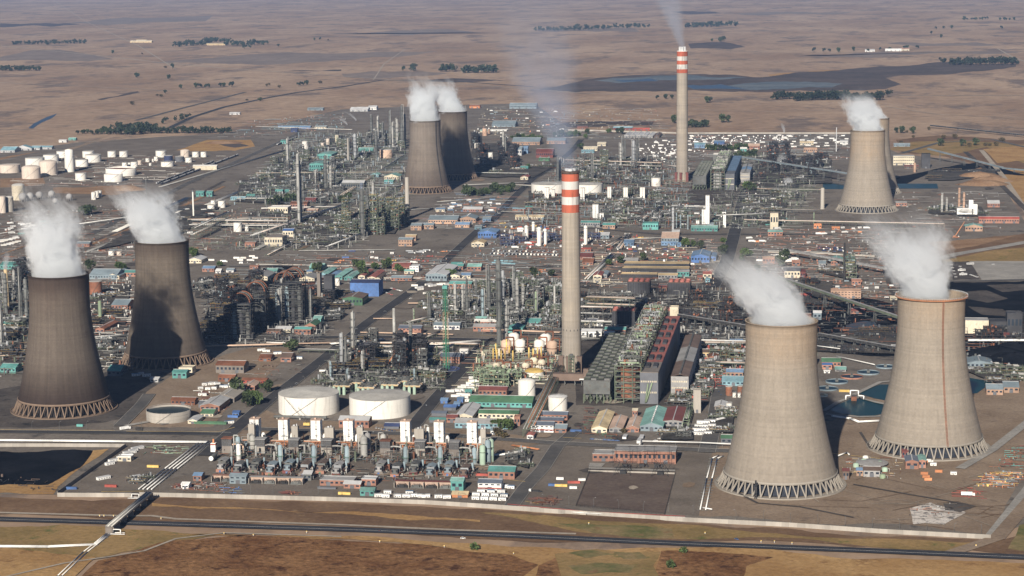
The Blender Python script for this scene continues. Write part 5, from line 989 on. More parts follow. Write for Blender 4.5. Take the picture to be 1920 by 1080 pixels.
for i, x in enumerate((1172, 1204, 1232)):
    o = thing('portal_gantry', 'tall thin dark portal gantry before the switch house', 'gantry', G(x, 876)); f = MB(); [f.tube((s, 0, 0), (s, 0, 22), .25, 4) for s in (-12, 12)]; [f.tube((-14, 0, z), (14, 0, z), .25, 4) for z in (16, 21)]; f.build('lattice', 'steeldark', o); MB().cbox(0, -2, 0, 5, 4, 4.2).cbox(5, -2, 0, 1.5, 3, 3.4).build('transformer', 'steeldark', o); [MB().tube((s, -2, 4), (s, -2, 7.5), .3, 6).build('bushing', 'rust', o) for s in (-1.5, 0, 1.5)]
m = MB()
for a, b in (((1107, 882), (1080, 950)), ((1266, 889), (1246, 967)), ((1080, 950), (1246, 967))):
    A, B_ = G(*a), G(*b); d = B_-A; k = int(d.length/4)
    for i in range(k+1): q = A+d*(i/k); m.tube(q, q+Vector((0, 0, 2.6)), .09, 4)
    for z in (.4, 1.0, 1.6, 2.2, 2.6): m.tube(A+Vector((0, 0, z)), B_+Vector((0, 0, z)), .05, 3)
o = thing('yard_fence', 'dark mesh fence round the bare gravel yard', 'fence', (0, 0, 0)); m.build('fence_mesh', 'steeldark', o)
# pipe bridge over the highway, white pipes at the left
A, B_ = G(281, 938), G(205, 1003); d = B_-A; L = d.length; o = thing('pipe_bridge', 'concrete pipe bridge carrying silver pipes over the highway', 'bridge', A, math.atan2(d.y, d.x))
MB().box(0, -3.5, 6.4, L, 3.5, 7.4, 0, True).build('deck', 'concretedark', o)
for i in range(7): MB().box(L*i/6-.8, -3.2, 0, L*i/6+.8, 3.2, 6.4).build('pier', 'concretedark', o)
for i in range(4): MB().tube((0, -2.6+i*1.7, 8.1), (L, -2.6+i*1.7, 8.1), .55, 8, 0, True).build('pipe', 'tankwhite' if i % 2 else 'insul', o)
g = MB(); [g.tube((L*i/40, s, 7.4), (L*i/40, s, 8.6), .07, 3) for i in range(41) for s in (-3.4, 3.4)]; [g.tube((0, s, 8.6), (L, s, 8.6), .07, 3) for s in (-3.4, 3.4)]; g.build('railing_frame', 'steelgrey', o)
pipeline([(205, 1003), (160, 1037), (112, 1082), (60, 1130)], 1.2, .5, 'tankwhite', 'silver twin pipeline coming off the pipe bridge to the lower edge', n=2, gap=3.4)
pipeline([(-60, 1027), (90, 1028), (178, 1024), (205, 1002)], 1.6, .55, 'white', 'white twin pipeline from the left edge to the pipe bridge', n=3, gap=1.9)
for x, y, s in ((220, 1003, 0), (255, 936, 1)):
    o = thing('pipe_portal', 'white pipe loop portal at the ' + ('upper' if s else 'lower') + ' end of the pipe bridge', 'pipe portal', G(x, y)); MB().path([(-4, 0, 1), (-4, 0, 5), (3, 0, 5), (3, 0, 1)], .45, 8).build('pipe', 'white', o); MB().path([(-7, 3, 1.2), (6, 3, 1.2)], .4, 8).path([(-7, -3, 1.6), (8, -3, 1.6)], .4, 8).build('pipe', 'white', o)
pipeline([(-60, 828), (100, 829.5), (250, 831), (388, 832)], 2.0, .7, 'white', 'long white twin pipeline above the black yard', n=3, gap=1.9); pipeline([(388, 829), (320, 882), (272, 920)], 1.6, .55, 'white', 'white pipeline bundle running down beside the cabin yard', n=4, gap=4.2)
pipeline([(1198, 843), (1203, 834), (1310, 836.5), (1285, 839), (1290, 843)][:3] + [(1400, 841)], 4, .7, 'white', 'white raised pipeline behind the brick switch house', n=1)
pipeline([(950, 953), (1010, 957), (1030, 961), (1100, 967), (1285, 975)], 2.4, .45, 'white', 'thin white pipeline along the inner side of the front wall', n=1); pipeline([(952, 951), (1100, 965), (1285, 974)], 3.0, .3, 'red', 'thin red fire main along the inner side of the front wall', n=1)
pipeline([(1318, 958), (1330, 900), (1340, 862), (1352, 857)], 1.6, .6, 'white', 'white twin pipes bending towards the front pale tower', n=2, gap=5); pipeline([(1318, 955), (1335, 958)], 1.6, .6, 'white', 'short white pipe end near the front wall')
pipeline([(1560, 783), (1595, 788), (1610, 794), (1650, 792)], 2, .7, 'white', 'white pipes between the two front pale towers', n=2, gap=3); pipeline([(1572, 858), (1588, 852), (1592, 856)], 2.2, .7, 'white', 'short bent white pipe in the tower shadow')
o = thing('pump_station', 'rusty pump station with white looped pipes on the pond bank', 'pump station', G(1601, 752)); MB().cbox(0, 0, 0, 6, 5, 5).build('pump_casing', 'rust', o); MB().path([(-9, 1, 1), (-9, 1, 6), (-4, 1, 6), (-4, 1, 12), (5, 1, 12), (5, 1, 6), (11, 1, 6), (11, 1, 2)], .7, 8).build('pipe', 'white', o)
# thickeners right of the front tower
for i, (x, y, wpx) in enumerate([(1551, 730, 40), (1569, 717, 42), (1597, 708, 42), (1628, 700, 42), (1660, 689, 36), (1542, 743, 20)]):
    r0 = wpx/2*MPP(G(x, y)); o = thing('clarifier_tank', 'round blue clarifier basin with a walkway bridge behind the front pale tower', 'clarifier', G(x, y)); MB().lathe([(r0, 0), (r0, 2), (r0-.5, 2), (r0-.5, 1)], 36, cap=False, sm=False).build('rim', 'bluegrey' if i != 2 else 'brick', o); MB().lathe([(r0-.5, 1.2), (.1, 1.2)], 36).build('water_surface', GM['tankwater'], o); MB().box(-1, 0, 2.2, 1, r0, 2.6, 0, True).cbox(0, 0, 1, 3.5, 3.5, 2.6).build('walkway', 'steelgrey', o)
o = thing('round_canopy', 'grey conical round roof ringed by small mint tanks', 'canopy', G(1635, 872)); MB().lathe([(16, 2.6), (16, 3), (.4, 5)], 24, sm=False).build('roof', 'grey', o); MB().lathe([(14, 0), (14, 2.7)], 20, cap=False).build('wall', 'concretedark', o)
for i, (x, y, c) in enumerate([(1605, 876, 'minttank'), (1616, 888, 'minttank'), (1620, 868, 'minttank'), (1649, 872, 'minttank'), (1659, 884, 'minttank'), (1644, 891, 'palegreen'), (1655, 897, 'palegreen'), (1623, 862, 'tankwhite')]):
    o = thing('small_tank', f'small {words_of(c)} tank beside the grey round canopy', 'tank', G(x, y)); MB().lathe([(3, 0), (3, 3.4), (2, 4.2), (.1, 4.5)], 14).build('shell', c, o); MB().path([(2, -2, 3.6), (4.5, -3, 3.6), (4.5, -3, 0)], .25, 5).build('pipe', 'insul', o)
# ================================================================ SHEDS AND OFFICES (front-left x, front-right x, front y, depth m, height m, roof, wall)
sheds([
 (879,998,764,30,6,'green','teal'), (897,972,787,16,7,'green','cream'), (854,886,789,60,5.5,'lightgrey','cream','y',{'rise':3}), (837,857,793,14,6,'maroon','brick'), (852,958,804,20,6,'grey','cyan',{'look':'long bright blue walled shed with grey roof behind the right cold boxes'}),
 (897,950,744,18,8,'maroon','brick'), (915,965,899,20,8,'teal','brick'), (896,940,921,14,8,'slate','white',{'trim':'red','floors':2}), (845,869,921,13,10,'teallight','teal'), (675,702,931,11,6,'teallight','teal'),
 (872,884,740,9,4,'teal','teal'), (826,839,757,12,4,'bluelight','blue',{'name':'carport','cat':'carport','wins':0}), (857,868,755,12,4,'bluelight','blue',{'name':'carport','cat':'carport','wins':0}), (851,862,764,12,4,'bluelight','blue',{'name':'carport','cat':'carport','wins':0}), (832,855,770,12,4,'blue','darkgrey',{'name':'carport','cat':'carport','wins':0}), (809,837,781,10,4,'slate','darkgrey',{'name':'carport','cat':'carport','wins':0}), (805,836,793,10,3.5,'teal','darkgrey',{'name':'carport','cat':'carport','wins':0}),
 (847,877,934,12,3.6,'goldroof','orange',{'look':'orange and straw striped canvas store by the front wall','wins':0}), (920,933,816,14,5,'bluegrey','white'), (933,943,816,10,4,'grey','white'), (720,748,805,14,3.5,'navy','darkgrey',{'name':'carport','cat':'carport','wins':0}), (635,692,803,18,9,'lightgrey','brick'), (964,975,799,10,10,'brick','brick',{'flat':True}),
 (1009,1064,789,14,7,'slate','brick'), (1003,1056,798,13,6,'slate','brick'), (995,1038,811,16,8,'slate','white',{'trim':'red','floors':2}), (1040,1062,812,18,5,'bluegrey','brick'), (988,1000,825,16,5,'redroof','white','y'),
 (1109,1138,812,84,5,'goldroof','cream','y',{'rise':3}), (1142,1167,811,60,4.5,'pinkroof','grey','y',{'rise':2}), (1174,1198,811,52,4.5,'pinkroof','brick','y',{'rise':3}), (1200,1243,809,88,6,'teallight','bluegrey','y',{'rise':4,'vents':9}), (1244,1280,801,70,7,'maroon','grey','y',{'rise':1.5}), (1186,1195,783,10,8,'cream','brick'),
 (1300,1314,775,8,26,'concrete','concrete',{'flat':True,'wins':0,'look':'plain beige lift tower standing alone beside the asphalt yard','name':'lift_tower','cat':'tower'}), (1352,1372,834,14,7,'green','darkgrey'),
 (1362,1393,710,16,8,'bluelight','brickpale'), (1354,1396,724,24,6,'cyan','cyan'), (1309,1331,672,16,8,'brown','sand'), (1327,1346,682,22,8,'rust','brick','y'), (1340,1362,770,26,5,'lightgrey','concretedark','y'), (1369,1392,648,12,6,'bluelight','brick'),
 (1096,1120,611,18,6,'darkgrey','cream'), (1119,1131,612,12,6,'white','white'), (1134,1173,629,16,8,'teal','brick'), (1090,1128,633,16,8,'lightgrey','white'), (1132,1151,634,12,7,'white','white'),
 (656,711,556,32,21,'navy','blue',{'look':'big bright blue workshop with dark roof by the main plant road','doors':0,'wins':0,'rise':3}), (642,680,573,44,11,'brown','green','y',{'rise':3}), (672,684,524,66,6,'redroof','cream','y'), (690,704,527,74,6,'redroof','cream','y'), (704,712,527,50,5,'brown','cream','y'), (735,768,508,30,7,'redroof','brick'),
 (768,785,510,16,9,'lightgrey','white',{'flat':True,'floors':2}), (733,772,528,16,6,'bluegrey','brick'), (758,776,514,12,5,'teallight','cream'), (798,838,528,104,11,'lightgrey','bluegrey','y',{'rise':3,'look':'large pale grey warehouse right of the main plant road'}), (842,862,524,30,6,'grey','cream','y'), (842,884,543,18,9,'teal','brick'), (856,868,506,20,6,'teal','brick'), (876,902,509,22,8,'teallight','brick'), (864,882,522,18,5,'bluelight','cream'), (846,866,500,12,5,'teal','teal'),
 (628,642,525,80,6,'teallight','teal','y'), (645,662,527,60,6,'teallight','teal','y'), (598,614,521,70,6,'teallight','cyan','y'), (616,630,523,50,5,'bluelight','cyan','y'), (580,606,508,30,6,'teallight','teal'), (560,590,528,40,5,'grey','cream','y'), (575,585,515,12,5,'bluelight','cream'),
 (896,931,447,48,11,'bluelight','blue','y',{'rise':3}), (884,908,463,32,7,'sand','cream','y'), (770,790,432,22,9,'bluegrey','brickpale',{'floors':2}), (791,813,430,18,8,'bluegrey','brickpale'), (803,858,420,40,8,'bluegrey','brickpale',{'vents':3}), (860,892,418,44,8,'bluegrey','brickpale','y',{'vents':5}), (853,880,427,22,6,'bluelight','brickpale'), (905,920,417,18,7,'bluegrey','bluelight'), (868,904,398,24,6,'lightgrey','brick'), (817,834,397,14,5,'bluelight','cream'), (890,903,431,16,5,'bluegrey','cyan'),
 (747,773,462,18,12,'bluegrey','brickpale',{'floors':2}), (760,780,452,14,9,'sand','brickpale'), (747,790,628,18,9,'slate','brick',{'floors':2}), (813,862,618,18,6,'bluegrey','white',{'trim':'navy'}), (887,934,622,16,7,'grey','brick'), (889,932,611,14,6,'tankwhite','brick'), (892,914,607,10,8,'teallight','teal'), (985,1014,611,20,6,'teal','teal'), (952,980,625,24,7,'teal','teal','y',{'rise':3}), (825,862,682,20,9,'slate','brick',{'floors':2}), (777,790,670,30,12,'teal','brick','y',{'rise':5}), (862,878,663,10,4,'tankwhite','white'), (858,870,675,10,5,'slate','white'),
 (500,526,629,14,6,'brown','brick'), (515,545,624,18,5,'lightgrey','cream'), (552,583,628,14,8,'teal','brick'), (571,592,621,30,8,'green','brick','y',{'rise':4}), (587,602,610,20,9,'teallight','teal'), (486,508,678,20,5,'rust','rust'), (526,546,679,24,6,'brown','brick',{'rise':4}), (404,458,700,24,10,'rust','concretedark',{'look':'long dark rusty louvred cooler shed beside the shadowed tower'}), (409,440,716,14,6,'rust','rust'), (453,500,719,12,4,'rust','red'),
 (323,350,710,14,8,'teal','teal'), (335,361,702,16,8,'cream','cream',{'flat':True}), (201,226,706,30,7,'teal','darkgrey'), (281,297,717,12,4,'lightgrey','lightgrey'), (375,412,772,44,7,'lightgrey','brick','y',{'rise':3}), (352,370,795,24,4,'lightgrey','cream','y'), (404,440,755,50,6,'concrete','concretedark','y'), (320,366,760,14,6,'rust','rust'), (372,392,765,14,5,'darkgrey','darkgrey'), (455,478,733,26,6,'pinkroof','brick','y'), (436,448,782,10,5,'blue','blue'), (363,425,796,4,2.6,'green','green',{'wins':0,'doors':0,'look':'long low green fence shed beside the round basin'}), (376,400,782,20,4,'green','cream'),
 (362,378,903,12,6,'bluelight','brick',{'rise':2}), (340,354,918,10,5,'white','white'), (221,246,866,10,5,'white','cream',{'flat':True}), (430,462,908,12,8,'bluegrey','bluegrey',{'floors':2}), (568,584,902,14,7,'lightgrey','steelgrey'), (599,664,912,16,6,'grey','brick',{'flat':True}), (644,676,917,12,5,'lightgrey','brick'), (678,705,912,12,7,'lightgrey','brick',{'flat':True}), (595,630,918,2,2.5,'darkgrey','darkgrey',{'wins':0,'doors':0}),
 (167,220,524,44,7,'bluegrey','bluegrey',{'look':'big blue grey warehouse between the two sooty towers'}), (198,224,524,60,6,'bluegrey','cream','y'), (232,256,519,18,7,'teal','brick'), (209,240,582,36,8,'bluegrey','brick'), (179,196,626,60,7,'rust','brick','y'), (0,30,700,22,7,'teal','teal'), (352,378,494,36,6,'lightgrey','cream','y'), (0,38,506,26,8,'teal','teal'), (26,50,525,20,7,'teal','cream'), (379,402,510,18,6,'bluelight','brick'), (143,168,463,16,6,'bluegrey','brick'), (402,420,523,14,5,'rust','brick'), (404,414,512,14,4,'white','white'), (424,438,511,14,4,'bluegrey','white'), (5,24,615,14,6,'teal','cream'),
 (470,502,526,50,6,'grey','cream','y'), (482,504,518,16,6,'redroof','cream'), (500,520,512,14,5,'teallight','teal'), (468,484,505,10,5,'brick','brick'),
 (496,530,462,34,16,'concretedark','cream',{'look':'tall cream louvred cooling cell block near the dark hoop structures','wins':1,'flat':True}), (530,550,445,20,12,'blue','cream'), (459,478,464,14,7,'brick','brick'), (503,540,402,30,14,'tankwhite','cream',{'look':'cream fan cooler block with three pale domes','flat':True,'wins':1}), (544,576,391,24,10,'rust','brick'), (572,592,380,18,7,'maroon','maroon'), (565,596,398,14,5,'pinkroof','brick'), (641,683,356,26,16,'lightgrey','steelgrey',{'look':'tall grey roofed open louvre hall left of the middle tower'}), (580,607,318,60,14,'teallight','teal','y',{'rise':3}), (595,622,300,70,14,'teallight','teal','y',{'rise':3}), (580,602,322,10,9,'teal','teal'),
 (720,748,338,40,9,'teallight','cream','y'), (720,737,345,20,6,'teal','cyan'), (695,710,333,30,7,'teallight','cyan','y'), (672,700,285,20,8,'teallight','teal'), (516,530,363,14,7,'teal','teal'), (534,546,363,14,7,'teal','teal'), (367,382,369,14,10,'teal','teal'), (387,398,369,14,10,'teal','teal'), (432,460,376,14,6,'cyan','cyan'), (462,478,371,12,6,'teal','teal'), (560,582,242,20,6,'bluelight','blue'), (521,560,241,12,6,'bluelight','bluegrey'), (590,612,242,20,7,'bluegrey','cream'), (545,558,248,12,11,'navy','navy'), (526,538,270,20,8,'teal','teal'),
 (960,1012,272,60,9,'bluegrey','brickpale'), (962,978,292,40,16,'bluegrey','lightgrey'), (980,990,288,16,18,'bluelight','bluelight',{'flat':True}), (1005,1037,296,40,15,'maroon','maroon'), (1010,1030,302,14,6,'green','green'), (975,990,319,20,6,'teal','teal'), (976,990,337,40,6,'redroof','cream','y'), (922,966,238,60,7,'bluegrey','bluegrey'), (912,950,246,10,4,'tankwhite','white'), (1025,1060,270,40,9,'bluegrey','brickpale'), (1094,1120,283,20,8,'cream','cream'), (1090,1114,287,14,6,'cyan','cyan'), (1120,1136,274,20,7,'cream','cream'), (1150,1186,244,20,7,'cyan','maroon'), (1186,1218,245,12,6,'red','red'), (1082,1102,243,16,7,'maroon','brick'), (900,918,248,14,5,'teallight','cream'),
 (1170,1180,258,110,6,'lightgrey','grey','y'), (1181,1191,258,110,6,'lightgrey','grey','y'), (1192,1202,258,110,6,'lightgrey','grey','y'), (1203,1213,258,110,6,'lightgrey','grey','y'), (1214,1224,259,110,6,'lightgrey','grey','y'), (1226,1236,259,110,6,'brown','brown','y'),
 (1302,1322,278,26,10,'cyan','bluelight'), (1339,1358,271,20,7,'bluelight','blue'), (1322,1336,279,24,8,'lightgrey','cream'), (1403,1424,280,30,9,'pinkroof','brick'), (1388,1400,284,20,7,'tankwhite','teal'), (1507,1532,286,24,10,'brickpale','brickpale',{'flat':True}), (1500,1525,272,16,7,'goldroof','cream'), (1440,1475,276,16,6,'bluegrey','brick'), (1575,1590,270,20,7,'lightgrey','white'),
 (1675,1714,310,24,22,'grey','cream',{'look':'cream framed multi-storey screening building right of the far pale towers','floors':3,'flat':True}), (1728,1744,316,20,34,'steeldark','soot',{'flat':True,'wins':0,'look':'dark tall screening tower at the head of the far conveyors'}), (1676,1706,275,16,6,'bluegrey','bluegrey'), (1696,1722,317,14,7,'maroon','brown'), (1852,1874,389,30,8,'lightgrey','brick'), (1836,1910,419,18,9,'red','brick',{'look':'long red brick store at the right edge with flat red roof'}), (1810,1842,434,24,9,'teallight','brickpale','y',{'rise':4}), (1680,1700,387,14,7,'grey','brick'), (1526,1540,429,12,8,'orange','orange',{'flat':True}), (1560,1574,431,10,4,'orange','orange'),
 (1440,1467,443,16,8,'teallight','brick'), (1444,1459,430,14,30,'concretedark','cream',{'flat':True,'name':'lift_tower','cat':'tower','look':'pale square tower block between pipe racks behind the front steam'}), (1296,1345,434,20,7,'teallight','teal',{'look':'long teal shed at the foot of the white tower slabs'}), (1205,1234,431,20,12,'teal','teal',{'flat':True}), (1130,1153,430,20,8,'teal','brickpale'), (1089,1125,426,16,9,'teal','grey'), (1165,1203,415,10,5,'tankwhite','cream'), (966,1020,412,16,6,'goldroof','cream'), (961,985,396,10,5,'cyan','brick'), (985,998,394,12,6,'teal','brick'),
 (1170,1188,462,24,7,'bluelight','bluelight'), (1240,1272,455,50,8,'pinkroof','bluegrey'), (1240,1268,461,8,6,'bluelight','bluelight'), (1270,1288,463,10,6,'bluelight','bluelight'), (1296,1330,493,60,11,'bluelight','blue','y',{'rise':4}), (1330,1342,490,50,7,'bluelight','blue','y'), (1125,1142,448,24,7,'lightgrey','bluegrey'), (1260,1274,440,14,6,'lightgrey','cream'), (1156,1196,493,20,4,'grey','concretedark'),
 (1112,1128,525,40,7,'redroof','cream','y'), (1129,1138,522,40,6,'bluegrey','grey','y'), (1113,1127,531,6,6,'cream','cream'), (1087,1110,487,30,5,'maroon','brick'), (1092,1112,497,30,5,'rust','brick'), (1090,1108,472,10,5,'red','brick'),
 (1170,1292,502,18,7,'sand','soot',{'flat':True,'wins':0,'doors':0,'look':'long flat cream edged stock shed, farthest of three stripes'}), (1167,1292,511,18,7,'sand','soot',{'flat':True,'wins':0,'doors':0,'look':'long flat cream edged stock shed, middle of three stripes'}), (1164,1232,521,14,6,'sand','soot',{'flat':True,'wins':0,'doors':0,'look':'shorter flat cream edged stock shed, nearest of three stripes'}), (1234,1270,524,14,7,'sand','grey'), (1270,1292,519,14,8,'grey','teal'), (1318,1334,523,20,8,'redroof','cream'), (1323,1331,530,8,6,'cyan','cyan'), (1308,1317,526,10,6,'redroof','brick'), (1235,1250,547,14,7,'maroon','brick'), (1180,1192,570,10,8,'brickpale','brickpale'),
 (1430,1452,495,12,10,'brickpale','brick'), (1485,1500,499,14,7,'brick','brick'), (1471,1500,521,26,11,'darkgrey','cream'), (1500,1510,521,26,9,'maroon','maroon','y'), (1558,1580,498,50,7,'teallight','brick','y'), (1584,1603,496,50,6,'teallight','grey','y'), (1535,1548,501,20,6,'bluegrey','grey'), (1558,1614,560,20,11,'brickpale','brickpale',{'floors':3,'flat':True,'look':'long orange brick office with dark window bands behind the steam'}), (1500,1521,561,14,6,'red','red'), (1597,1614,535,14,7,'brick','brick'), (1594,1621,589,14,5,'maroon','brick'), (1555,1592,559,6,3,'teal','grey'), (1525,1540,600,14,10,'lightgrey','bluegrey'), (1503,1520,604,14,9,'rust','brick'),
 (1541,1576,689,20,7,'green','brick'), (1542,1560,693,10,6,'blue','brick'), (1566,1586,697,14,3,'teallight','grey'), (1545,1556,700,5,3,'white','white'), (1512,1532,684,14,12,'palegreen','steelgrey',{'flat':True}), (1698,1722,880,22,8,'slate','brick','y',{'rise':2}), (1722,1736,878,22,8,'teallight','brick','y'), (1606,1618,893,10,6,'bluelight','brickpale'), (1619,1650,895,14,7,'brown','grey'), (1691,1703,860,8,8,'maroon','maroon'), (1580,1592,900,10,9,'maroon','brown'),
 (1850,1880,741,24,7,'bluegrey','brickpale','x'), (1882,1910,737,26,7,'bluegrey','brickpale'), (1812,1860,692,30,8,'bluegrey','bluegrey','y',{'rise':3}), (1810,1853,626,20,18,'grey','cream',{'flat':True,'wins':0,'look':'cream gabled screening house right of the laddered tower'}), (1888,1916,628,24,28,'soot','soot',{'flat':True,'wins':1}), (1856,1888,626,24,16,'soot','soot',{'flat':True,'wins':1}), (1858,1892,636,12,6,'maroon','brick'), (1669,1682,564,10,5,'cream','cream'),
 (0,28,286,50,6,'cyan','lightgrey','x'), (25,60,282,24,6,'cyan','lightgrey','y'), (42,75,281,20,6,'cyan','lightgrey'), (58,98,280,20,6,'cyan','lightgrey'), (110,125,267,12,6,'lightgrey','white'), (128,142,263,14,5,'teallight','teal'), (243,285,80,30,8,'cream','sand',{'wins':0}), (386,425,85,30,8,'goldroof','sand',{'wins':0}), (255,275,78,20,10,'sand','cream'), (1622,1640,97,30,8,'lightgrey','white'), (1660,1690,96,30,8,'white','white'), (1690,1705,95,30,9,'brick','cream'),
 (656,690,209,40,7,'lightgrey','lightgrey'), (668,690,207,20,8,'tankwhite','white'), (690,706,206,30,9,'lightgrey','white'), (430,450,215,14,6,'lightgrey','lightgrey'), (576,606,207,20,6,'bluegrey','bluegrey'), (880,900,203,20,8,'rust','orange'), (955,1006,204,40,12,'bluegrey','bluegrey'),
])
GROUPPH = {}
def crowd(phrase, group, spots=None, q=None, n=0, kinds=(), seed=1, rot=(0,), rad=3.2, jit=.06):
    """many alike vehicles or cabins, each its own object, sharing one phrase"""
    GROUPPH[group] = phrase; r = random.Random(seed)
    for i in range(n if spots is None else len(spots)):
        for t in range(10):
            p = G(*(spots[i] if spots else quadpt(q, r.random(), r.random())))
            if spots or free(p, rad): break
        else: continue
        TAKEN.append((p, rad)); use(r.choice(kinds), p, r.choice(rot)+r.uniform(-jit, jit), group=group)
def row(a, b, n): return [(a[0]+(b[0]-a[0])*i/max(1, n-1), a[1]+(b[1]-a[1])*i/max(1, n-1)) for i in range(n)]
H = math.pi/2
W10, W6, C12, W7, WB7 = cabin('white', 10), cabin('white', 6), cabin('white', 14, 4), cabin('white', 7.2, 3.2, 3.3, 'lightgrey'), cabin('white', 7, 3.4, 3, 'bluelight'); WB, CB = cabin('white', 10, 3.2, 3, 'bluelight'), cabin('cream', 9, 3.2, 3, 'sand')
cw, cr_, cb, cg, cs = car('white'), car('red'), car('blue'), car('grey'), car('lightgrey')
tb, tt, tf, bus, tr = truck('white', 'box', 'white'), truck('white', 'tank', 'alu'), truck('white', 'flat', 'steeldark'), truck('white', 'bus'), truck('white', 'trailer', 'tankwhite')
trd, tor, tye = truck('red', 'flat', 'red'), truck('orange', 'flat', 'orange'), truck('yellow', 'flat', 'yellow')
# front row of site cabins by the wall
crowd('in the cabin cluster by the front wall', 'white cabins by the front wall', row((892,937),(942,939),4)+row((893,930),(945,932),4)+row((902,924),(940,925),3), kinds=(W7, W7, WB7))
crowd('by the front wall between teal shed and canvas store', 'cabins along the front wall', [(709,932),(724,933),(727,926),(746,933),(762,933),(775,932),(768,926),(790,933),(799,933),(822,934),(838,935),(946,915),(958,916)], kinds=(W7, W7, WB7), rot=(0, 0, .25))
crowd('in the cabin yard left of the diagonal white pipes', 'cabins in the cabin yard', [(228,860),(236,856),(243,851),(250,847),(206,872),(212,866),(254,897),(264,898),(194,899),(258,843)], kinds=(W10, C12), rot=(H*.55, H*.6))
crowd('in the rows beside the asphalt yard, left of the front pale tower', 'cabin rows beside the front pale tower', [(1307,815),(1322,814),(1311,808),(1326,807),(1315,801),(1330,800),(1319,794),(1333,792)], kinds=(C12,))
crowd('behind the switch house yard', 'sheds behind the switch house', [(1172,822),(1203,823),(1199,829)], kinds=(C12,), rot=(H,))
for c, spots in (('blue', [(1040,912),(1080,810),(133,918),(437,783)]), ('yellow', [(1052,913),(1583,735),(646,928),(287,877)]), ('red', [(1076,907),(904,893),(208,914)]), ('white', [(1075,917),(1091,902),(1050,900)]), ('orange', [(1733,890),(1736,896),(1760,886),(1740,901)]), ('teal', [(150,800)])):
    for s in spots: use(container(c, 12 if c in ('red','blue','yellow') else 7), G(*s), rnd.uniform(-.1, .1))
use(tf, G(1004, 923), math.pi-.15, 'white cab flatbed truck parked above the scrap heap by the front wall')
use(car('redroof'), G(712, 998), 0, 'small red car driving on the highway'); use(cw, G(868, 1010), .1, 'pale car stopped on the verge beside the highway'); use(cb, G(1381, 1012), 2.2, 'blue grey car in the grass beside the highway')
# vehicles in the yards
crowd('in the small parking rows behind the right cold boxes', 'cars in the carport yard', row((812,785),(828,788),5)+row((815,776),(834,780),6)+row((706,803),(740,810),8)+[(700,812),(714,810)], kinds=(cw, cs, cb), rot=(H,))
crowd('in the trailer yard beside the green roofed building', 'white trailers by the green roof', [(846,737),(855,736),(863,735),(866,743),(856,746),(872,749),(876,744),(880,753),(868,730),(882,730),(874,727),(884,722),(888,718),(889,712),(891,724)], kinds=(tr, tb, W10), rot=(0, .1))
crowd('beside the far end of the main road, in front of the big blue workshop', 'white trailers by the grey warehouse', [(779,538),(790,545),(786,541),(803,536),(811,537),(826,536),(831,535),(840,534),(800,552)], kinds=(tr, C12), rot=(H*.6, H*.55, 0))
crowd('in the long parked row behind the tall columns', 'white tankers in the long row', row((922,477),(1045,480),19)+row((926,472),(1040,474),12), kinds=(tt, tr), rot=(H*.9,))
crowd('in the cyan container rows behind the tall columns', 'cyan containers', row((926,494),(962,496),6)+row((930,490),(958,491),4), kinds=(container('cyan', 7),), rot=(.2,))
crowd('on the open yard left of the main road', 'vehicles on the open yard', [(768,473),(776,474),(784,472),(792,473),(800,471),(772,476),(788,475)], kinds=(tt, tf), rot=(.1, .2))
for s, k in (((780,489), trd), ((797,491), trd), ((805,482), trd), ((776,494), tb), ((726,489), tye), ((736,490), tye), ((832,473), tor), ((698,474), W6), ((735,476), W6), ((698,484), W6), ((706,485), W6), ((639,490), tor), ((632,494), tor), ((648,484), container('blue', 12)), ((660,472), container('navy', 12))): use(k, G(*s), rnd.uniform(0, .3))
crowd('in the yard behind the round dark hoops', 'white trucks in the grey yard', [(398,490),(420,492),(445,486),(452,490),(458,486),(474,483),(480,486),(452,494),(470,490)], kinds=(tr, tb, W6))
crowd('in the trailer park at the left edge', 'trucks at the left edge', row((8,462),(35,455),6)+row((4,455),(30,448),5), kinds=(tr, tb), rot=(.7,))
crowd('in the orange equipment yard behind the near chimney', 'orange plant machines', [(948,428),(962,430),(975,427),(1000,425),(1026,430),(1040,433),(985,437),(1015,440),(1054,436),(1115,445),(1125,436),(942,420),(1000,510),(1010,512),(1016,508),(1006,516),(1194,443),(1200,447),(1189,446)], kinds=(tor, tye, container('orange', 7), container('red', 7)), rot=(0, .5, H))
crowd('in the crowded camp behind the far chimney', 'white cabins of the far camp', q=[(1290,285),(1480,285),(1480,254),(1290,254)], n=62, kinds=(C12, W10, tr), seed=3, rot=(0, H), rad=7)
crowd('in the crowded camp behind the far chimney', 'white cabins of the far camp', q=[(1230,300),(1290,300),(1290,256),(1205,270)], n=44, kinds=(C12, W10), seed=4, rot=(0, H), rad=7)
crowd('in the camp beside the far pale towers', 'white cabins beside the far towers', q=[(1455,278),(1590,274),(1590,254),(1455,254)], n=30, kinds=(C12, W10), seed=5, rot=(0,), rad=8)
crowd('among the far car parks behind the far chimney', 'cars of the far car parks', q=[(1200,306),(1290,306),(1280,280),(1180,275)], n=44, kinds=(cw, cs, tb), seed=6, rot=(0, H), rad=4.5)
crowd('among the far car parks behind the far chimney', 'cars of the far car parks', q=[(1300,268),(1470,268),(1470,255),(1300,255)], n=60, kinds=(cw, cr_, tb), seed=7, rot=(0, H), rad=5)
crowd('in the parking lot on the coal ground edge', 'cars in the right parking lot', row((1784,497),(1792,520),5)+row((1800,500),(1806,516),5)+row((1820,516),(1832,520),4)+[(1819,496),(1862,496)], kinds=(cw, cw, bus), rot=(.3,))
crowd('in the white car rows beside the steam', 'white cars beside the steam', row((1422,490),(1436,492),5)+row((1447,478),(1475,484),7)+row((1480,492),(1490,487),4), kinds=(cw, tb))
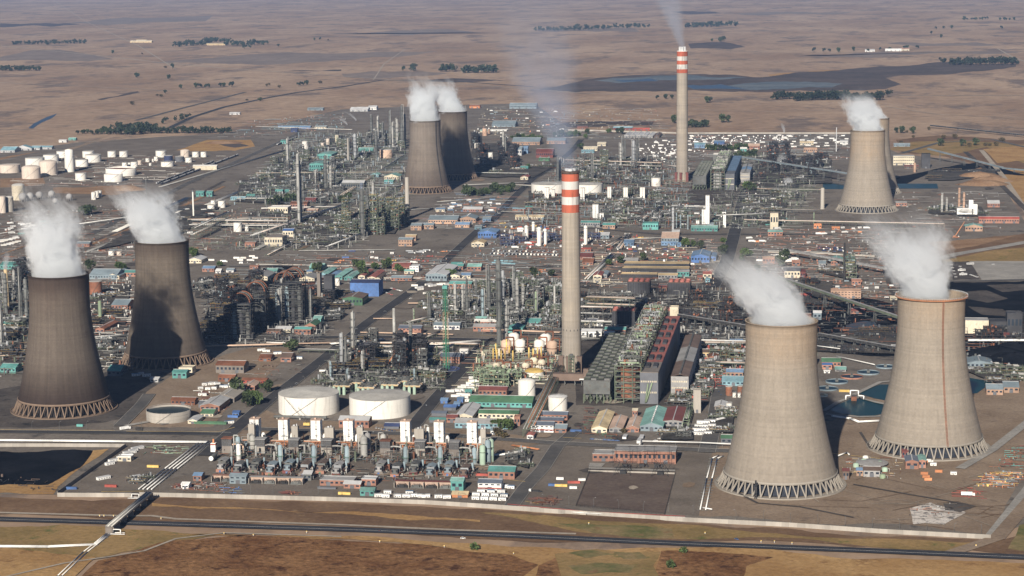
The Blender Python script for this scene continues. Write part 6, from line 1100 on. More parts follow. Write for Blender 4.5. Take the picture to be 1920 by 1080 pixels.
crowd('in the scrap yard row behind the teal workshop', 'blue machines', q=[(1535,470),(1580,474),(1580,466),(1535,463)], n=26, kinds=(cb, container('navy', 7), tf), seed=8, rot=(0, .5), rad=3)
crowd('on the bare yards behind the right steam', 'vehicles on the bare yards', [(1540,437),(1545,440),(1536,440),(1562,436),(1580,428),(1590,432),(1600,430),(1612,428),(1625,429),(1584,437),(1612,436),(1458,430),(1410,454),(1420,454),(1430,454),(1405,448),(1516,456)], kinds=(W6, tor, container('orange', 7), tb), rot=(0, .6))
crowd('on the asphalt yard left of the front pale tower', 'vehicles on the asphalt yard', [(1335,708),(1352,742),(1348,736),(1320,733)], kinds=(tb, cb, trd), rot=(H,)); crowd('on the turning circle beside the teal roofed hall', 'cars on the turning circle', [(1229,827),(1237,823),(1244,822),(1250,820)], kinds=(cw,), rot=(.3,))
crowd('along the fence of the scrap yard beside the gold roof', 'cars by the scrap yard', row((1110,824),(1158,827),7), kinds=(cb, cg))
crowd('in the yard beside the sooty tower workshops', 'cabins beside the workshops', [(384,723),(392,722),(400,721),(408,722),(376,730),(390,731),(402,730),(420,727),(428,726),(436,723),(444,722),(380,742),(490,658),(500,660),(520,664),(550,672),(560,673),(430,794),(255,705),(265,703),(275,706)], kinds=(W6, W10, WB), rot=(0, .5))
crowd('on the main plant road', 'cars on the plant roads', [(722,585),(865,466),(840,490),(556,720),(770,560),(668,618),(800,762),(1352,790),(480,782),(235,806)], kinds=(cw, cg, tb), rot=(H*.55,)); crowd('parked beside the blue workshop', 'cars by the blue workshop', row((734,541),(752,546),6)+row((720,548),(734,553),4), kinds=(cw, cr_), rot=(.2,))
crowd('in the storage yards behind the wall', 'stores on the yards', q=[(640,545),(700,490),(1300,500),(1340,540)], n=0, kinds=(W6,))
crowd('in the crowded yards behind the near chimney', 'small stores behind the near chimney', q=[(1090,470),(1300,500),(1300,472),(1090,450)], n=60, kinds=(W6, container('brown', 12), container('red', 7), container('maroon', 12), tf, container('navy', 7)), seed=21, rot=(0, H), rad=5)
crowd('along the plant edge by the perimeter, left of the far chimney', 'far yard stores', q=[(880,260),(1060,262),(1060,208),(920,205)], n=46, kinds=(W10, container('bluegrey', 12), cw, container('orange', 12), tb), seed=22, rot=(0, H), rad=8)
crowd('between the teal roofs and the cold boxes of the far row', 'stores in the middle yards', q=[(940,470),(1060,470),(1060,425),(940,425)], n=40, kinds=(W10, container('red', 12), container('blue', 12), tor, tb, container('brown', 12)), seed=23, rot=(0, H), rad=5)
crowd('in the yards beside the far diagonal road', 'stores by the diagonal road', q=[(820,416),(930,395),(960,368),(850,375)], n=24, kinds=(W10, container('bluelight', 12), cw, container('brick', 12)), seed=24, rot=(0, .5), rad=7)
crowd('behind the white tower slabs', 'stores behind the white slabs', q=[(1260,425),(1350,425),(1370,385),(1270,385)], n=26, kinds=(W10, container('bluegrey', 12), container('teal', 12), container('brick', 12), tb), seed=25, rot=(0, H), rad=7)
crowd('beyond the dark road near the far pale towers', 'stores near the far towers', q=[(1400,425),(1470,425),(1480,340),(1400,345)], n=44, kinds=(W10, container('bluegrey', 12), container('teal', 12), container('brick', 12), tb), seed=26, rot=(0, H), rad=7)
crowd('in the yards at the left edge behind the sooty towers', 'stores at the left edge', q=[(0,470),(60,440),(110,410),(0,420)], n=30, kinds=(W10, container('teal', 12), tb, container('brown', 12)), seed=27, rot=(.7,), rad=6)
crowd('in the yards left of the left refinery', 'stores beyond the shadowed tower', q=[(180,480),(360,480),(430,380),(260,400)], n=34, kinds=(W10, container('bluegrey', 12), tb, container('rust', 12), container('brick', 7)), seed=31, rot=(.7, .6), rad=8)
crowd('in the works yards behind the front steam', 'stores behind the front steam', q=[(1400,560),(1690,560),(1690,470),(1400,470)], n=40, kinds=(container('darkgrey', 12), container('rust', 12), W6, container('brick', 7), container('bluegrey', 7), tf), seed=32, rot=(0, H), rad=6)
crowd('in the yards around the front boiler house', 'stores around the boiler house', q=[(1300,650),(1390,655),(1390,615),(1290,615)], n=22, kinds=(W6, container('brick', 7), container('bluegrey', 12), container('darkgrey', 12)), seed=28, rot=(0, H), rad=5)
crowd('on the dump beside the settling pond', 'stores beside the settling pond', q=[(1480,600),(1560,660),(1690,660),(1690,600)], n=16, kinds=(container('rust', 12), container('darkgrey', 12), W6, container('brown', 7)), seed=29, rot=(0, H), rad=6)
crowd('in the oil yard of the right corner', 'oil yard machines', [(1728,868),(1750,873),(1788,890),(1815,930),(1738,868),(1720,868)], kinds=(tb, tor, trd, W6))
# ================================================================ TANK FARM
for x, y, wd, h, c, k in [(19,325,38,15,'tankpink','cone'),(66,312,36,15,'tankwhite','cone'),(59,336,35,20,'tankpink','dome'),(91,329,34,23,'tankpink','dome'),(96,304,29,13,'tankwhite','cone'),(118,296,23,12,'tankwhite','cone'),(154,313,24,13,'tankwhite','cone'),(166,296,22,12,'tankwhite','cone'),(175,305,30,14,'tankwhite','cone'),(210,295,16,11,'tankwhite','cone'),(232,295,16,11,'tankwhite','cone'),(227,331,57,14,'tankwhite','float'),(152,339,21,14,'tankwhite','cone'),(213,342,35,15,'tankwhite','float'),(302,295,20,12,'tankwhite','cone'),(347,295,17,12,'tankpink','dome'),(367,295,13,10,'tankwhite','cone'),(382,295,11,10,'tankwhite','cone'),(316,303,16,11,'navy','cone'),(337,304,17,10,'darkgrey','cone'),(354,305,13,9,'tankwhite','cone'),(314,313,24,9,'tankwhite','cone'),(277,304,8,7,'tankwhite','cone'),(293,302,8,8,'tankwhite','cone'),(234,313,10,8,'tankwhite','cone'),(243,311,6,6,'tankwhite','cone'),(252,313,13,9,'tankwhite','cone'),(262,310,8,9,'tankpink','cone'),(282,311,5,5,'tankwhite','cone'),(287,304,4,6,'tankwhite','cone'),
    (5,400,14,32,'tankpink','cone'),(18,398,16,28,'concrete','dome'),(35,376,24,28,'cream','dome'),(176,375,9,14,'tankwhite','dome'),(182,371,8,12,'tankwhite','dome'),(187,369,8,11,'tankwhite','dome'),(446,435,16,17,'tankwhite','cone'),(463,434,7,9,'tankwhite','dome'),(396,394,14,9,'tankwhite','dome'),(400,386,9,10,'tankwhite','cone'),(416,390,14,13,'tankwhite','cone'),(209,480,11,9,'tankwhite','cone'),(224,480,10,8,'tankpink','cone'),(180,556,23,28,'rust','cone'),
    (632,270,7,17,'cream','cone'),(572,279,11,13,'tankwhite','dome'),(605,277,6,9,'tankpink','cone'),(615,273,7,13,'tankpink','cone'),(724,297,24,16,'pinkpipe','cone'),(909,255,9,14,'brickpale','cone'),(917,252,5,10,'brickpale','cone'),(1029,366,66,19,'tankwhite','cone'),(1103,366,54,19,'tankwhite','cone'),(1230,350,18,16,'tankwhite','cone'),(1367,743,13,18,'rust','cone'),(1388,742,11,18,'rust','cone'),(1377,746,7,9,'tankwhite','dome'),(1386,746,6,8,'tankwhite','dome'),(1367,770,11,14,'tankwhite','cone'),(895,280,11,11,'tankwhite','cone'),(920,300,9,14,'tankwhite','cone'),(633,536,9,14,'tankwhite','cone')]:
    tank(x, y, wd, h, c, 'tankpink' if c == 'tankpink' else 'tankroof', k)
t0 = tank(131, 323, 18, 31, 'tankwhite', 'tankwhite', look='tall two-stage white cylinder tank standing over the tank farm'); MB().lathe([(10, 0), (10, 15), (1, 17)], 20).build('upper_shell', 'tankwhite', t0, (0, 0, 30*MPP(G(131, 323))))
for x, y, wd in ((43,379,15),(57,377,14),(74,375,14),(97,372,13),(104,384,11),(130,377,12)): sphere(x, y, wd, 'grey')
# rail tank cars and tracks
def railcar(col):
    key = 'rail_'+col
    if key in PR: return PR[key]
    o = thing('rail_tank_car', f'{words_of(col)} topped rail tank car', 'rail car', (0,0,0)); m = MB().box(-6.2, -1.2, .9, 6.2, 1.2, 1.3, 0, True); wheels(m, (-5, -3.6, 3.6, 5), .9, .45, 0); m.build('chassis', 'black', o); MB().hcyl(0, 0, 2.7, 10.6, 1.4, 'x', 12).build('tank', col, o); MB().cbox(0, 0, 4.05, 2, .9, .5).build('dome_hatch', 'lightgrey', o); PR[key] = o; return o
for k, (a, b) in enumerate((((294,346),(400,305)), ((302,347),(446,292)), ((520,273),(556,259)))):
    A, B_ = G(*a), G(*b); d = B_-A; n = int(d.length/13.5); GROUPPH['rail tank cars row %d' % k] = ('in the near track of the siding', 'in the far track of the siding', 'on the sidings at the plant entry')[k]
    for j in range(2):
        m = MB(); [m.tube(A+Vector((0, s+(j-.5)*7, .95)), B_+Vector((0, s+(j-.5)*7, .95)), .12, 4) for s in (-.75, .75)]; o = thing('rail_track', f'pair of rails, {("first","second")[j]} of two, under the cars ' + ('in the near track', 'in the far track', 'at the plant entry')[k], 'track', (0, 0, 0)); m.build('rail', 'rust', o)
        for i in range(n):
            if j == 0 or i % 5: use(railcar('lightgrey' if (k+j) % 2 == 0 else 'black'), A+d*((i+.5)/n)+Vector((0, (j-.5)*7, .9)), math.atan2(d.y, d.x), group='rail tank cars row %d' % k)
for a, b, nm in (((170,455),(345,385),'rusty rails curving past the tank farm'), ((196,450),(352,388),'second rusty rails past the tank farm')): 
    A, B_ = G(*a), G(*b); m = MB(); [m.tube(A+Vector((s, 0, .9)), B_+Vector((s, 0, .9)), .14, 4) for s in (-.75, .75)]; o = thing('rail_track', nm, 'track', (0, 0, 0)); m.build('rail', 'rust', o)
shed(361, 407, 319, 14, 10, 'tankwhite', 'cream', look='pale canopy roof over the rail tank cars', wins=0, doors=0)
# ================================================================ PROCESS PLANT
LK = {}
def st_(key, *a, **k): return structure(key, *a, **k)
G1 = st_('g1', 3, 2, 4, col='steelgreen', seed=1); G2 = st_('g2', 4, 2, 2, col='steelgreen', seed=2, dens=1.3); G3 = st_('g3', 2, 2, 7, col='steelgreen', seed=3, dens=.8); G4 = st_('g4', 5, 2, 1, 6, 6, col='steelgreen', seed=4, dens=1.6, look='low green pipe deck crowded with drums')
A1 = st_('a1', 3, 2, 3, col='steelgrey', seed=5, dens=1.2); A2 = st_('a2', 4, 3, 2, col='steelgrey', seed=6, dens=1.3); A3 = st_('a3', 2, 2, 5, col='steelgrey', seed=7); A4 = st_('a4', 5, 3, 1, col='steelgrey', seed=8, dens=1.8, look='low grey pipe deck crowded with drums')
D1 = st_('d1', 3, 3, 6, col='steeldark', deck='black', seed=9, vcol=('soot', 'soot', 'bluevessel', 'steeldark'), pipe='soot'); D2 = st_('d2', 5, 3, 3, col='steeldark', deck='black', seed=10, vcol=('soot', 'soot', 'rust'), pipe='steelgrey'); D4 = st_('d4', 6, 3, 1, 6, 7, col='steeldark', deck='soot', seed=12, dens=1.6, vcol=('soot', 'steelgrey', 'insul'), pipe='steelgrey', look='low dark pipe deck crowded with vessels'); D3 = st_('d3', 6, 2, 2, col='steeldark', deck='soot', seed=11, vcol=('soot', 'soot', 'steelgrey'), pipe='steelgrey')  # dark frames: gasifier area's shade put into black decks, vessels and pipes
K1 = column('k1', 52, 2.2, 'steelgrey', 7); K2 = column('k2', 38, 1.8, 'insul', 5); K3 = column('k3', 66, 2.8, 'steelgrey', 8, top=1.8); K4 = column('k4', 30, 1.4, 'bluevessel', 4); K5 = column('k5', 46, 2.7, 'alu', 6); K6 = column('k6', 24, 1.1, 'palegreen', 3)
def hdrum(col, L=9, r0=1.6):
    key = f'hd_{col}_{L}'
    if key in PR: return PR[key]
    o = thing('horizontal_drum', f'{words_of(col)} horizontal drum on saddles', 'vessel', (0,0,0)); MB().hcyl(0, 0, r0+1.4, L, r0, 'x', 14).build('shell', col, o); [MB().box(s-.5, -r0*.8, 0, s+.5, r0*.8, r0*.9+.6).build('saddle', 'concrete', o) for s in (-L*.3, L*.3)]; MB().path([(L*.2, 0, r0*2+1.2), (L*.2, 0, r0*2+3), (L*.2, 4, r0*2+3), (L*.2, 4, 0)], .3, 6).build('pipe', 'insul', o); PR[key] = o; return o
def exbank():
    if 'ex' in PR: return PR['ex']
    o = thing('exchanger_bank', 'bank of parallel sand coloured heat exchangers on a dark frame', 'exchanger', (0,0,0)); f = MB(); [f.box(x-.25, y-.25, 0, x+.25, y+.25, 8) for x in (-11, -4, 4, 11) for y in (-14, -7, 0, 7, 14)]; [f.box(-11, y-.3, z-.5, 11, y+.3, z) for y in (-14, -7, 0, 7, 14) for z in (4, 8)]; f.build('frame', 'steeldark', o)
    for i in range(7): MB().hcyl(0, -13+i*4.3, 9.3, 19, 1.1, 'x', 10).build('exchanger_shell', ('sand', 'insul', 'steelgrey', 'pinkroof')[i % 4], o)
    p = MB(); r = random.Random(4); [p.path([(r.uniform(-10, 10), r.uniform(-14, 14), 10.5), (r.uniform(-10, 10), r.uniform(-14, 14), 12)], .3, 5) for _ in range(40)]; p.build('pipework', 'steelgrey', o)['kind'] = 'stuff'
    for i in range(3): MB().lathe([(1.9, 0), (1.9, 9), (1, 10), (.1, 10.4)], 12, -8+i*6, -17).build('bottle_vessel', 'minttank', o)
    PR['ex'] = o; return o
HD = [hdrum('white'), hdrum('alu'), hdrum('insul', 12, 2), hdrum('steelgrey')]
greens, greys, darks, cols = [G1, G2, G4, A1, A2], [A1, A2, A4, G2], [D1, D2, D3], [K1, K2, K4, K6]
# single tall columns read off the photograph: (x, base y, top y, proto height, proto)
def col_at(x, yb, yt, k, look=None, s=None):
    p = G(x, yb); h = (yb-yt)*MPP(p)*.985; h0 = {K1: 52, K2: 38, K3: 66, K4: 30, K5: 46, K6: 24}[k]; q = s or max(.8, min(1.5, h/h0)); TAKEN.append((p, 4)); use(k, p, rnd.uniform(0, 6), look, scale=(q, q, h/h0))
for c in [(936,645,482,K1),(917,580,495,K3),(943,565,505,K5),(970,585,520,K2),(876,590,520,K3),(893,560,522,K1),(854,590,530,K2),(949,640,560,K2),(905,600,540,K4),(964,568,498,K1),(981,573,530,K2),(806,605,548,K3),(776,602,578,K6),(868,585,532,K2),(1005,590,545,K6),
    (649,690,630,K3),(641,685,622,K5),(663,665,582,K2),(771,672,603,K1),(760,688,632,K5),(789,660,640,K6),(620,712,676,K4),(652,715,690,K4),(680,700,656,K2),(777,716,690,K4),
    (680,445,352,K1),(701,430,340,K2),(690,420,350,K3),(565,400,330,K1),(561,420,285,K2),(540,320,258,K2),(592,352,320,K2),(611,354,290,K1),(620,354,310,K2),(629,352,320,K1),(655,302,262,K3),(666,300,250,K5),(706,300,245,K1),(697,265,215,K1),(709,264,217,K2),(732,272,206,K3),(754,276,196,K3),(759,274,212,K1),(745,272,222,K2),(737,276,228,K2),(718,272,228,K1),(632,275,255,K6),
    (944,296,246,K2),(948,296,256,K1),(1046,340,292,K1),(1050,338,295,K2),(1110,340,288,K1),(1168,300,255,K3),(1172,300,262,K1),(1188,312,262,K5),(1195,312,258,K1),(1164,310,268,K2),(1196,308,270,K2),(1262,430,388,K5),(1268,428,398,K4),(1276,428,402,K4),(1178,405,388,K2),(1170,406,392,K6),(1290,430,402,K4),
    (12,590,510,K1),(40,600,500,K3),(28,560,505,K2),(50,600,520,K1),(4,650,560,K2),(524,610,540,K2),(530,585,520,K2),(574,600,538,K3),(583,602,540,K1),(552,602,580,K5),(1526,420,398,K6),(1700,700,680,K6)]: col_at(*c)
# striped lattice mast, crane, hoops
def lattice(o, w0, w1, h, n, col, name='lattice', z0=0):
    m = MB(); cr = lambda t: (w0+(w1-w0)*t)/2
    for i in range(n):
        t0, t1 = i/n, (i+1)/n; a, b = cr(t0), cr(t1); za, zb = z0+h*t0, z0+h*t1
        for sx, sy in ((-1,-1),(1,-1),(1,1),(-1,1)):
            m.tube((sx*a, sy*a, za), (sx*b, sy*b, zb), .22, 4); m.tube((sx*a, sy*a, za), (-sy*b, sx*b, zb), .12, 4); m.tube((sx*b, sy*b, zb), (-sy*b, sx*b, zb), .1, 4)
    return m.build(name, col, o)
mg = mat('mast_green', (.04, .17, .10)); P['mastgreen'] = mg
o = thing('guyed_mast', 'tall green lattice mast with yellow middle section', 'mast', G(837, 693)); lattice(o, 7, 6, 38, 11, 'mastgreen'); lattice(o, 6, 5.4, 34, 10, 'goldroof', z0=38); lattice(o, 5.4, 4.6, 30, 9, 'mastgreen', z0=72); MB().cbox(0, 0, 101, 6, 6, 4).build('head_platform', 'teal', o); MB().lathe([(17, 0), (17, 1.4), (14, 1.4), (14, .6), (.1, .6)], 32, sm=False).build('base_ring', 'navy', o); MB().tube((0, 0, 0), (0, 0, 103), .9, 8).build('riser_pipe', 'mastgreen', o)
def mobile_crane(x, y, rz, boom, look, L=30, el=52, s=1.):
    o = thing('mobile_crane', look, 'crane', G(x, y), rz); t = MB().box(-6, -1.4, .9, 6, 1.4, 2.2, 0, True); wheels(t, (-4.8, -2.6, 2.6, 4.8), 1.2, .7, 1); t.build('carrier', [boom, 'tyre'], o); MB().box(-4.5, -1.5, 2.2, -.5, 1.5, 4.4).build('counterweight', boom, o); MB().box(4, -1.2, 2.2, 6, 1.2, 3.6).build('cab', 'white', o)
    e = (math.cos(R(el)), math.sin(R(el))); m = MB(); b = (-1, 0, 3.6); [m.tube((b[0]+e[0]*L*i/3, 0, b[2]+e[1]*L*i/3), (b[0]+e[0]*L*(i+1)/3, 0, b[2]+e[1]*L*(i+1)/3), .9-.2*i, 4, 0, True) for i in range(3)]; m.build('boom', boom, o); k = (b[0]+e[0]*L, 0, b[2]+e[1]*L); MB().tube(k, (k[0], 0, k[2]-8), .1, 4).cbox(k[0], 0, k[2]-9.5, .8, .8, 1.4).build('hook_cable', 'black', o); o.scale = (s, s, s); return o
mobile_crane(727, 690, .15, 'orange', 'orange telescopic crane with raised boom among the dark columns', 34, 56); mobile_crane(1792, 446, .1, 'orange', 'orange crane on the bare ground right of the far pale tower', 30, 58); mobile_crane(1795, 580, .3, 'red', 'small red excavator on the black coal ground', 14, 30)
o = thing('crawler_crane', 'dark lattice crawler crane in front of the left wide white tank', 'crane', G(577, 800)); MB().box(-4, -3, .2, 4, -1.6, 1.6, 0, True).box(-4, 1.6, .2, 4, 3, 1.6, 0, True).build('crawler_track', 'black', o); MB().box(-4.5, -1.8, 1.7, 2.5, 1.8, 4.4).build('cab', 'yellow', o); m = MB(); A_, B_ = Vector((1, 0, 3)), Vector((-26, 2, 32)); d = (B_-A_)
for i in range(14):
    for s in ((-.8, -.8), (.8, -.8), (0, .9)): m.tube(A_+d*(i/14)+Vector((0, s[0], s[1])), A_+d*((i+1)/14)+Vector((0, s[0], s[1])), .1, 4)
    m.tube(A_+d*(i/14)+Vector((0, -.8, -.8)), A_+d*((i+1)/14)+Vector((0, .8, -.8)), .08, 4)
m.build('boom_lattice', 'steeldark', o); q = MB(); [q.tube((-4, s, 5), B_, .07, 4) for s in (-.6, .6)]; q.tube(B_, (B_.x, B_.y, 14), .08, 4); q.build('cable', 'black', o)
o = thing('long_vessel', 'long dark horizontal vessel lying in front of the left wide white tank', 'vessel', G(563, 787)); MB().hcyl(0, 0, 3, 58, 1.7, 'x', 12).build('shell', 'steelgrey', o); [MB().cbox(x, 0, 0, 1.6, 3.6, 2).build('saddle', 'concrete', o) for x in range(-26, 27, 13)]
o = thing('tanker_vessel', 'dark horizontal tank with white end disc beside the first compressor house', 'vessel', G(397, 866)); MB().hcyl(0, 6, 4, 14, 2.3, 'y', 16).build('shell', 'steelgrey', o); MB().tube((0, -2.3, 4), (0, -1.6, 4), 2.35, 18, 0, True).build('end_disc', 'white', o); [MB().cbox(0, y, 0, 3.6, 1, 2.2).build('saddle', 'concrete', o) for y in (2, 10)]
o = thing('small_signal_tower', 'white and red small tower at the road corner left of the cold boxes', 'tower', G(401, 848)); MB().box(-2.6, -2.6, 0, 2.6, 2.6, 10).build('shaft', 'white', o); MB().box(-2.7, -2.7, 8, 2.7, 2.7, 9.4).build('band', 'red', o); MB().cbox(0, 0, 10, 1.6, 1.6, 4).build('head', 'orange', o)
def hoops(x, y, h, look, s=1.):
    o = thing('gasifier_frame', look, 'process structure', G(x, y)); f = MB(); [f.box(xx-.4, yy-.4, 0, xx+.4, yy+.4, h) for xx in (-14, -5, 5, 14) for yy in (-10, 0, 10)]; [f.box(-14, yy-.3, z-.8, 14, yy+.3, z) for yy in (-10, 0, 10) for z in range(8, int(h)+1, 8)]; [beam(f, (-14, -10, z), (-5, -10, z+8), .3) for z in range(0, int(h)-8, 8)]; [beam(f, (14, -10, z), (5, -10, z+8), .3) for z in range(0, int(h)-8, 8)]; f.build('frame', 'steeldark', o); [MB().box(-13.5, -9.5, z, 13.5, 9.5, z+.2, 0, True).build('deck_grating', 'soot', o) for z in range(8, int(h), 8)]
    for j, yy in enumerate((-9, -1, 7)):
        m = MB(); m.path([(13*math.cos(R(a)), yy, h+1+13*math.sin(R(a))) for a in range(0, 181, 12)], .9, 8); m.build('hoop_pipe', ('rust', 'steelgrey', 'rust')[j], o)
    [MB().lathe([(3.2, 2), (3.2, h*.7), (1.6, h*.8), (.1, h*.82)], 14, xx, -6).build('vessel', c, o) for xx, c in ((-9, 'bluevessel'), (0, 'soot'), (9, 'steelgrey'))]; p = MB(); r = random.Random(int(x)); [p.tube((r.uniform(-14, 14), -10.6, z), (r.uniform(-14, 14), -10.6, z), .3, 5) for z in [r.uniform(2, h) for _ in range(40)]]; p.build('pipework', 'steelgrey', o)['kind'] = 'stuff'; TAKEN.append((o.location, 15))
hoops(553, 603, 62, 'black gasifier frame with tall pipe hoop on top, right of its pair'); hoops(535, 596, 52, 'black gasifier frame with lower pipe hoop on top, left of its pair'); hoops(484, 622, 56, 'black gasifier frame with wide hoop near the shadowed tower'); hoops(456, 636, 50, 'black gasifier frame with wide hoop close to the shadowed sooty tower')
shed(608, 624, 568, 18, 40, 'soot', 'soot', look='tall black bunker block left of the blue workshop', flat=True, wins=0, name='bunker_block', cat='tower'); shed(595, 601, 560, 12, 38, 'concretedark', 'concretedark', look='brown square stack block beside the black bunker', flat=True, wins=0, name='stack_block', cat='tower')
for i, x in enumerate((443, 436, 428, 420)): o = thing('dark_vessel', 'dark blue upright vessel in the shade beside the shadowed tower', 'vessel', G(x, 622+i*2)); MB().lathe([(3.2, 0), (3.2, 17), (2, 19), (.1, 20)], 14).build('shell', 'bluegrey', o); MB().lathe([(3.2, 12), (4.4, 12), (4.4, 12.3), (3.2, 12.3)], 12, cap=False, sm=False).build('platform', 'steeldark', o)
# stacks
for a in [(740,665,588,2.0,'insul'),(572,578,538,1.6,'insul')][:1]: stack(740, 668, 62, 2.1, 'insul', look='slim pale grey stack with bent top right of the main road')
stack(764, 411, 82, 4.4, 'concrete', 3.6, 'pale concrete stack in front of the middle brown tower'); stack(653, 306, 62, 2.6, 'concrete', 2.0, 'slim pale stack in the far left refinery'); stack(667, 300, 58, 2.2, 'concrete', 1.8); stack(14, 584, 62, 3.4, 'sand', 2.6, 'sand coloured stack with steam at the left edge'); stack(363, 407, 50, 1.6, 'tankwhite'); stack(276, 402, 74, .9, 'steelgrey', .7); stack(1040, 588, 40, 1.6, 'insul'); stack(1542, 392, 42, 4, 'concrete', 3.6, 'square pale post tower left of the far pale tower'); stack(1715, 323, 22, 3, 'brickpale', 2.6, 'short brick stack before the far water basin'); stack(1583, 527, 60, 1.6, 'steeldark', 1.2, 'dark slim post behind the right steam'); stack(1568, 284, 62, 1.4, 'lightgrey', 1); stack(1443, 296, 40, 2, 'steeldark', 1.5); stack(1476, 300, 44, 2, 'steeldark', 1.5); stack(362, 394, 40, 1.2, 'bluegrey'); stack(188, 598, 26, 2.4, 'palegreen', 2.4, 'pale green stack between the two sooty towers'); stack(583, 600, 40, 1.4, 'insul'); stack(680, 440, 96, 3.6, 'slate', 3.0, 'tall blue grey stack in the green refinery left of middle', 6, name='stack'); stack(565, 418, 120, 2.1, 'slate', 1.4, 'very tall lattice banded stack in the left refinery', 9)
for a in [(1766,400,362,'insul'),(1775,398,370,'insul'),(1798,398,352,'brickpale'),(1807,400,361,'brickpale')]: stack(a[0], a[1], (a[1]-a[2])*MPP(G(a[0], a[1])), 2.4, a[3], 2.2, look=f'{words_of(a[3])} banded stack of the small right plant', bands=5)
o = thing('furnace_block', 'white furnace block at the foot of the orange stacks', 'furnace', G(1810, 404)); MB().box(-16, -6, 0, 12, 8, 14).box(6, -6, 14, 14, 4, 30).box(14, -6, 0, 22, 4, 22).build('casing', 'white', o); p = MB(); r = random.Random(9); [p.tube((r.uniform(-16, 20), -6.4, z), (r.uniform(-16, 20), -6.4, z), .35, 5) for z in [r.uniform(1, 14) for _ in range(24)]]; p.build('pipework', 'insul', o)['kind'] = 'stuff'
# white slabs and silos in the far cold box row, and middle white columns
def slab(x0, x1, y, h, d, look, col='white'):
    p, wd = front(x0, x1, y); o = thing('cold_box', look, 'tower', (p.x, p.y+d/2, 0)); X, Y = wd/2, d/2; MB().box(-X, -Y, 0, X, Y, h).build('casing', col, o); MB().box(-X-.3, -Y-.3, h, X+.3, Y+.3, h+.8, 0, True).build('roof', 'tankroof', o); m = MB(); [m.box(-X, -Y-.1, h*i/6-.12, X, -Y, h*i/6+.12) for i in range(1, 6)]; m.build('panel_seam_trim', 'lightgrey', o); l = MB(); [l.tube((s, -Y-.6, 0), (s, -Y-.6, h), .1, 4) for s in (-.4, .4)]; l.build('ladder_frame', 'steelgrey', o); TAKEN.append((o.location, 10)); return o
for x0, x1, y, t in [(1021,1029,374,352),(1034,1040,372,356),(1088,1096,376,353),(1139,1146,374,351),(1169,1177,376,352),(1200,1209,375,352)]: slab(x0, x1, y, (y-t)*MPP(G(x0, y)), 9, 'cream panelled cold box tower of the far row', 'tankwhite')
slab(1111,1122,409,(409-384)*MPP(G(1111,409)),12,'bright white slab tower right of the near chimney'); slab(1124,1132,414,14,10,'short white slab tower right of the near chimney'); slab(1323,1330,421,(421-367)*MPP(G(1323,421)),10,'tall bright white slab tower by the dark road'); slab(1316,1323,421,28,12,'lower white slab beside the tall white slab'); slab(1305,1311,421,7,8,'small white block left of the tall white slabs'); slab(1356,1361,427,24,7,'narrow white slab by the dark road')
for x, y, t, r0 in [(987,450,424,3.4),(1000,434,417,2.8),(1011,461,427,3.8),(1022,458,430,3.2),(1098,459,424,3)]: o = thing('white_column', 'plain white upright cylinder in the blue scaffold yard', 'column', G(x, y)); h = (y-t)*MPP(G(x, y)); MB().lathe([(r0, 0), (r0, h), (r0*.5, h+1.5), (.1, h+1.8)], 16).build('shell', 'tankwhite', o); MB().lathe([(r0, h*.9), (r0+1, h*.9), (r0+1, h*.9+.3), (r0, h*.9+.3)], 12, cap=False, sm=False).build('platform', 'grey', o); MB().path([(r0+.5, 0, 0), (r0+.5, 0, h)], .3, 5).build('riser_pipe', 'insul', o)
BS = structure('bs', 4, 2, 2, col='navy', deck='steelgrey', seed=31, vcol=('bluelight', 'insul', 'steelgrey'), look='blue painted scaffold structure', pipe='insul')
for s in ((952,461),(975,455),(1000,446),(1030,448),(1045,452),(950,450),(1112,448)): use(BS, G(*s), 0)
# cream digester group and gas tanks left of the near chimney
def silo(x, y, wpx, hpx, col, look, cone=True):
    r0 = wpx/2*MPP(G(x, y)); h = hpx*MPP(G(x, y)); o = thing('silo', look, 'silo', G(x, y)+Vector((0, r0, 0))); MB().lathe([(r0*.7, 3), (r0, 8), (r0, h), (r0*.55, h+2), (r0*.5, h+2.2)], 20).build('shell', col, o); MB().lathe([(r0, h*.6), (r0+1.2, h*.6), (r0+1.2, h*.6+.3), (r0, h*.6+.3)], 16, cap=False, sm=False).build('platform', 'rust', o); f = MB(); [f.tube((r0*.9*math.cos(a), r0*.9*math.sin(a), 0), (r0*.9*math.cos(a), r0*.9*math.sin(a), 9), .5, 5) for a in [math.pi*i/4 for i in range(8)]]; f.build('leg_frame', 'steelgrey', o); MB().path([(0, 0, h+2), (0, 0, h+5), (r0+3, 0, h+5), (r0+3, -2, h*.4)], 1., 8).build('bend_pipe', 'rust', o); TAKEN.append((o.location, 12)); return o
for i, (x, y, c) in enumerate([(948,668,'pinkpipe'),(974,667,'tankwhite'),(1010,668,'tankwhite'),(1034,670,'pinkpipe'),(962,655,'tankwhite'),(1022,657,'tankwhite')]): silo(x, y, 20, 27, c, f'tall {words_of(c)} silo with bent brown top pipe, group of silos by the near chimney')
for i, (x, y) in enumerate([(930,700),(945,704),(1000,690),(1015,694),(985,700)]): silo(x, y, 15, 16, 'cream', 'short cream silo with bent brown top pipe, in front of the tall silos')
o = tank(1002, 709, 36, 10, 'tankwhite', 'yellow', look='squat white tank with bright yellow domed roof', kind='dome'); tank(940, 694, 38, 8, 'tankwhite', 'cream', look='squat cream tank carrying yellow posts, front of the silo group'); tank(1003, 694, 40, 9, 'tankwhite', 'goldroof', look='squat cream tank carrying yellow posts, behind the yellow dome')
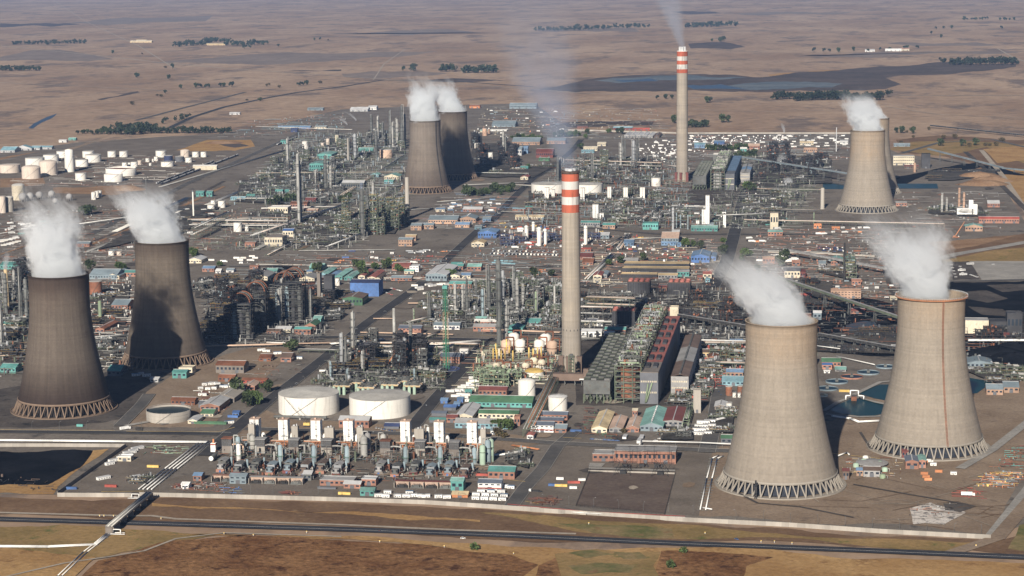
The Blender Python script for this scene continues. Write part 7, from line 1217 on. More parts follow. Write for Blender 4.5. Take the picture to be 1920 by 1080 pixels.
for i, (x, y) in enumerate([(925,686),(932,688),(940,690),(947,686),(955,680),(1000,686),(1008,684),(1015,682),(930,676),(962,690),(992,684),(950,668)]): o = thing('vent_post', 'yellow upright vent pipe standing among the cream silos', 'vent pipe', G(x, y)+Vector((0, 0, 8))); MB().tube((0, 0, 0), (0, 0, 14), .9, 8, 0, True).build('pipe', 'yellow', o); MB().lathe([(1.2, 0), (1.2, .6), (.9, .6)], 8).build('flange', 'rust', o)
SG = structure('sg', 5, 3, 3, col='palegreen', seed=41, deck='palegreen', look='pale green open steel stairs frame in front of the cream silos', vcol=('palegreen', 'goldroof')); use(SG, G(932, 725)); use(SG, G(925, 716)); use(SG, G(905, 712), scale=(.7, .7, .6)); use(SG, G(960, 716), scale=(.8, .8, .8))
# ---- zones of process structures
ex = exbank(); [use(ex, G(x, y), 0, None) for x, y in ((645, 735), (690, 738), (735, 733), (776, 735), (668, 729), (758, 726))]
fill([(642,712),(700,712),(700,650),(650,650)], 13, [D1, A1, A3, D3, A2, G2, D4], 51, 8, zs=(.7, 1.1)); fill([(740,715),(820,715),(800,655),(748,650)], 17, [D1, A1, A3, D3, A2, G2, D4], 52, 8, zs=(.7, 1.1)); fill([(600,725),(650,725),(655,705),(620,700)], 4, [A4, G4, A2, A4, G4], 53, 9); [use(HD[i % 4], G(x, y)) for i, (x, y) in enumerate([(607,700),(728,704),(716,664),(724,666),(732,664),(720,658),(690,690),(806,690),(800,581),(836,575),(820,580),(812,580),(850,578),(806,537),(842,538)])]
fill([(806,612),(1052,618),(1052,575),(830,570)], 42, [G1, G2, G4, A1, A2, G4, A4, G4], 54, 9, zs=(.6, 1.0)); fill([(795,582),(900,582),(900,562),(812,560)], 10, [G4, G2, A4, A4, G4], 55, 10, zs=(.7, 1)); fill([(860,570),(1055,572),(1055,535),(900,535)], 28, [G1, A1, A2, G2, A3, A4, G4], 56, 9, zs=(.7, 1.1))
fill([(400,640),(520,640),(560,560),(420,520)], 21, darks, 57, 9, zs=(.7, 1.1)); fill([(500,612),(640,600),(650,560),(600,540)], 16, [D1, D2, D3, A2, D4], 58, 9, zs=(.5, .9)); fill([(365,560),(420,560),(470,530),(370,528)], 9, [A4, A2, D3, D4], 59, 9, zs=(.8, 1.1))
fill([(0,690),(40,690),(50,600),(0,600)], 9, [A2, G2, D3, D4], 60, 9); fill([(0,600),(50,600),(60,520),(0,520)], 10, [A1, G1, A3, D1, D4], 61, 9, zs=(.8, 1.3)); fill([(180,690),(240,680),(240,610),(170,620)], 6, [A4, A2, G4, A4, G4], 62, 10, zs=(.6, .9)); fill([(165,610),(235,610),(245,535),(165,540)], 6, [A4, D3, G4, D4], 63, 10, zs=(.7, 1))
fill([(620,440),(740,440),(765,395),(660,395)], 25, [G1, G3, G2, G3, A3, A4, G4], 64, 10, zs=(.8, 1.2)); [use(G3, G(x, y), 0, scale=(1.2, 1.2, z)) for x, y, z in ((702,440,1.9),(733,428,1.5),(742,432,1.2),(690,436,1.1),(752,425,1.1),(760,420,.8),(715,440,.8))]
fill([(440,380),(640,380),(640,340),(450,340)], 30, [A1, A2, G2, G4, A3, A4, G4], 65, 11, zs=(.7, 1.1)); fill([(480,340),(640,335),(700,285),(540,285)], 41, [A1, A2, G2, G4, A3, G1, A4, G4], 66, 11, zs=(.7, 1.2)); fill([(560,285),(700,282),(760,262),(640,255)], 23, [A1, G1, A2, A3, A4, G4], 67, 12, zs=(.8, 1.3)); fill([(690,282),(760,290),(760,250),(690,245)], 14, [A1, G1, A2, A3, G3, A4, G4], 68, 12, zs=(.9, 1.4))
fill([(460,425),(620,430),(640,400),(470,400)], 12, [G4, A4, A2, A4, G4], 69, 12, zs=(.7, 1)); fill([(560,460),(650,462),(660,425),(570,425)], 9, [G4, G2, A2, A4, G4], 70, 11, zs=(.7, 1.1))
fill([(1085,345),(1240,345),(1240,300),(1080,296)], 41, [G1, G2, A1, A2, G4, A3, A4, G4], 71, 11, zs=(.7, 1.2)); fill([(990,385),(1250,385),(1250,360),(990,360)], 33, [G1, A1, A2, G4, A4, A4, G4], 72, 11, zs=(.6, 1)); fill([(1130,420),(1290,420),(1290,388),(1130,388)], 26, [G2, G4, A2, A1, A4, G4], 73, 11, zs=(.6, 1)); fill([(880,320),(975,318),(970,270),(890,270)], 23, [D1, D1, A1, D2, D4], 74, 11, zs=(.8, 1.4))
fill([(1050,590),(1230,595),(1230,560),(1050,556)], 17, [D3, D2, A2, D4], 75, 11, zs=(.6, 1)); fill([(1280,610),(1400,615),(1400,565),(1260,560)], 14, [D3, D2, D2, D4], 76, 12, zs=(.7, 1.1)); fill([(1290,745),(1325,745),(1335,690),(1305,690)], 9, [A1, A2, G2, A4, G4], 77, 7, zs=(.6, .9)); fill([(1340,690),(1395,690),(1395,655),(1340,655)], 6, [G4, G2, A4, A4, G4], 78, 10); fill([(1286,760),(1262,760),(1300,690),(1306,690)], 7, [A3, A1, A4, G4], 79, 7, zs=(.5, .8))
fill([(1405,340),(1560,345),(1560,300),(1420,296)], 26, [D1, D2, D3, A2, D4], 80, 12, zs=(.6, 1.1)); fill([(1400,420),(1470,420),(1480,345),(1400,345)], 17, [G2, A2, G4, A4, G4], 81, 12, zs=(.6, 1)); fill([(1740,402),(1850,408),(1840,390),(1745,388)], 9, [G2, G4, A2, A4, G4], 82, 11, zs=(.6, 1)); [use(D1, G(x, y), 0, 'dark twin-legged steam-shrouded tower structure by the far coal yard', scale=(1.3, 1.2, 1.7)) for x, y in ((1452, 312), (1472, 312))]
fill([(1800,695),(1905,735),(1915,705),(1815,672)], 9, [G2, G4, A4, G4], 83, 11, zs=(.6, .8)); fill([(1405,560),(1560,575),(1560,530),(1405,530)], 8, [D2, D3, D4], 93, 12, zs=(.5, .9)); fill([(1480,660),(1690,668),(1690,640),(1480,630)], 7, [D3, D4], 94, 12, zs=(.4, .7)); fill([(180,470),(340,440),(420,385),(330,390)], 5, [A4, D4], 95, 14, zs=(.5, .8)); fill([(1535,514),(1600,530),(1610,505),(1545,505)], 4, [G1, A2, A4, G4], 84, 10); fill([(1850,640),(1925,640),(1925,622),(1850,622)], 6, [D2, D1, D4], 85, 11, zs=(.6, 1.)); fill([(1500,640),(1560,650),(1690,640),(1690,610),(1530,600)][:4], 6, [D3, D2, D4], 86, 12, zs=(.4, .7)); fill([(990,882),(950,872),(975,850),(1000,855)], 4, [G2, G4, A2, A4, G4], 87, 6, zs=(.6, .8), xs=(.5, .6)); fill([(245,908),(275,912),(280,900),(255,896)], 3, [A4, A4, G4], 88, 5, xs=(.4, .5), zs=(.6, .7)); fill([(1238,828),(1300,828),(1300,810),(1250,806)], 3, [G4, A2, A4, G4], 89, 7, xs=(.6, .7), zs=(.7, .9)); fill([(1340,815),(1375,815),(1380,770),(1345,770)], 6, [G4, G2, A4, G4], 90, 7, xs=(.6, .7), zs=(.6, .8)); fill([(1740,340),(1870,330),(1860,318),(1740,322)], 6, [D3, D4], 91, 12, zs=(.5, .8)); fill([(880,330),(1000,335),(1060,300),(960,320)], 4, [A4, G4, A4, G4], 92, 12)
# ---- pipe racks
RK = [((360,426),(540,428),10,7,6,2),((352,418),(540,415),8,7,5,1),((363,452),(430,420),8,12,4,2),((470,450),(620,398),9,8,5,1),((500,482),(560,452),7,4,5,1),((480,330),(760,328),9,7,6,1),((612,470),(700,436),8,7,4,1),((700,378),(756,352),9,7,5,1),((640,372),(760,296),8,7,4,1),
  ((1055,598),(1150,600),9,9,5,2),((1055,610),(1150,612),9,6,5,1),((1100,582),(1215,586),10,10,5,2),((1300,654),(1400,654),9,8,6,1),((1310,690),(1400,693),9,8,5,1),((1395,420),(1770,428),9,8,6,1),((1340,412),(1440,408),8,8,5,1),((960,352),(1090,358),8,7,5,1),((1060,312),(1240,318),10,8,6,2),((1160,470),(1180,442),10,4,7,1),((1100,528),(1150,480),10,4,8,1),((1140,466),(1172,448),12,4,8,1),((1250,318),(1290,322),10,10,5,1),((60,665),(52,600),8,6,4,1),((0,676),(48,672),8,6,5,1),((175,640),(238,634),8,5,5,1),((0,620),(60,625),8,6,5,1),((1056,452),(1100,438),10,5,6,1),
  ((150,424),(345,396),7,4,5,1),((640,664),(560,662),7,5,4,1),((700,650),(900,652),10,5,6,1),((680,658),(850,660),10,6,5,1),((800,690),(850,655),8,7,5,1),((790,640),(830,626),7,4,4,1),((500,648),(560,650),8,4,5,1),((1420,360),(1545,362),8,7,5,1),((820,596),(760,610),6,4,5,1),((1540,402),(1440,400),8,8,4,1),((740,325),(880,335),8,6,4,1),((860,328),(990,330),8,6,4,1),((550,420),(660,385),8,7,5,1),((1250,385),(1200,420),9,6,6,1)]
for i, r_ in enumerate(RK): rack(*r_[:5], levels=r_[5], seed=i, frame='steelgreen' if i % 3 else 'steelgrey', look=('two-level ' if r_[5] == 2 else '')+f'pipe rack with {("three","four","five","six","seven","eight")[r_[4]-3]} lagged pipes')
for a, b, z, n, col, lk in [((676,627),(850,631),3,2,'pinkpipe','pink lagged twin pipeline along the cross road'),((905,628),(1050,634),8,3,'pinkpipe','pink lagged raised pipeline left of the near chimney'),((370,655),(620,648),4,3,'pinkpipe','pink lagged pipes along the road beside the shadowed tower'),((700,601),(740,601),3,2,'pinkpipe','short pink lagged pipe loop beside the main road'),((765,572),(800,572),3,2,'pinkpipe','upper pink lagged pipe stub right of the main road'),((1100,573),(1240,577),7,3,'insul','silver pipes in front of the black fan coolers'),((0,600),(50,610),5,3,'insul','silver pipes at the left edge'),((620,650),(720,641),4,4,'tankwhite','white lagged pipes above the dark columns'),((800,654),(900,645),5,4,'tankwhite','white lagged pipes behind the green mast'),((355,430),(520,432),9,2,'tankwhite','white lagged pipes on the rack beyond the steam'),((445,376),(520,376),5,2,'tankwhite','white pipes in the left refinery'),((1300,650),(1398,652),9,2,'white','white pipes above the turbine hall yard'),((480,240),(660,246),5,2,'tankwhite','long pale pipeline at the far plant edge'),((940,400),(1060,403),4,3,'insul','silver pipes before the far cold boxes'),((1250,392),(1330,392),6,3,'tankwhite','white pipes behind the white slabs'),((1480,683),(1510,688),4,2,'tankwhite','white pipe run behind the front tower'),((1528,655),(1575,661),5,1,'white','white pipe bend behind the front pale tower'),((910,858),(985,852),2,3,'white','white pipes by the manifold right of the cold boxes'),((960,838),(1010,846),2,2,'orange','orange pipes by the manifold right of the cold boxes'),((1568,672),(1640,688),3,1,'white','white pipe along the coal conveyor'),((215,436),(352,372),2,6,'tankwhite','broad white pipe bundle climbing past the shadowed tower steam'),((300,352),(535,283),2,4,'insul','silver pipe bundle along the far left road'),((330,402),(350,392),3,3,'tankwhite','short white pipes behind the left steam'),((352,400),(470,352),2,5,'tankwhite','white pipe bundle beside the left refinery'),((160,475),(250,440),2,4,'insul','silver pipe bundle behind the left sooty tower'),((0,440),(120,418),2,3,'insul','silver pipes at the left edge yard'),((480,470),(540,440),3,5,'insul','silver pipes beside the cream cooling block'),((490,395),(640,391),5,4,'tankwhite','white pipes behind the cooling block'),((560,472),(740,470),2,2,'insul','low silver pipes in front of the green refinery'),((1180,450),(1280,446),2,3,'insul','silver pipes in the yard behind the near chimney'),((1400,470),(1560,476),2,2,'insul','silver pipes along the teal workshop wall'),((820,380),(930,372),2,3,'insul','silver pipes by the far diagonal road'),((700,398),(820,392),2,3,'insul','silver pipes left of the brick offices'),((870,350),(990,345),4,4,'insul','silver pipes right of the middle tower')]:
    pipeline([a, b], z, .6, col, lk, n=n, gap=2)
rack((990,822),(1056,686),11,10,7,('orange','insul','steelgreen','rust','insul'),'steelgreen','long orange and green pipe rack climbing towards the near chimney',.45,10,1,seed=77); rack((1284,808),(1295,770),6,9,4,('palegreen','insul'),'palegreen','green steel pipe rack beside the brown roofed hall',seed=78)
# ---- stuff between
for nm, q, n, cols_, zz in [('plant_pipework',[(800,615),(1055,620),(1060,530),(850,530)],2550,('insul','steelgreen','steelgrey','steeldark','alu','steelgrey'),7),('plant_pipework',[(600,735),(830,735),(840,650),(640,645)],1870,('insul','steelgrey','steeldark','steelgrey','steelgreen'),6),('plant_pipework',[(370,645),(600,650),(650,545),(390,520)],2210,('steelgrey','steeldark','soot','insul'),8),('plant_pipework',[(430,385),(760,385),(760,250),(560,250)],3740,('insul','steelgreen','steelgrey','steeldark','bluegrey'),10),('plant_pipework',[(440,470),(660,470),(760,390),(480,390)],1530,('insul','steelgreen','steelgrey','steeldark'),8),('plant_pipework',[(960,425),(1300,430),(1290,295),(1060,295)],4420,('insul','steelgreen','steelgrey','steeldark','rust','bluegrey'),9),('plant_pipework',[(1300,430),(1480,430),(1560,295),(1400,290)],2210,('steelgrey','steeldark','insul','steelgreen'),8),
  ('plant_pipework',[(1055,640),(1400,650),(1400,545),(1055,550)],2550,('steeldark','steelgrey','insul','soot'),8),('plant_pipework',[(-20,710),(50,705),(60,500),(-20,500)],714,('insul','steelgrey','steelgreen','rust'),7),('plant_pipework',[(165,700),(245,680),(250,520),(160,530)],714,('insul','steelgrey','tankwhite','rust'),5),('plant_pipework',[(1290,760),(1400,700),(1400,650),(1300,650)],714,('insul','steelgrey','steelgreen','red'),5),('plant_pipework',[(870,740),(1060,710),(1050,640),(900,650)],884,('palegreen','steelgreen','insul','cream','rust'),7),
  ('coal_yard_scrap',[(1400,660),(1690,665),(1690,545),(1400,550)],900,('steeldark','rust','soot','steelgrey'),5),('coal_yard_scrap',[(1810,690),(1930,690),(1930,615),(1810,615)],360,('steeldark','soot','rust','steelgrey'),8),('yard_clutter',[(1080,540),(1340,540),(1340,450),(1090,440)],900,('rust','insul','grey','brick','soot','cream'),3),('yard_clutter',[(560,535),(800,530),(900,480),(560,480)],360,('rust','insul','grey','brick'),2.5),('yard_clutter',[(840,520),(1055,530),(1055,415),(930,415)],700,('rust','insul','bluegrey','brick','grey','steelgrey'),3),('yard_clutter',[(770,430),(930,430),(960,370),(860,360)],260,('grey','insul','brick','bluelight'),3),('plant_pipework',[(360,470),(480,470),(560,400),(400,390)],420,('insul','steelgrey','steelgreen','brown','rust'),5),('plant_pipework',[(420,520),(800,520),(860,470),(460,480)],300,('insul','grey','rust','brown','bluegrey'),2.5),('yard_clutter',[(0,520),(350,480),(420,370),(0,400)],1500,('insul','grey','rust','brown','steelgrey'),2.5),('yard_clutter',[(1400,545),(1690,560),(1690,430),(1420,430)],1100,('rust','grey','insul','soot','brick'),3),('tank_farm_pipes',[(0,350),(260,350),(470,290),(110,290)],360,('tankwhite','insul','rust'),1.8),('yard_clutter',[(1690,430),(1880,440),(1880,360),(1690,360)],200,('rust','grey','insul'),2),('yard_clutter',[(880,262),(1250,262),(1230,205),(910,200)],700,('insul','grey','brick','bluegrey','cream'),4),('yard_clutter',[(1250,300),(1600,300),(1590,252),(1250,252)],600,('lightgrey','grey','insul','brick','bluegrey'),3),('yard_clutter',[(400,265),(650,240),(650,212),(480,225)],240,('insul','grey','cyan','brick'),4)]: clutter(nm, q, n, len(q)+n+int(q[0][0]), cols_, zz, 1.0 if q[0][1] > 450 else 1.5, .12 if 'yard' in nm else .2)
for nm, q, n, cols_ in [('scrap_heap',[(995,946),(1045,950),(1045,935),(1000,932)],90,('rust','brown','maroon')),('scrap_heap',[(318,920),(415,922),(430,905),(335,908)],130,('rust','maroon','brown','grey')),('scrap_heap',[(1085,812),(1160,828),(1165,780),(1100,765)],220,('rust','maroon','green','black','brown')),('scrap_heap',[(420,926),(450,926),(450,915),(420,915)],40,('rust','steelgrey','blue')),('scrap_heap',[(530,928),(560,930),(560,924),(530,923)],30,('maroon','rust')),('pipe_store',[(270,852),(350,852),(340,836),(290,836)],70,('palegreen','minttank','rust','insul')),('pipe_store',[(350,760),(425,770),(440,735),(370,735)],120,('rust','insul','maroon','white')),('scrap_store',[(1828,912),(1900,918),(1930,885),(1850,888)],260,('orange','rust','grey','bluegrey','brown','yellow')),('scrap_store',[(1860,880),(1930,880),(1930,835),(1900,838)],160,('rust','brown','maroon','teal')),('scrap_store',[(1795,932),(1850,938),(1840,915),(1800,915)],40,('red','maroon')),('debris',[(1700,975),(1790,975),(1790,945),(1720,945)],60,('soot','rust','grey')),('debris',[(1575,888),(1690,900),(1690,860),(1590,860)],90,('rust','sand','concretedark','grey')),('debris',[(0,905),(110,930),(120,910),(0,890)],36,('soot','brown','black')),('debris',[(430,720),(560,700),(560,650),(420,690)],80,('rust','brown','grey'))]: clutter(nm, q, n, n, cols_, 2.2, .32 if 'heap' in nm or 'debris' in nm else .4, .05)
# heaps on the right coal ground
for i, (x, y, r0, h, c) in enumerate([(1870,672,40,14,'coal'),(1900,680,36,12,'coal'),(1838,684,30,9,'coal'),(1700,560,20,5,'coal'),(1845,346,40,10,'mound'),(1835,332,36,12,'mound'),(1858,340,34,11,'mound'),(420,268,40,6,'mound'),(245,356,26,8,'mound'),(1910,665,40,15,'coal'),(235,352,20,6,'mound')]):
    r = random.Random(i); m = MB(); n = 22; rings = [(1, 0), (.8, .28), (.55, .66), (.28, .93), (.02, 1)]; k0 = len(m.v)
    for q, zz in rings: m.v += [(r0*q*1.5*math.cos(6.283*j/n)*r.uniform(.9, 1.1), r0*q*math.sin(6.283*j/n)*r.uniform(.9, 1.1), h*zz*r.uniform(.9, 1.1)-.1) for j in range(n)]
    for a in range(4):
        for j in range(n): m.f.append((k0+a*n+j, k0+a*n+(j+1) % n, k0+(a+1)*n+(j+1) % n, k0+(a+1)*n+j)); m.m.append(0); m.s.append(True)
    o = m.build('coal_heap' if c == 'coal' else 'earth_mound', GM[c], loc=G(x, y)); tag(o, 'black coal heap on the coal yard' if c == 'coal' else 'brown earth mound', 'heap')
# ---- small steam wisps
for x, y, z, h, r0, r1, dx, nm in [(14,584,62,34,2.5,9,4,'small white steam puff from the sand coloured stack'),(651,258,38,26,2,10,-34,'white steam wisp from the far left refinery stack'),(668,255,46,30,2,10,-40,'second white steam wisp in the far left refinery'),(1466,313,2,40,10,14,-3,'white steam puff beside the far coal structures'),(1478,345,3,16,8,10,0,'low white steam puff on the far dark road'),(1470,268,30,30,2,7,-8,'thin steam wisp over the far camp'),(205,478,1,0,0,0,0,'')]:
    if h: plume(nm, G(x, y)+Vector((0, 0, z)), h, (dx, 4), r0*1.3, r1*1.3, .14, int(x), sc=.08)
# ---- trees
def wood(pts, nm, seed, smin, smax):
    r = random.Random(seed); m = MB()
    for x, y in pts:
        p = G(x, y); s = r.uniform(smin, smax); h, w_ = 15*s, 12*s; m.lathe([(h*.04, 0), (h*.02, h*.6)], 5, p.x, p.y, 1, cap=False); cl = [(r.gauss(0, w_*.24), r.gauss(0, w_*.24), h*r.uniform(.3, .85), w_*r.uniform(.2, .34)) for _ in range(6)]
        for i in range(110):
            cx, cy_, cz, q = cl[i % 6]; d = Vector((r.gauss(0, 1), r.gauss(0, 1), r.gauss(0, .8))).normalized()*q*r.uniform(.5, 1.05); c = p+Vector((cx, cy_, cz))+d; u = Vector((r.gauss(0,1), r.gauss(0,1), r.gauss(0,1))).normalized(); v = u.orthogonal().normalized()*w_*.11*r.uniform(.7, 1.5); k = u.cross(v).normalized()*w_*.11*r.uniform(.7, 1.5)
            if c.z > h*.1: m.face([c-v-k*.4, c+v*.3-k, c+v+k*.4, c-v*.3+k])
    o = m.build('treeline', [P['leafdark'], P['bark']]); o['kind'] = 'stuff'; o['label'] = nm; return o
TA = tree_proto('ta', 13, 13, 'leaf', 'dark green broad tree', 1); TB = tree_proto('tb', 16, 12, 'leafdark', 'tall dark gum tree', 2); TC = tree_proto('tc', 10, 11, 'leafgreen', 'round green shade tree', 3, 300); TD = tree_proto('td', 7, 10, 'leafbrown', 'low olive brown bush tree', 4, 160); TE = tree_proto('te', 4, 6, 'leafgreen', 'small round green bush', 5, 140)
def grove(pts, kinds, grp, phrase, seed, smin=.8, smax=1.3, mass=False):
    if mass: return wood(pts, grp, seed, smin, smax)
    r = random.Random(seed); GROUPPH[grp] = phrase
    for x, y in pts: s = r.uniform(smin, smax)*(.78 if y < 300 else 1); use(r.choice(kinds), G(x, y), r.uniform(0, 6.28), group=grp, scale=(s, s, s*r.uniform(.8, 1.2)))
def line(a, b, n, seed, j=2.): r = random.Random(seed); return [(a[0]+(b[0]-a[0])*i/max(1, n-1)+r.uniform(-j, j), a[1]+(b[1]-a[1])*i/max(1, n-1)+r.uniform(-j, j)*.25) for i in range(n)]
grove(line((147,252),(165,250),4,1)+line((170,252),(205,252),9,2,3)+line((196,245),(206,250),3,9), (TB, TA), 'grove left of the tank farm', 'in the grove behind the tank farm', 1, 1.1, 1.7)
grove(line((214,252),(256,253),12,3,2)+line((226,243),(290,244),18,4,3)+line((262,251),(300,250),10,5), (TB, TA), 'dense grove', 'in the dense grove behind the tank farm', 2, 1.1, 1.8, mass=True); grove(line((300,250),(333,250),9,6)+line((341,250),(400,250),17,7)+line((412,250),(430,250),5,8)+[(312,228),(341,226),(342,223),(352,224),(305,232),(330,228)], (TA, TC), 'clipped tree row', 'in the low tree row right of the grove', 3, 1., 1.5, mass=True)
grove(line((0,133),(40,133),10,10)+line((44,133),(76,133),7,11)+line((25,84),(160,82),26,12,2)+[(90,85),(140,80),(150,81)], (TA, TB), 'left plain trees', 'on the plain at the upper left', 4, 1.4, 2., mass=True); grove(line((330,88),(395,84),18,13,3)+line((380,80),(430,79),12,14)+line((420,86),(500,84),16,15,3)+[(458,92),(470,90)], (TB, TA), 'farmstead trees', 'around the farmstead on the plain', 5, 1.6, 2.6, mass=True)
grove([(257,145),(258,147),(310,128),(324,130),(317,149),(248,197),(295,180),(303,182),(310,176),(338,167),(368,165),(375,165),(386,166),(392,165),(413,164),(420,163),(434,163),(436,163),(524,165),(560,162),(566,161),(574,160),(600,157),(267,102),(212,101),(522,88),(590,76),(600,76),(615,76)], (TA, TD, TB), 'scattered trees of the left plain', 'scattered on the plain beyond the tank farm', 6, 1.5, 2.4)
grove(line((826,135),(850,134),8,16)+line((868,137),(930,136),20,17,2)+[(756,134),(770,133),(776,134)], (TB, TA), 'copse behind the middle towers', 'in the copse on the plain behind the middle towers', 7, 1.6, 2.6, mass=True); grove(line((1005,59),(1130,56),20,18)+line((1130,55),(1215,52),12,19,3)+line((1285,52),(1382,49),24,20), (TB, TA), 'distant tree belt', 'in the distant tree belt', 8, 1.8, 3, mass=True)
grove(line((1455,187),(1485,186),10,21)+line((1492,190),(1520,188),9,22)+line((1525,188),(1590,187),22,23,2)+line((1600,190),(1652,188),16,24)+[(1665,182)], (TB, TA), 'tree belt behind the far pale towers', 'in the tree belt behind the far pale tower', 9, 1.5, 2.4, mass=True); grove(line((1785,122),(1905,121),34,25)+[(1768,121)], (TB, TA), 'straight far windbreak', 'in the straight windbreak at the upper right', 10, 1.7, 2.5, mass=True); grove([(1526,98),(1545,98),(1555,98),(1572,98),(1600,96),(1628,97),(1650,95),(1668,95),(1697,94),(1700,92),(1720,92)]+line((1805,38),(1850,37),10,26)+line((1875,38),(1900,38),5,27)+[(1755,55),(1770,54),(1785,54),(1878,55),(1765,71),(1746,65),(1350,78),(1352,79),(1358,77),(1335,78)], (TA, TB), 'scattered trees of the right plain', 'scattered on the plain at the upper right', 11, 1.6, 2.6)
grove([(1328,192),(1331,192),(1326,193),(1232,187),(1248,186),(1260,186),(1264,232),(1353,230),(1364,230)]+line((1292,240),(1326,238),14,28,2), (TA, TB), 'trees beside the far chimney', 'on the grass behind the far chimney', 12, 1.5, 2.2); grove([(1680,249),(1692,250),(1700,249),(1711,251),(1712,259),(1770,260),(1790,260),(1806,274),(1817,275),(1830,273),(1848,274),(1856,274),(1868,274),(1878,265),(1882,266),(1765,274),(1690,270),(1741,244)], (TA, TD), 'bushes of the right field', 'on the field right of the far pale towers', 13, 1.2, 2)
grove(line((870,365),(915,366),10,29,2)+line((925,362),(960,360),8,30,2)+[(878,369),(900,369),(936,366)], (TC, TA), 'trees by the middle tower', 'in the tree row right of the middle tower', 14, 1.1, 1.6); grove([(702,506),(729,503),(724,505),(683,520),(677,507),(668,502),(590,508),(596,510),(745,510),(752,511),(840,520),(848,522),(1007,521),(1034,520),(1001,516),(1285,464),(1300,462),(1312,468),(1355,455),(1358,475),(1404,480),(1396,482),(1352,480),(1460,490),(1464,500),(1470,490),(1420,512),(1207,490),(1141,498),(1162,495),(1390,490)], (TC, TA), 'trees between the workshops', 'between the workshops', 15, .9, 1.4)
grove(line((510,385),(560,378),10,31,3)+[(640,380),(644,381),(652,380),(360,480),(366,482),(546,660),(170,508),(224,505),(232,506),(412,500),(520,385)], (TC, TA), 'plant trees of the left half', 'among the plant yards of the left half', 16, 1, 1.5); grove([(499,737),(470,758),(478,760),(462,764),(446,742)], (TC, TA, TA), 'trees by the round basin', 'beside the road right of the round basin', 17, .9, 1.5)
grove([(928,803),(939,804),(953,807)], (TC,), 'three clipped trees', 'in the row of three behind the last cold box', 18, 1, 1.15); grove([(940,818),(934,818),(946,822),(1168,812)], (TE, TD), 'small bushes by the cold boxes', 'near the last cold box', 19, .8, 1.2); grove(line((1330,282),(1400,282),14,32,3)+line((1388,296),(1412,294),6,33)+line((965,262),(1000,261),9,34)+line((1040,258),(1085,255),8,35,3)+[(1100,252),(1142,250),(1160,250),(1166,252),(1098,260),(990,318),(1088,280)]+line((1355,297),(1415,294),6,38,2)+[(1338,350),(1348,352),(1400,356),(1410,360)], (TC, TA), 'trees of the far works', 'among the far works', 20, 1.1, 1.9)
grove(line((960,259),(1015,259),11,36,.5), (TE,), 'clipped avenue bushes', 'in the clipped avenue by the far works', 21, 2.2, 2.6); grove([(887,1032),(1283,1038),(1255,1066)], (TE,), 'verge bushes', 'alone on the grass near the highway', 22, 1., 1.5); grove(line((155,405),(170,402),3,37)+[(500,162),(505,160),(463,189),(490,188),(487,190)], (TD, TA), 'road bushes', 'along the far diagonal road', 23, 1.3, 1.8)
# marker posts on the highway verge
for x, y in [(712,1018),(833,1027),(963,1040),(1104,984),(1427,1018),(1452,1018),(1485,1021),(575,1000),(187,970),(195,970),(213,970),(302,975),(420,1003),(475,1006),(1322,1002),(1830,1026)]:
    o = thing('marker_post', 'small white and yellow marker post on the highway verge', 'post', G(x, y), 0, 'verge marker posts'); MB().tube((0, 0, 0), (0, 0, 1.6), .22, 5, 0, True).build('shaft', 'white', o); MB().cbox(0, 0, 1.6, 1.1, .3, .7).build('head', 'yellow', o)
GROUPPH['verge marker posts'] = ''
# lamp posts along the inner wall and roads
lpd = None
for x, y in line((300,924),(640,930),9,40,0)+line((660,930),(940,945),8,41,0)+line((1020,945),(1300,966),7,42,0)+line((1380,975),(1840,1003),10,43,0)+line((60,806),(420,806),8,44,0)+line((520,760),(700,620),8,45,0)+line((790,550),(940,420),7,46,0):
    if lpd is None: lpd = thing('lamp_post', 'thin grey lamp post', 'lamp post', (0,0,0)); MB().tube((0, 0, 0), (0, 0, 9), .13, 5).tube((0, 0, 9), (1.6, 0, 9.4), .1, 4).build('pole', 'steelgrey', lpd); MB().cbox(1.7, 0, 9.3, 1, .4, .25).build('lamp_head', 'grey', lpd)
    use(lpd, G(x, y), rnd.uniform(0, 6), group='lamp posts')
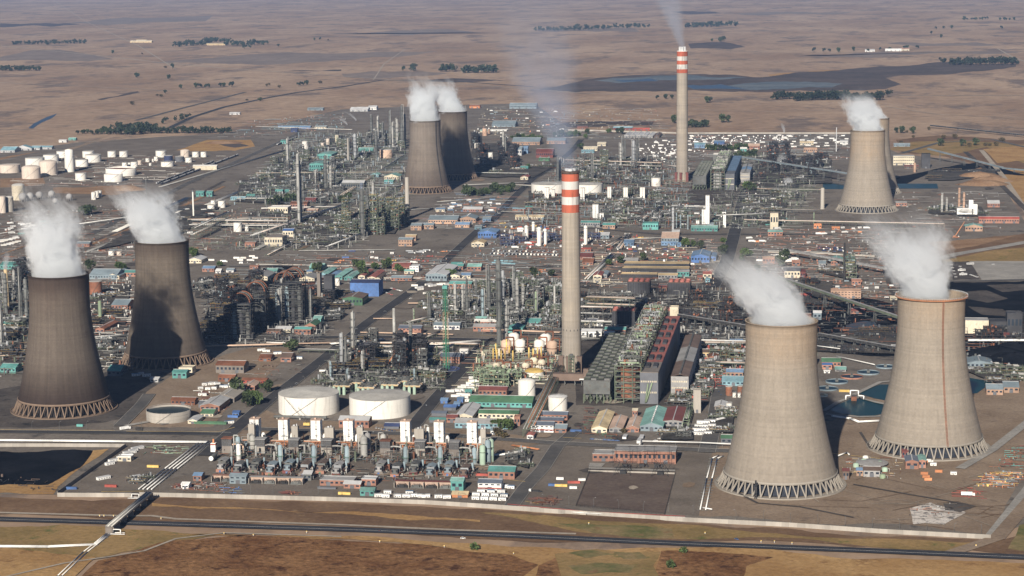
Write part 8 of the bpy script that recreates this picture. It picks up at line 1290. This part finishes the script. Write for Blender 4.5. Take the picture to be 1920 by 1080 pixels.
# ================================================================ unused first copies away, labels that single each thing out
def kill(o):
    for c in KIDS.get(o.name, ()):
        for g in KIDS.get(c.name, ()): bpy.data.objects.remove(g)
        bpy.data.objects.remove(c)
    bpy.data.objects.remove(o)
protos = {v.name: v for v in list(PR.values()) + ([lpd] if lpd else [])}
dead = [n for n in protos if n not in USED]
ALL = [o for o in ALL if o.name not in dead]
for n in dead: kill(protos[n])
MARKS = [('the near banded chimney', 1072, 640), ('the far banded chimney', 1279, 330), ('the front pale tower', 1463, 900), ('the laddered tower', 1740, 835), ('the far pale tower', 1625, 390), ('the tower by the black yard', 120, 765), ('the shadowed sooty tower', 310, 680), ('the middle brown tower', 800, 355), ('the blue workshop', 683, 545), ('the main white tank pair', 645, 780),
    ('the cold box row', 620, 860), ('the last cold box', 900, 850), ('the pipe bridge', 245, 970), ('the brick switch house', 1190, 860), ('the red-roofed bunker house', 1228, 690), ('the tank farm', 200, 310), ('the far camp', 1380, 265), ('the green mast', 837, 660), ('the black hoop frames', 530, 580), ('the white slab towers', 1325, 415), ('the far cold box row', 1110, 370), ('the tall grey columns', 930, 560), ('the green refinery', 710, 420), ('the teal twin roofs', 1220, 790), ('the flat striped sheds', 1230, 510), ('the coal ground', 1860, 640), ('the round basin', 317, 785), ('the teal workshop', 1575, 490), ('the far left refinery', 620, 300), ('the large grey warehouse', 820, 515), ('the blue scaffold yard', 1000, 450), ('the far works', 1000, 270), ('the rail sidings', 370, 325), ('the right parking lot', 1800, 505), ('the orange stacks', 1800, 395), ('the cream silos', 985, 670), ('the green roofed building', 935, 755), ('the black fan coolers', 1230, 560), ('the blue-roofed brick offices', 830, 415), ('the clarifier basins', 1590, 715)]
ORD = ['first','second','third','fourth','fifth','sixth','seventh','eighth','ninth','tenth','eleventh','twelfth','thirteenth','fourteenth','fifteenth','sixteenth','seventeenth','eighteenth','nineteenth','twentieth']
def where(px, py):
    n, x, y = min(MARKS, key=lambda m: (m[1]-px)**2 + (2.2*(m[2]-py))**2); dx, dy = px-x, 2.2*(py-y)
    if abs(dx) < 16 and abs(dy) < 14: return 'beside ' + n
    if abs(dx) > abs(dy): return ('right of ' if dx > 0 else 'left of ') + n
    return ('in front of ' if dy > 0 else 'behind ') + n
ordw = lambda i, n: ('' if n == 1 else ', on the left' if n == 2 and i == 0 else ', on the right' if n == 2 else ', leftmost' if i == 0 else ', rightmost' if i == n-1 else ', ' + ORD[min(i, 19)] + ' from left')
from collections import Counter
CNT = Counter((o.get('group'), LOOK[o.name]) for o in ALL); SEQ = {}
for o in sorted(ALL, key=lambda o: PX(o.matrix_basis.translation)[0]):
    k = (o.get('group'), LOOK[o.name]); SEQ[o.name] = SEQ.get(k, 0); SEQ[k] = SEQ.get(k, 0) + 1
bins = {}
for o in ALL:
    g = o.get('group'); look = LOOK[o.name]
    if g in GROUPPH:
        n = CNT[(g, look)]; ph = (look + ' ' + GROUPPH[g]).strip(); e = ordw(SEQ[o.name], n) if n <= 20 else ''
        o['label'] = ' '.join((' '.join(ph.split()[:16-len(e.split())]) + e).split()); continue
    px, py = PX(o.matrix_basis.translation)
    bins.setdefault(look, []).append((px, py, o))
for look, L in bins.items():
    if len(L) == 1 and len(look.split()) >= 5: L[0][2]['label'] = look; continue
    sub = {}
    for px, py, o in L: sub.setdefault(where(px, py), []).append((px, py, o))
    for w_, M in sub.items():
        parts = [('', M)]
        if len(M) > 9:
            M.sort(key=lambda t: t[1]); k = len(M); parts = [(', back', M[:k//3]), (', middle', M[k//3:2*k//3]), (', front', M[2*k//3:])]
        for tagw, N_ in parts:
            N_.sort(key=lambda t: t[0])
            for i, (px, py, o) in enumerate(N_):
                lab = look + ' ' + w_ + tagw + ordw(i, len(N_)); ws = lab.split()
                o['label'] = ' '.join(ws) if len(ws) <= 16 else ' '.join((' '.join(look.split()[:max(4, 16-len(ws)+len(look.split()))]) + ' ' + w_ + tagw + ordw(i, len(N_))).split())
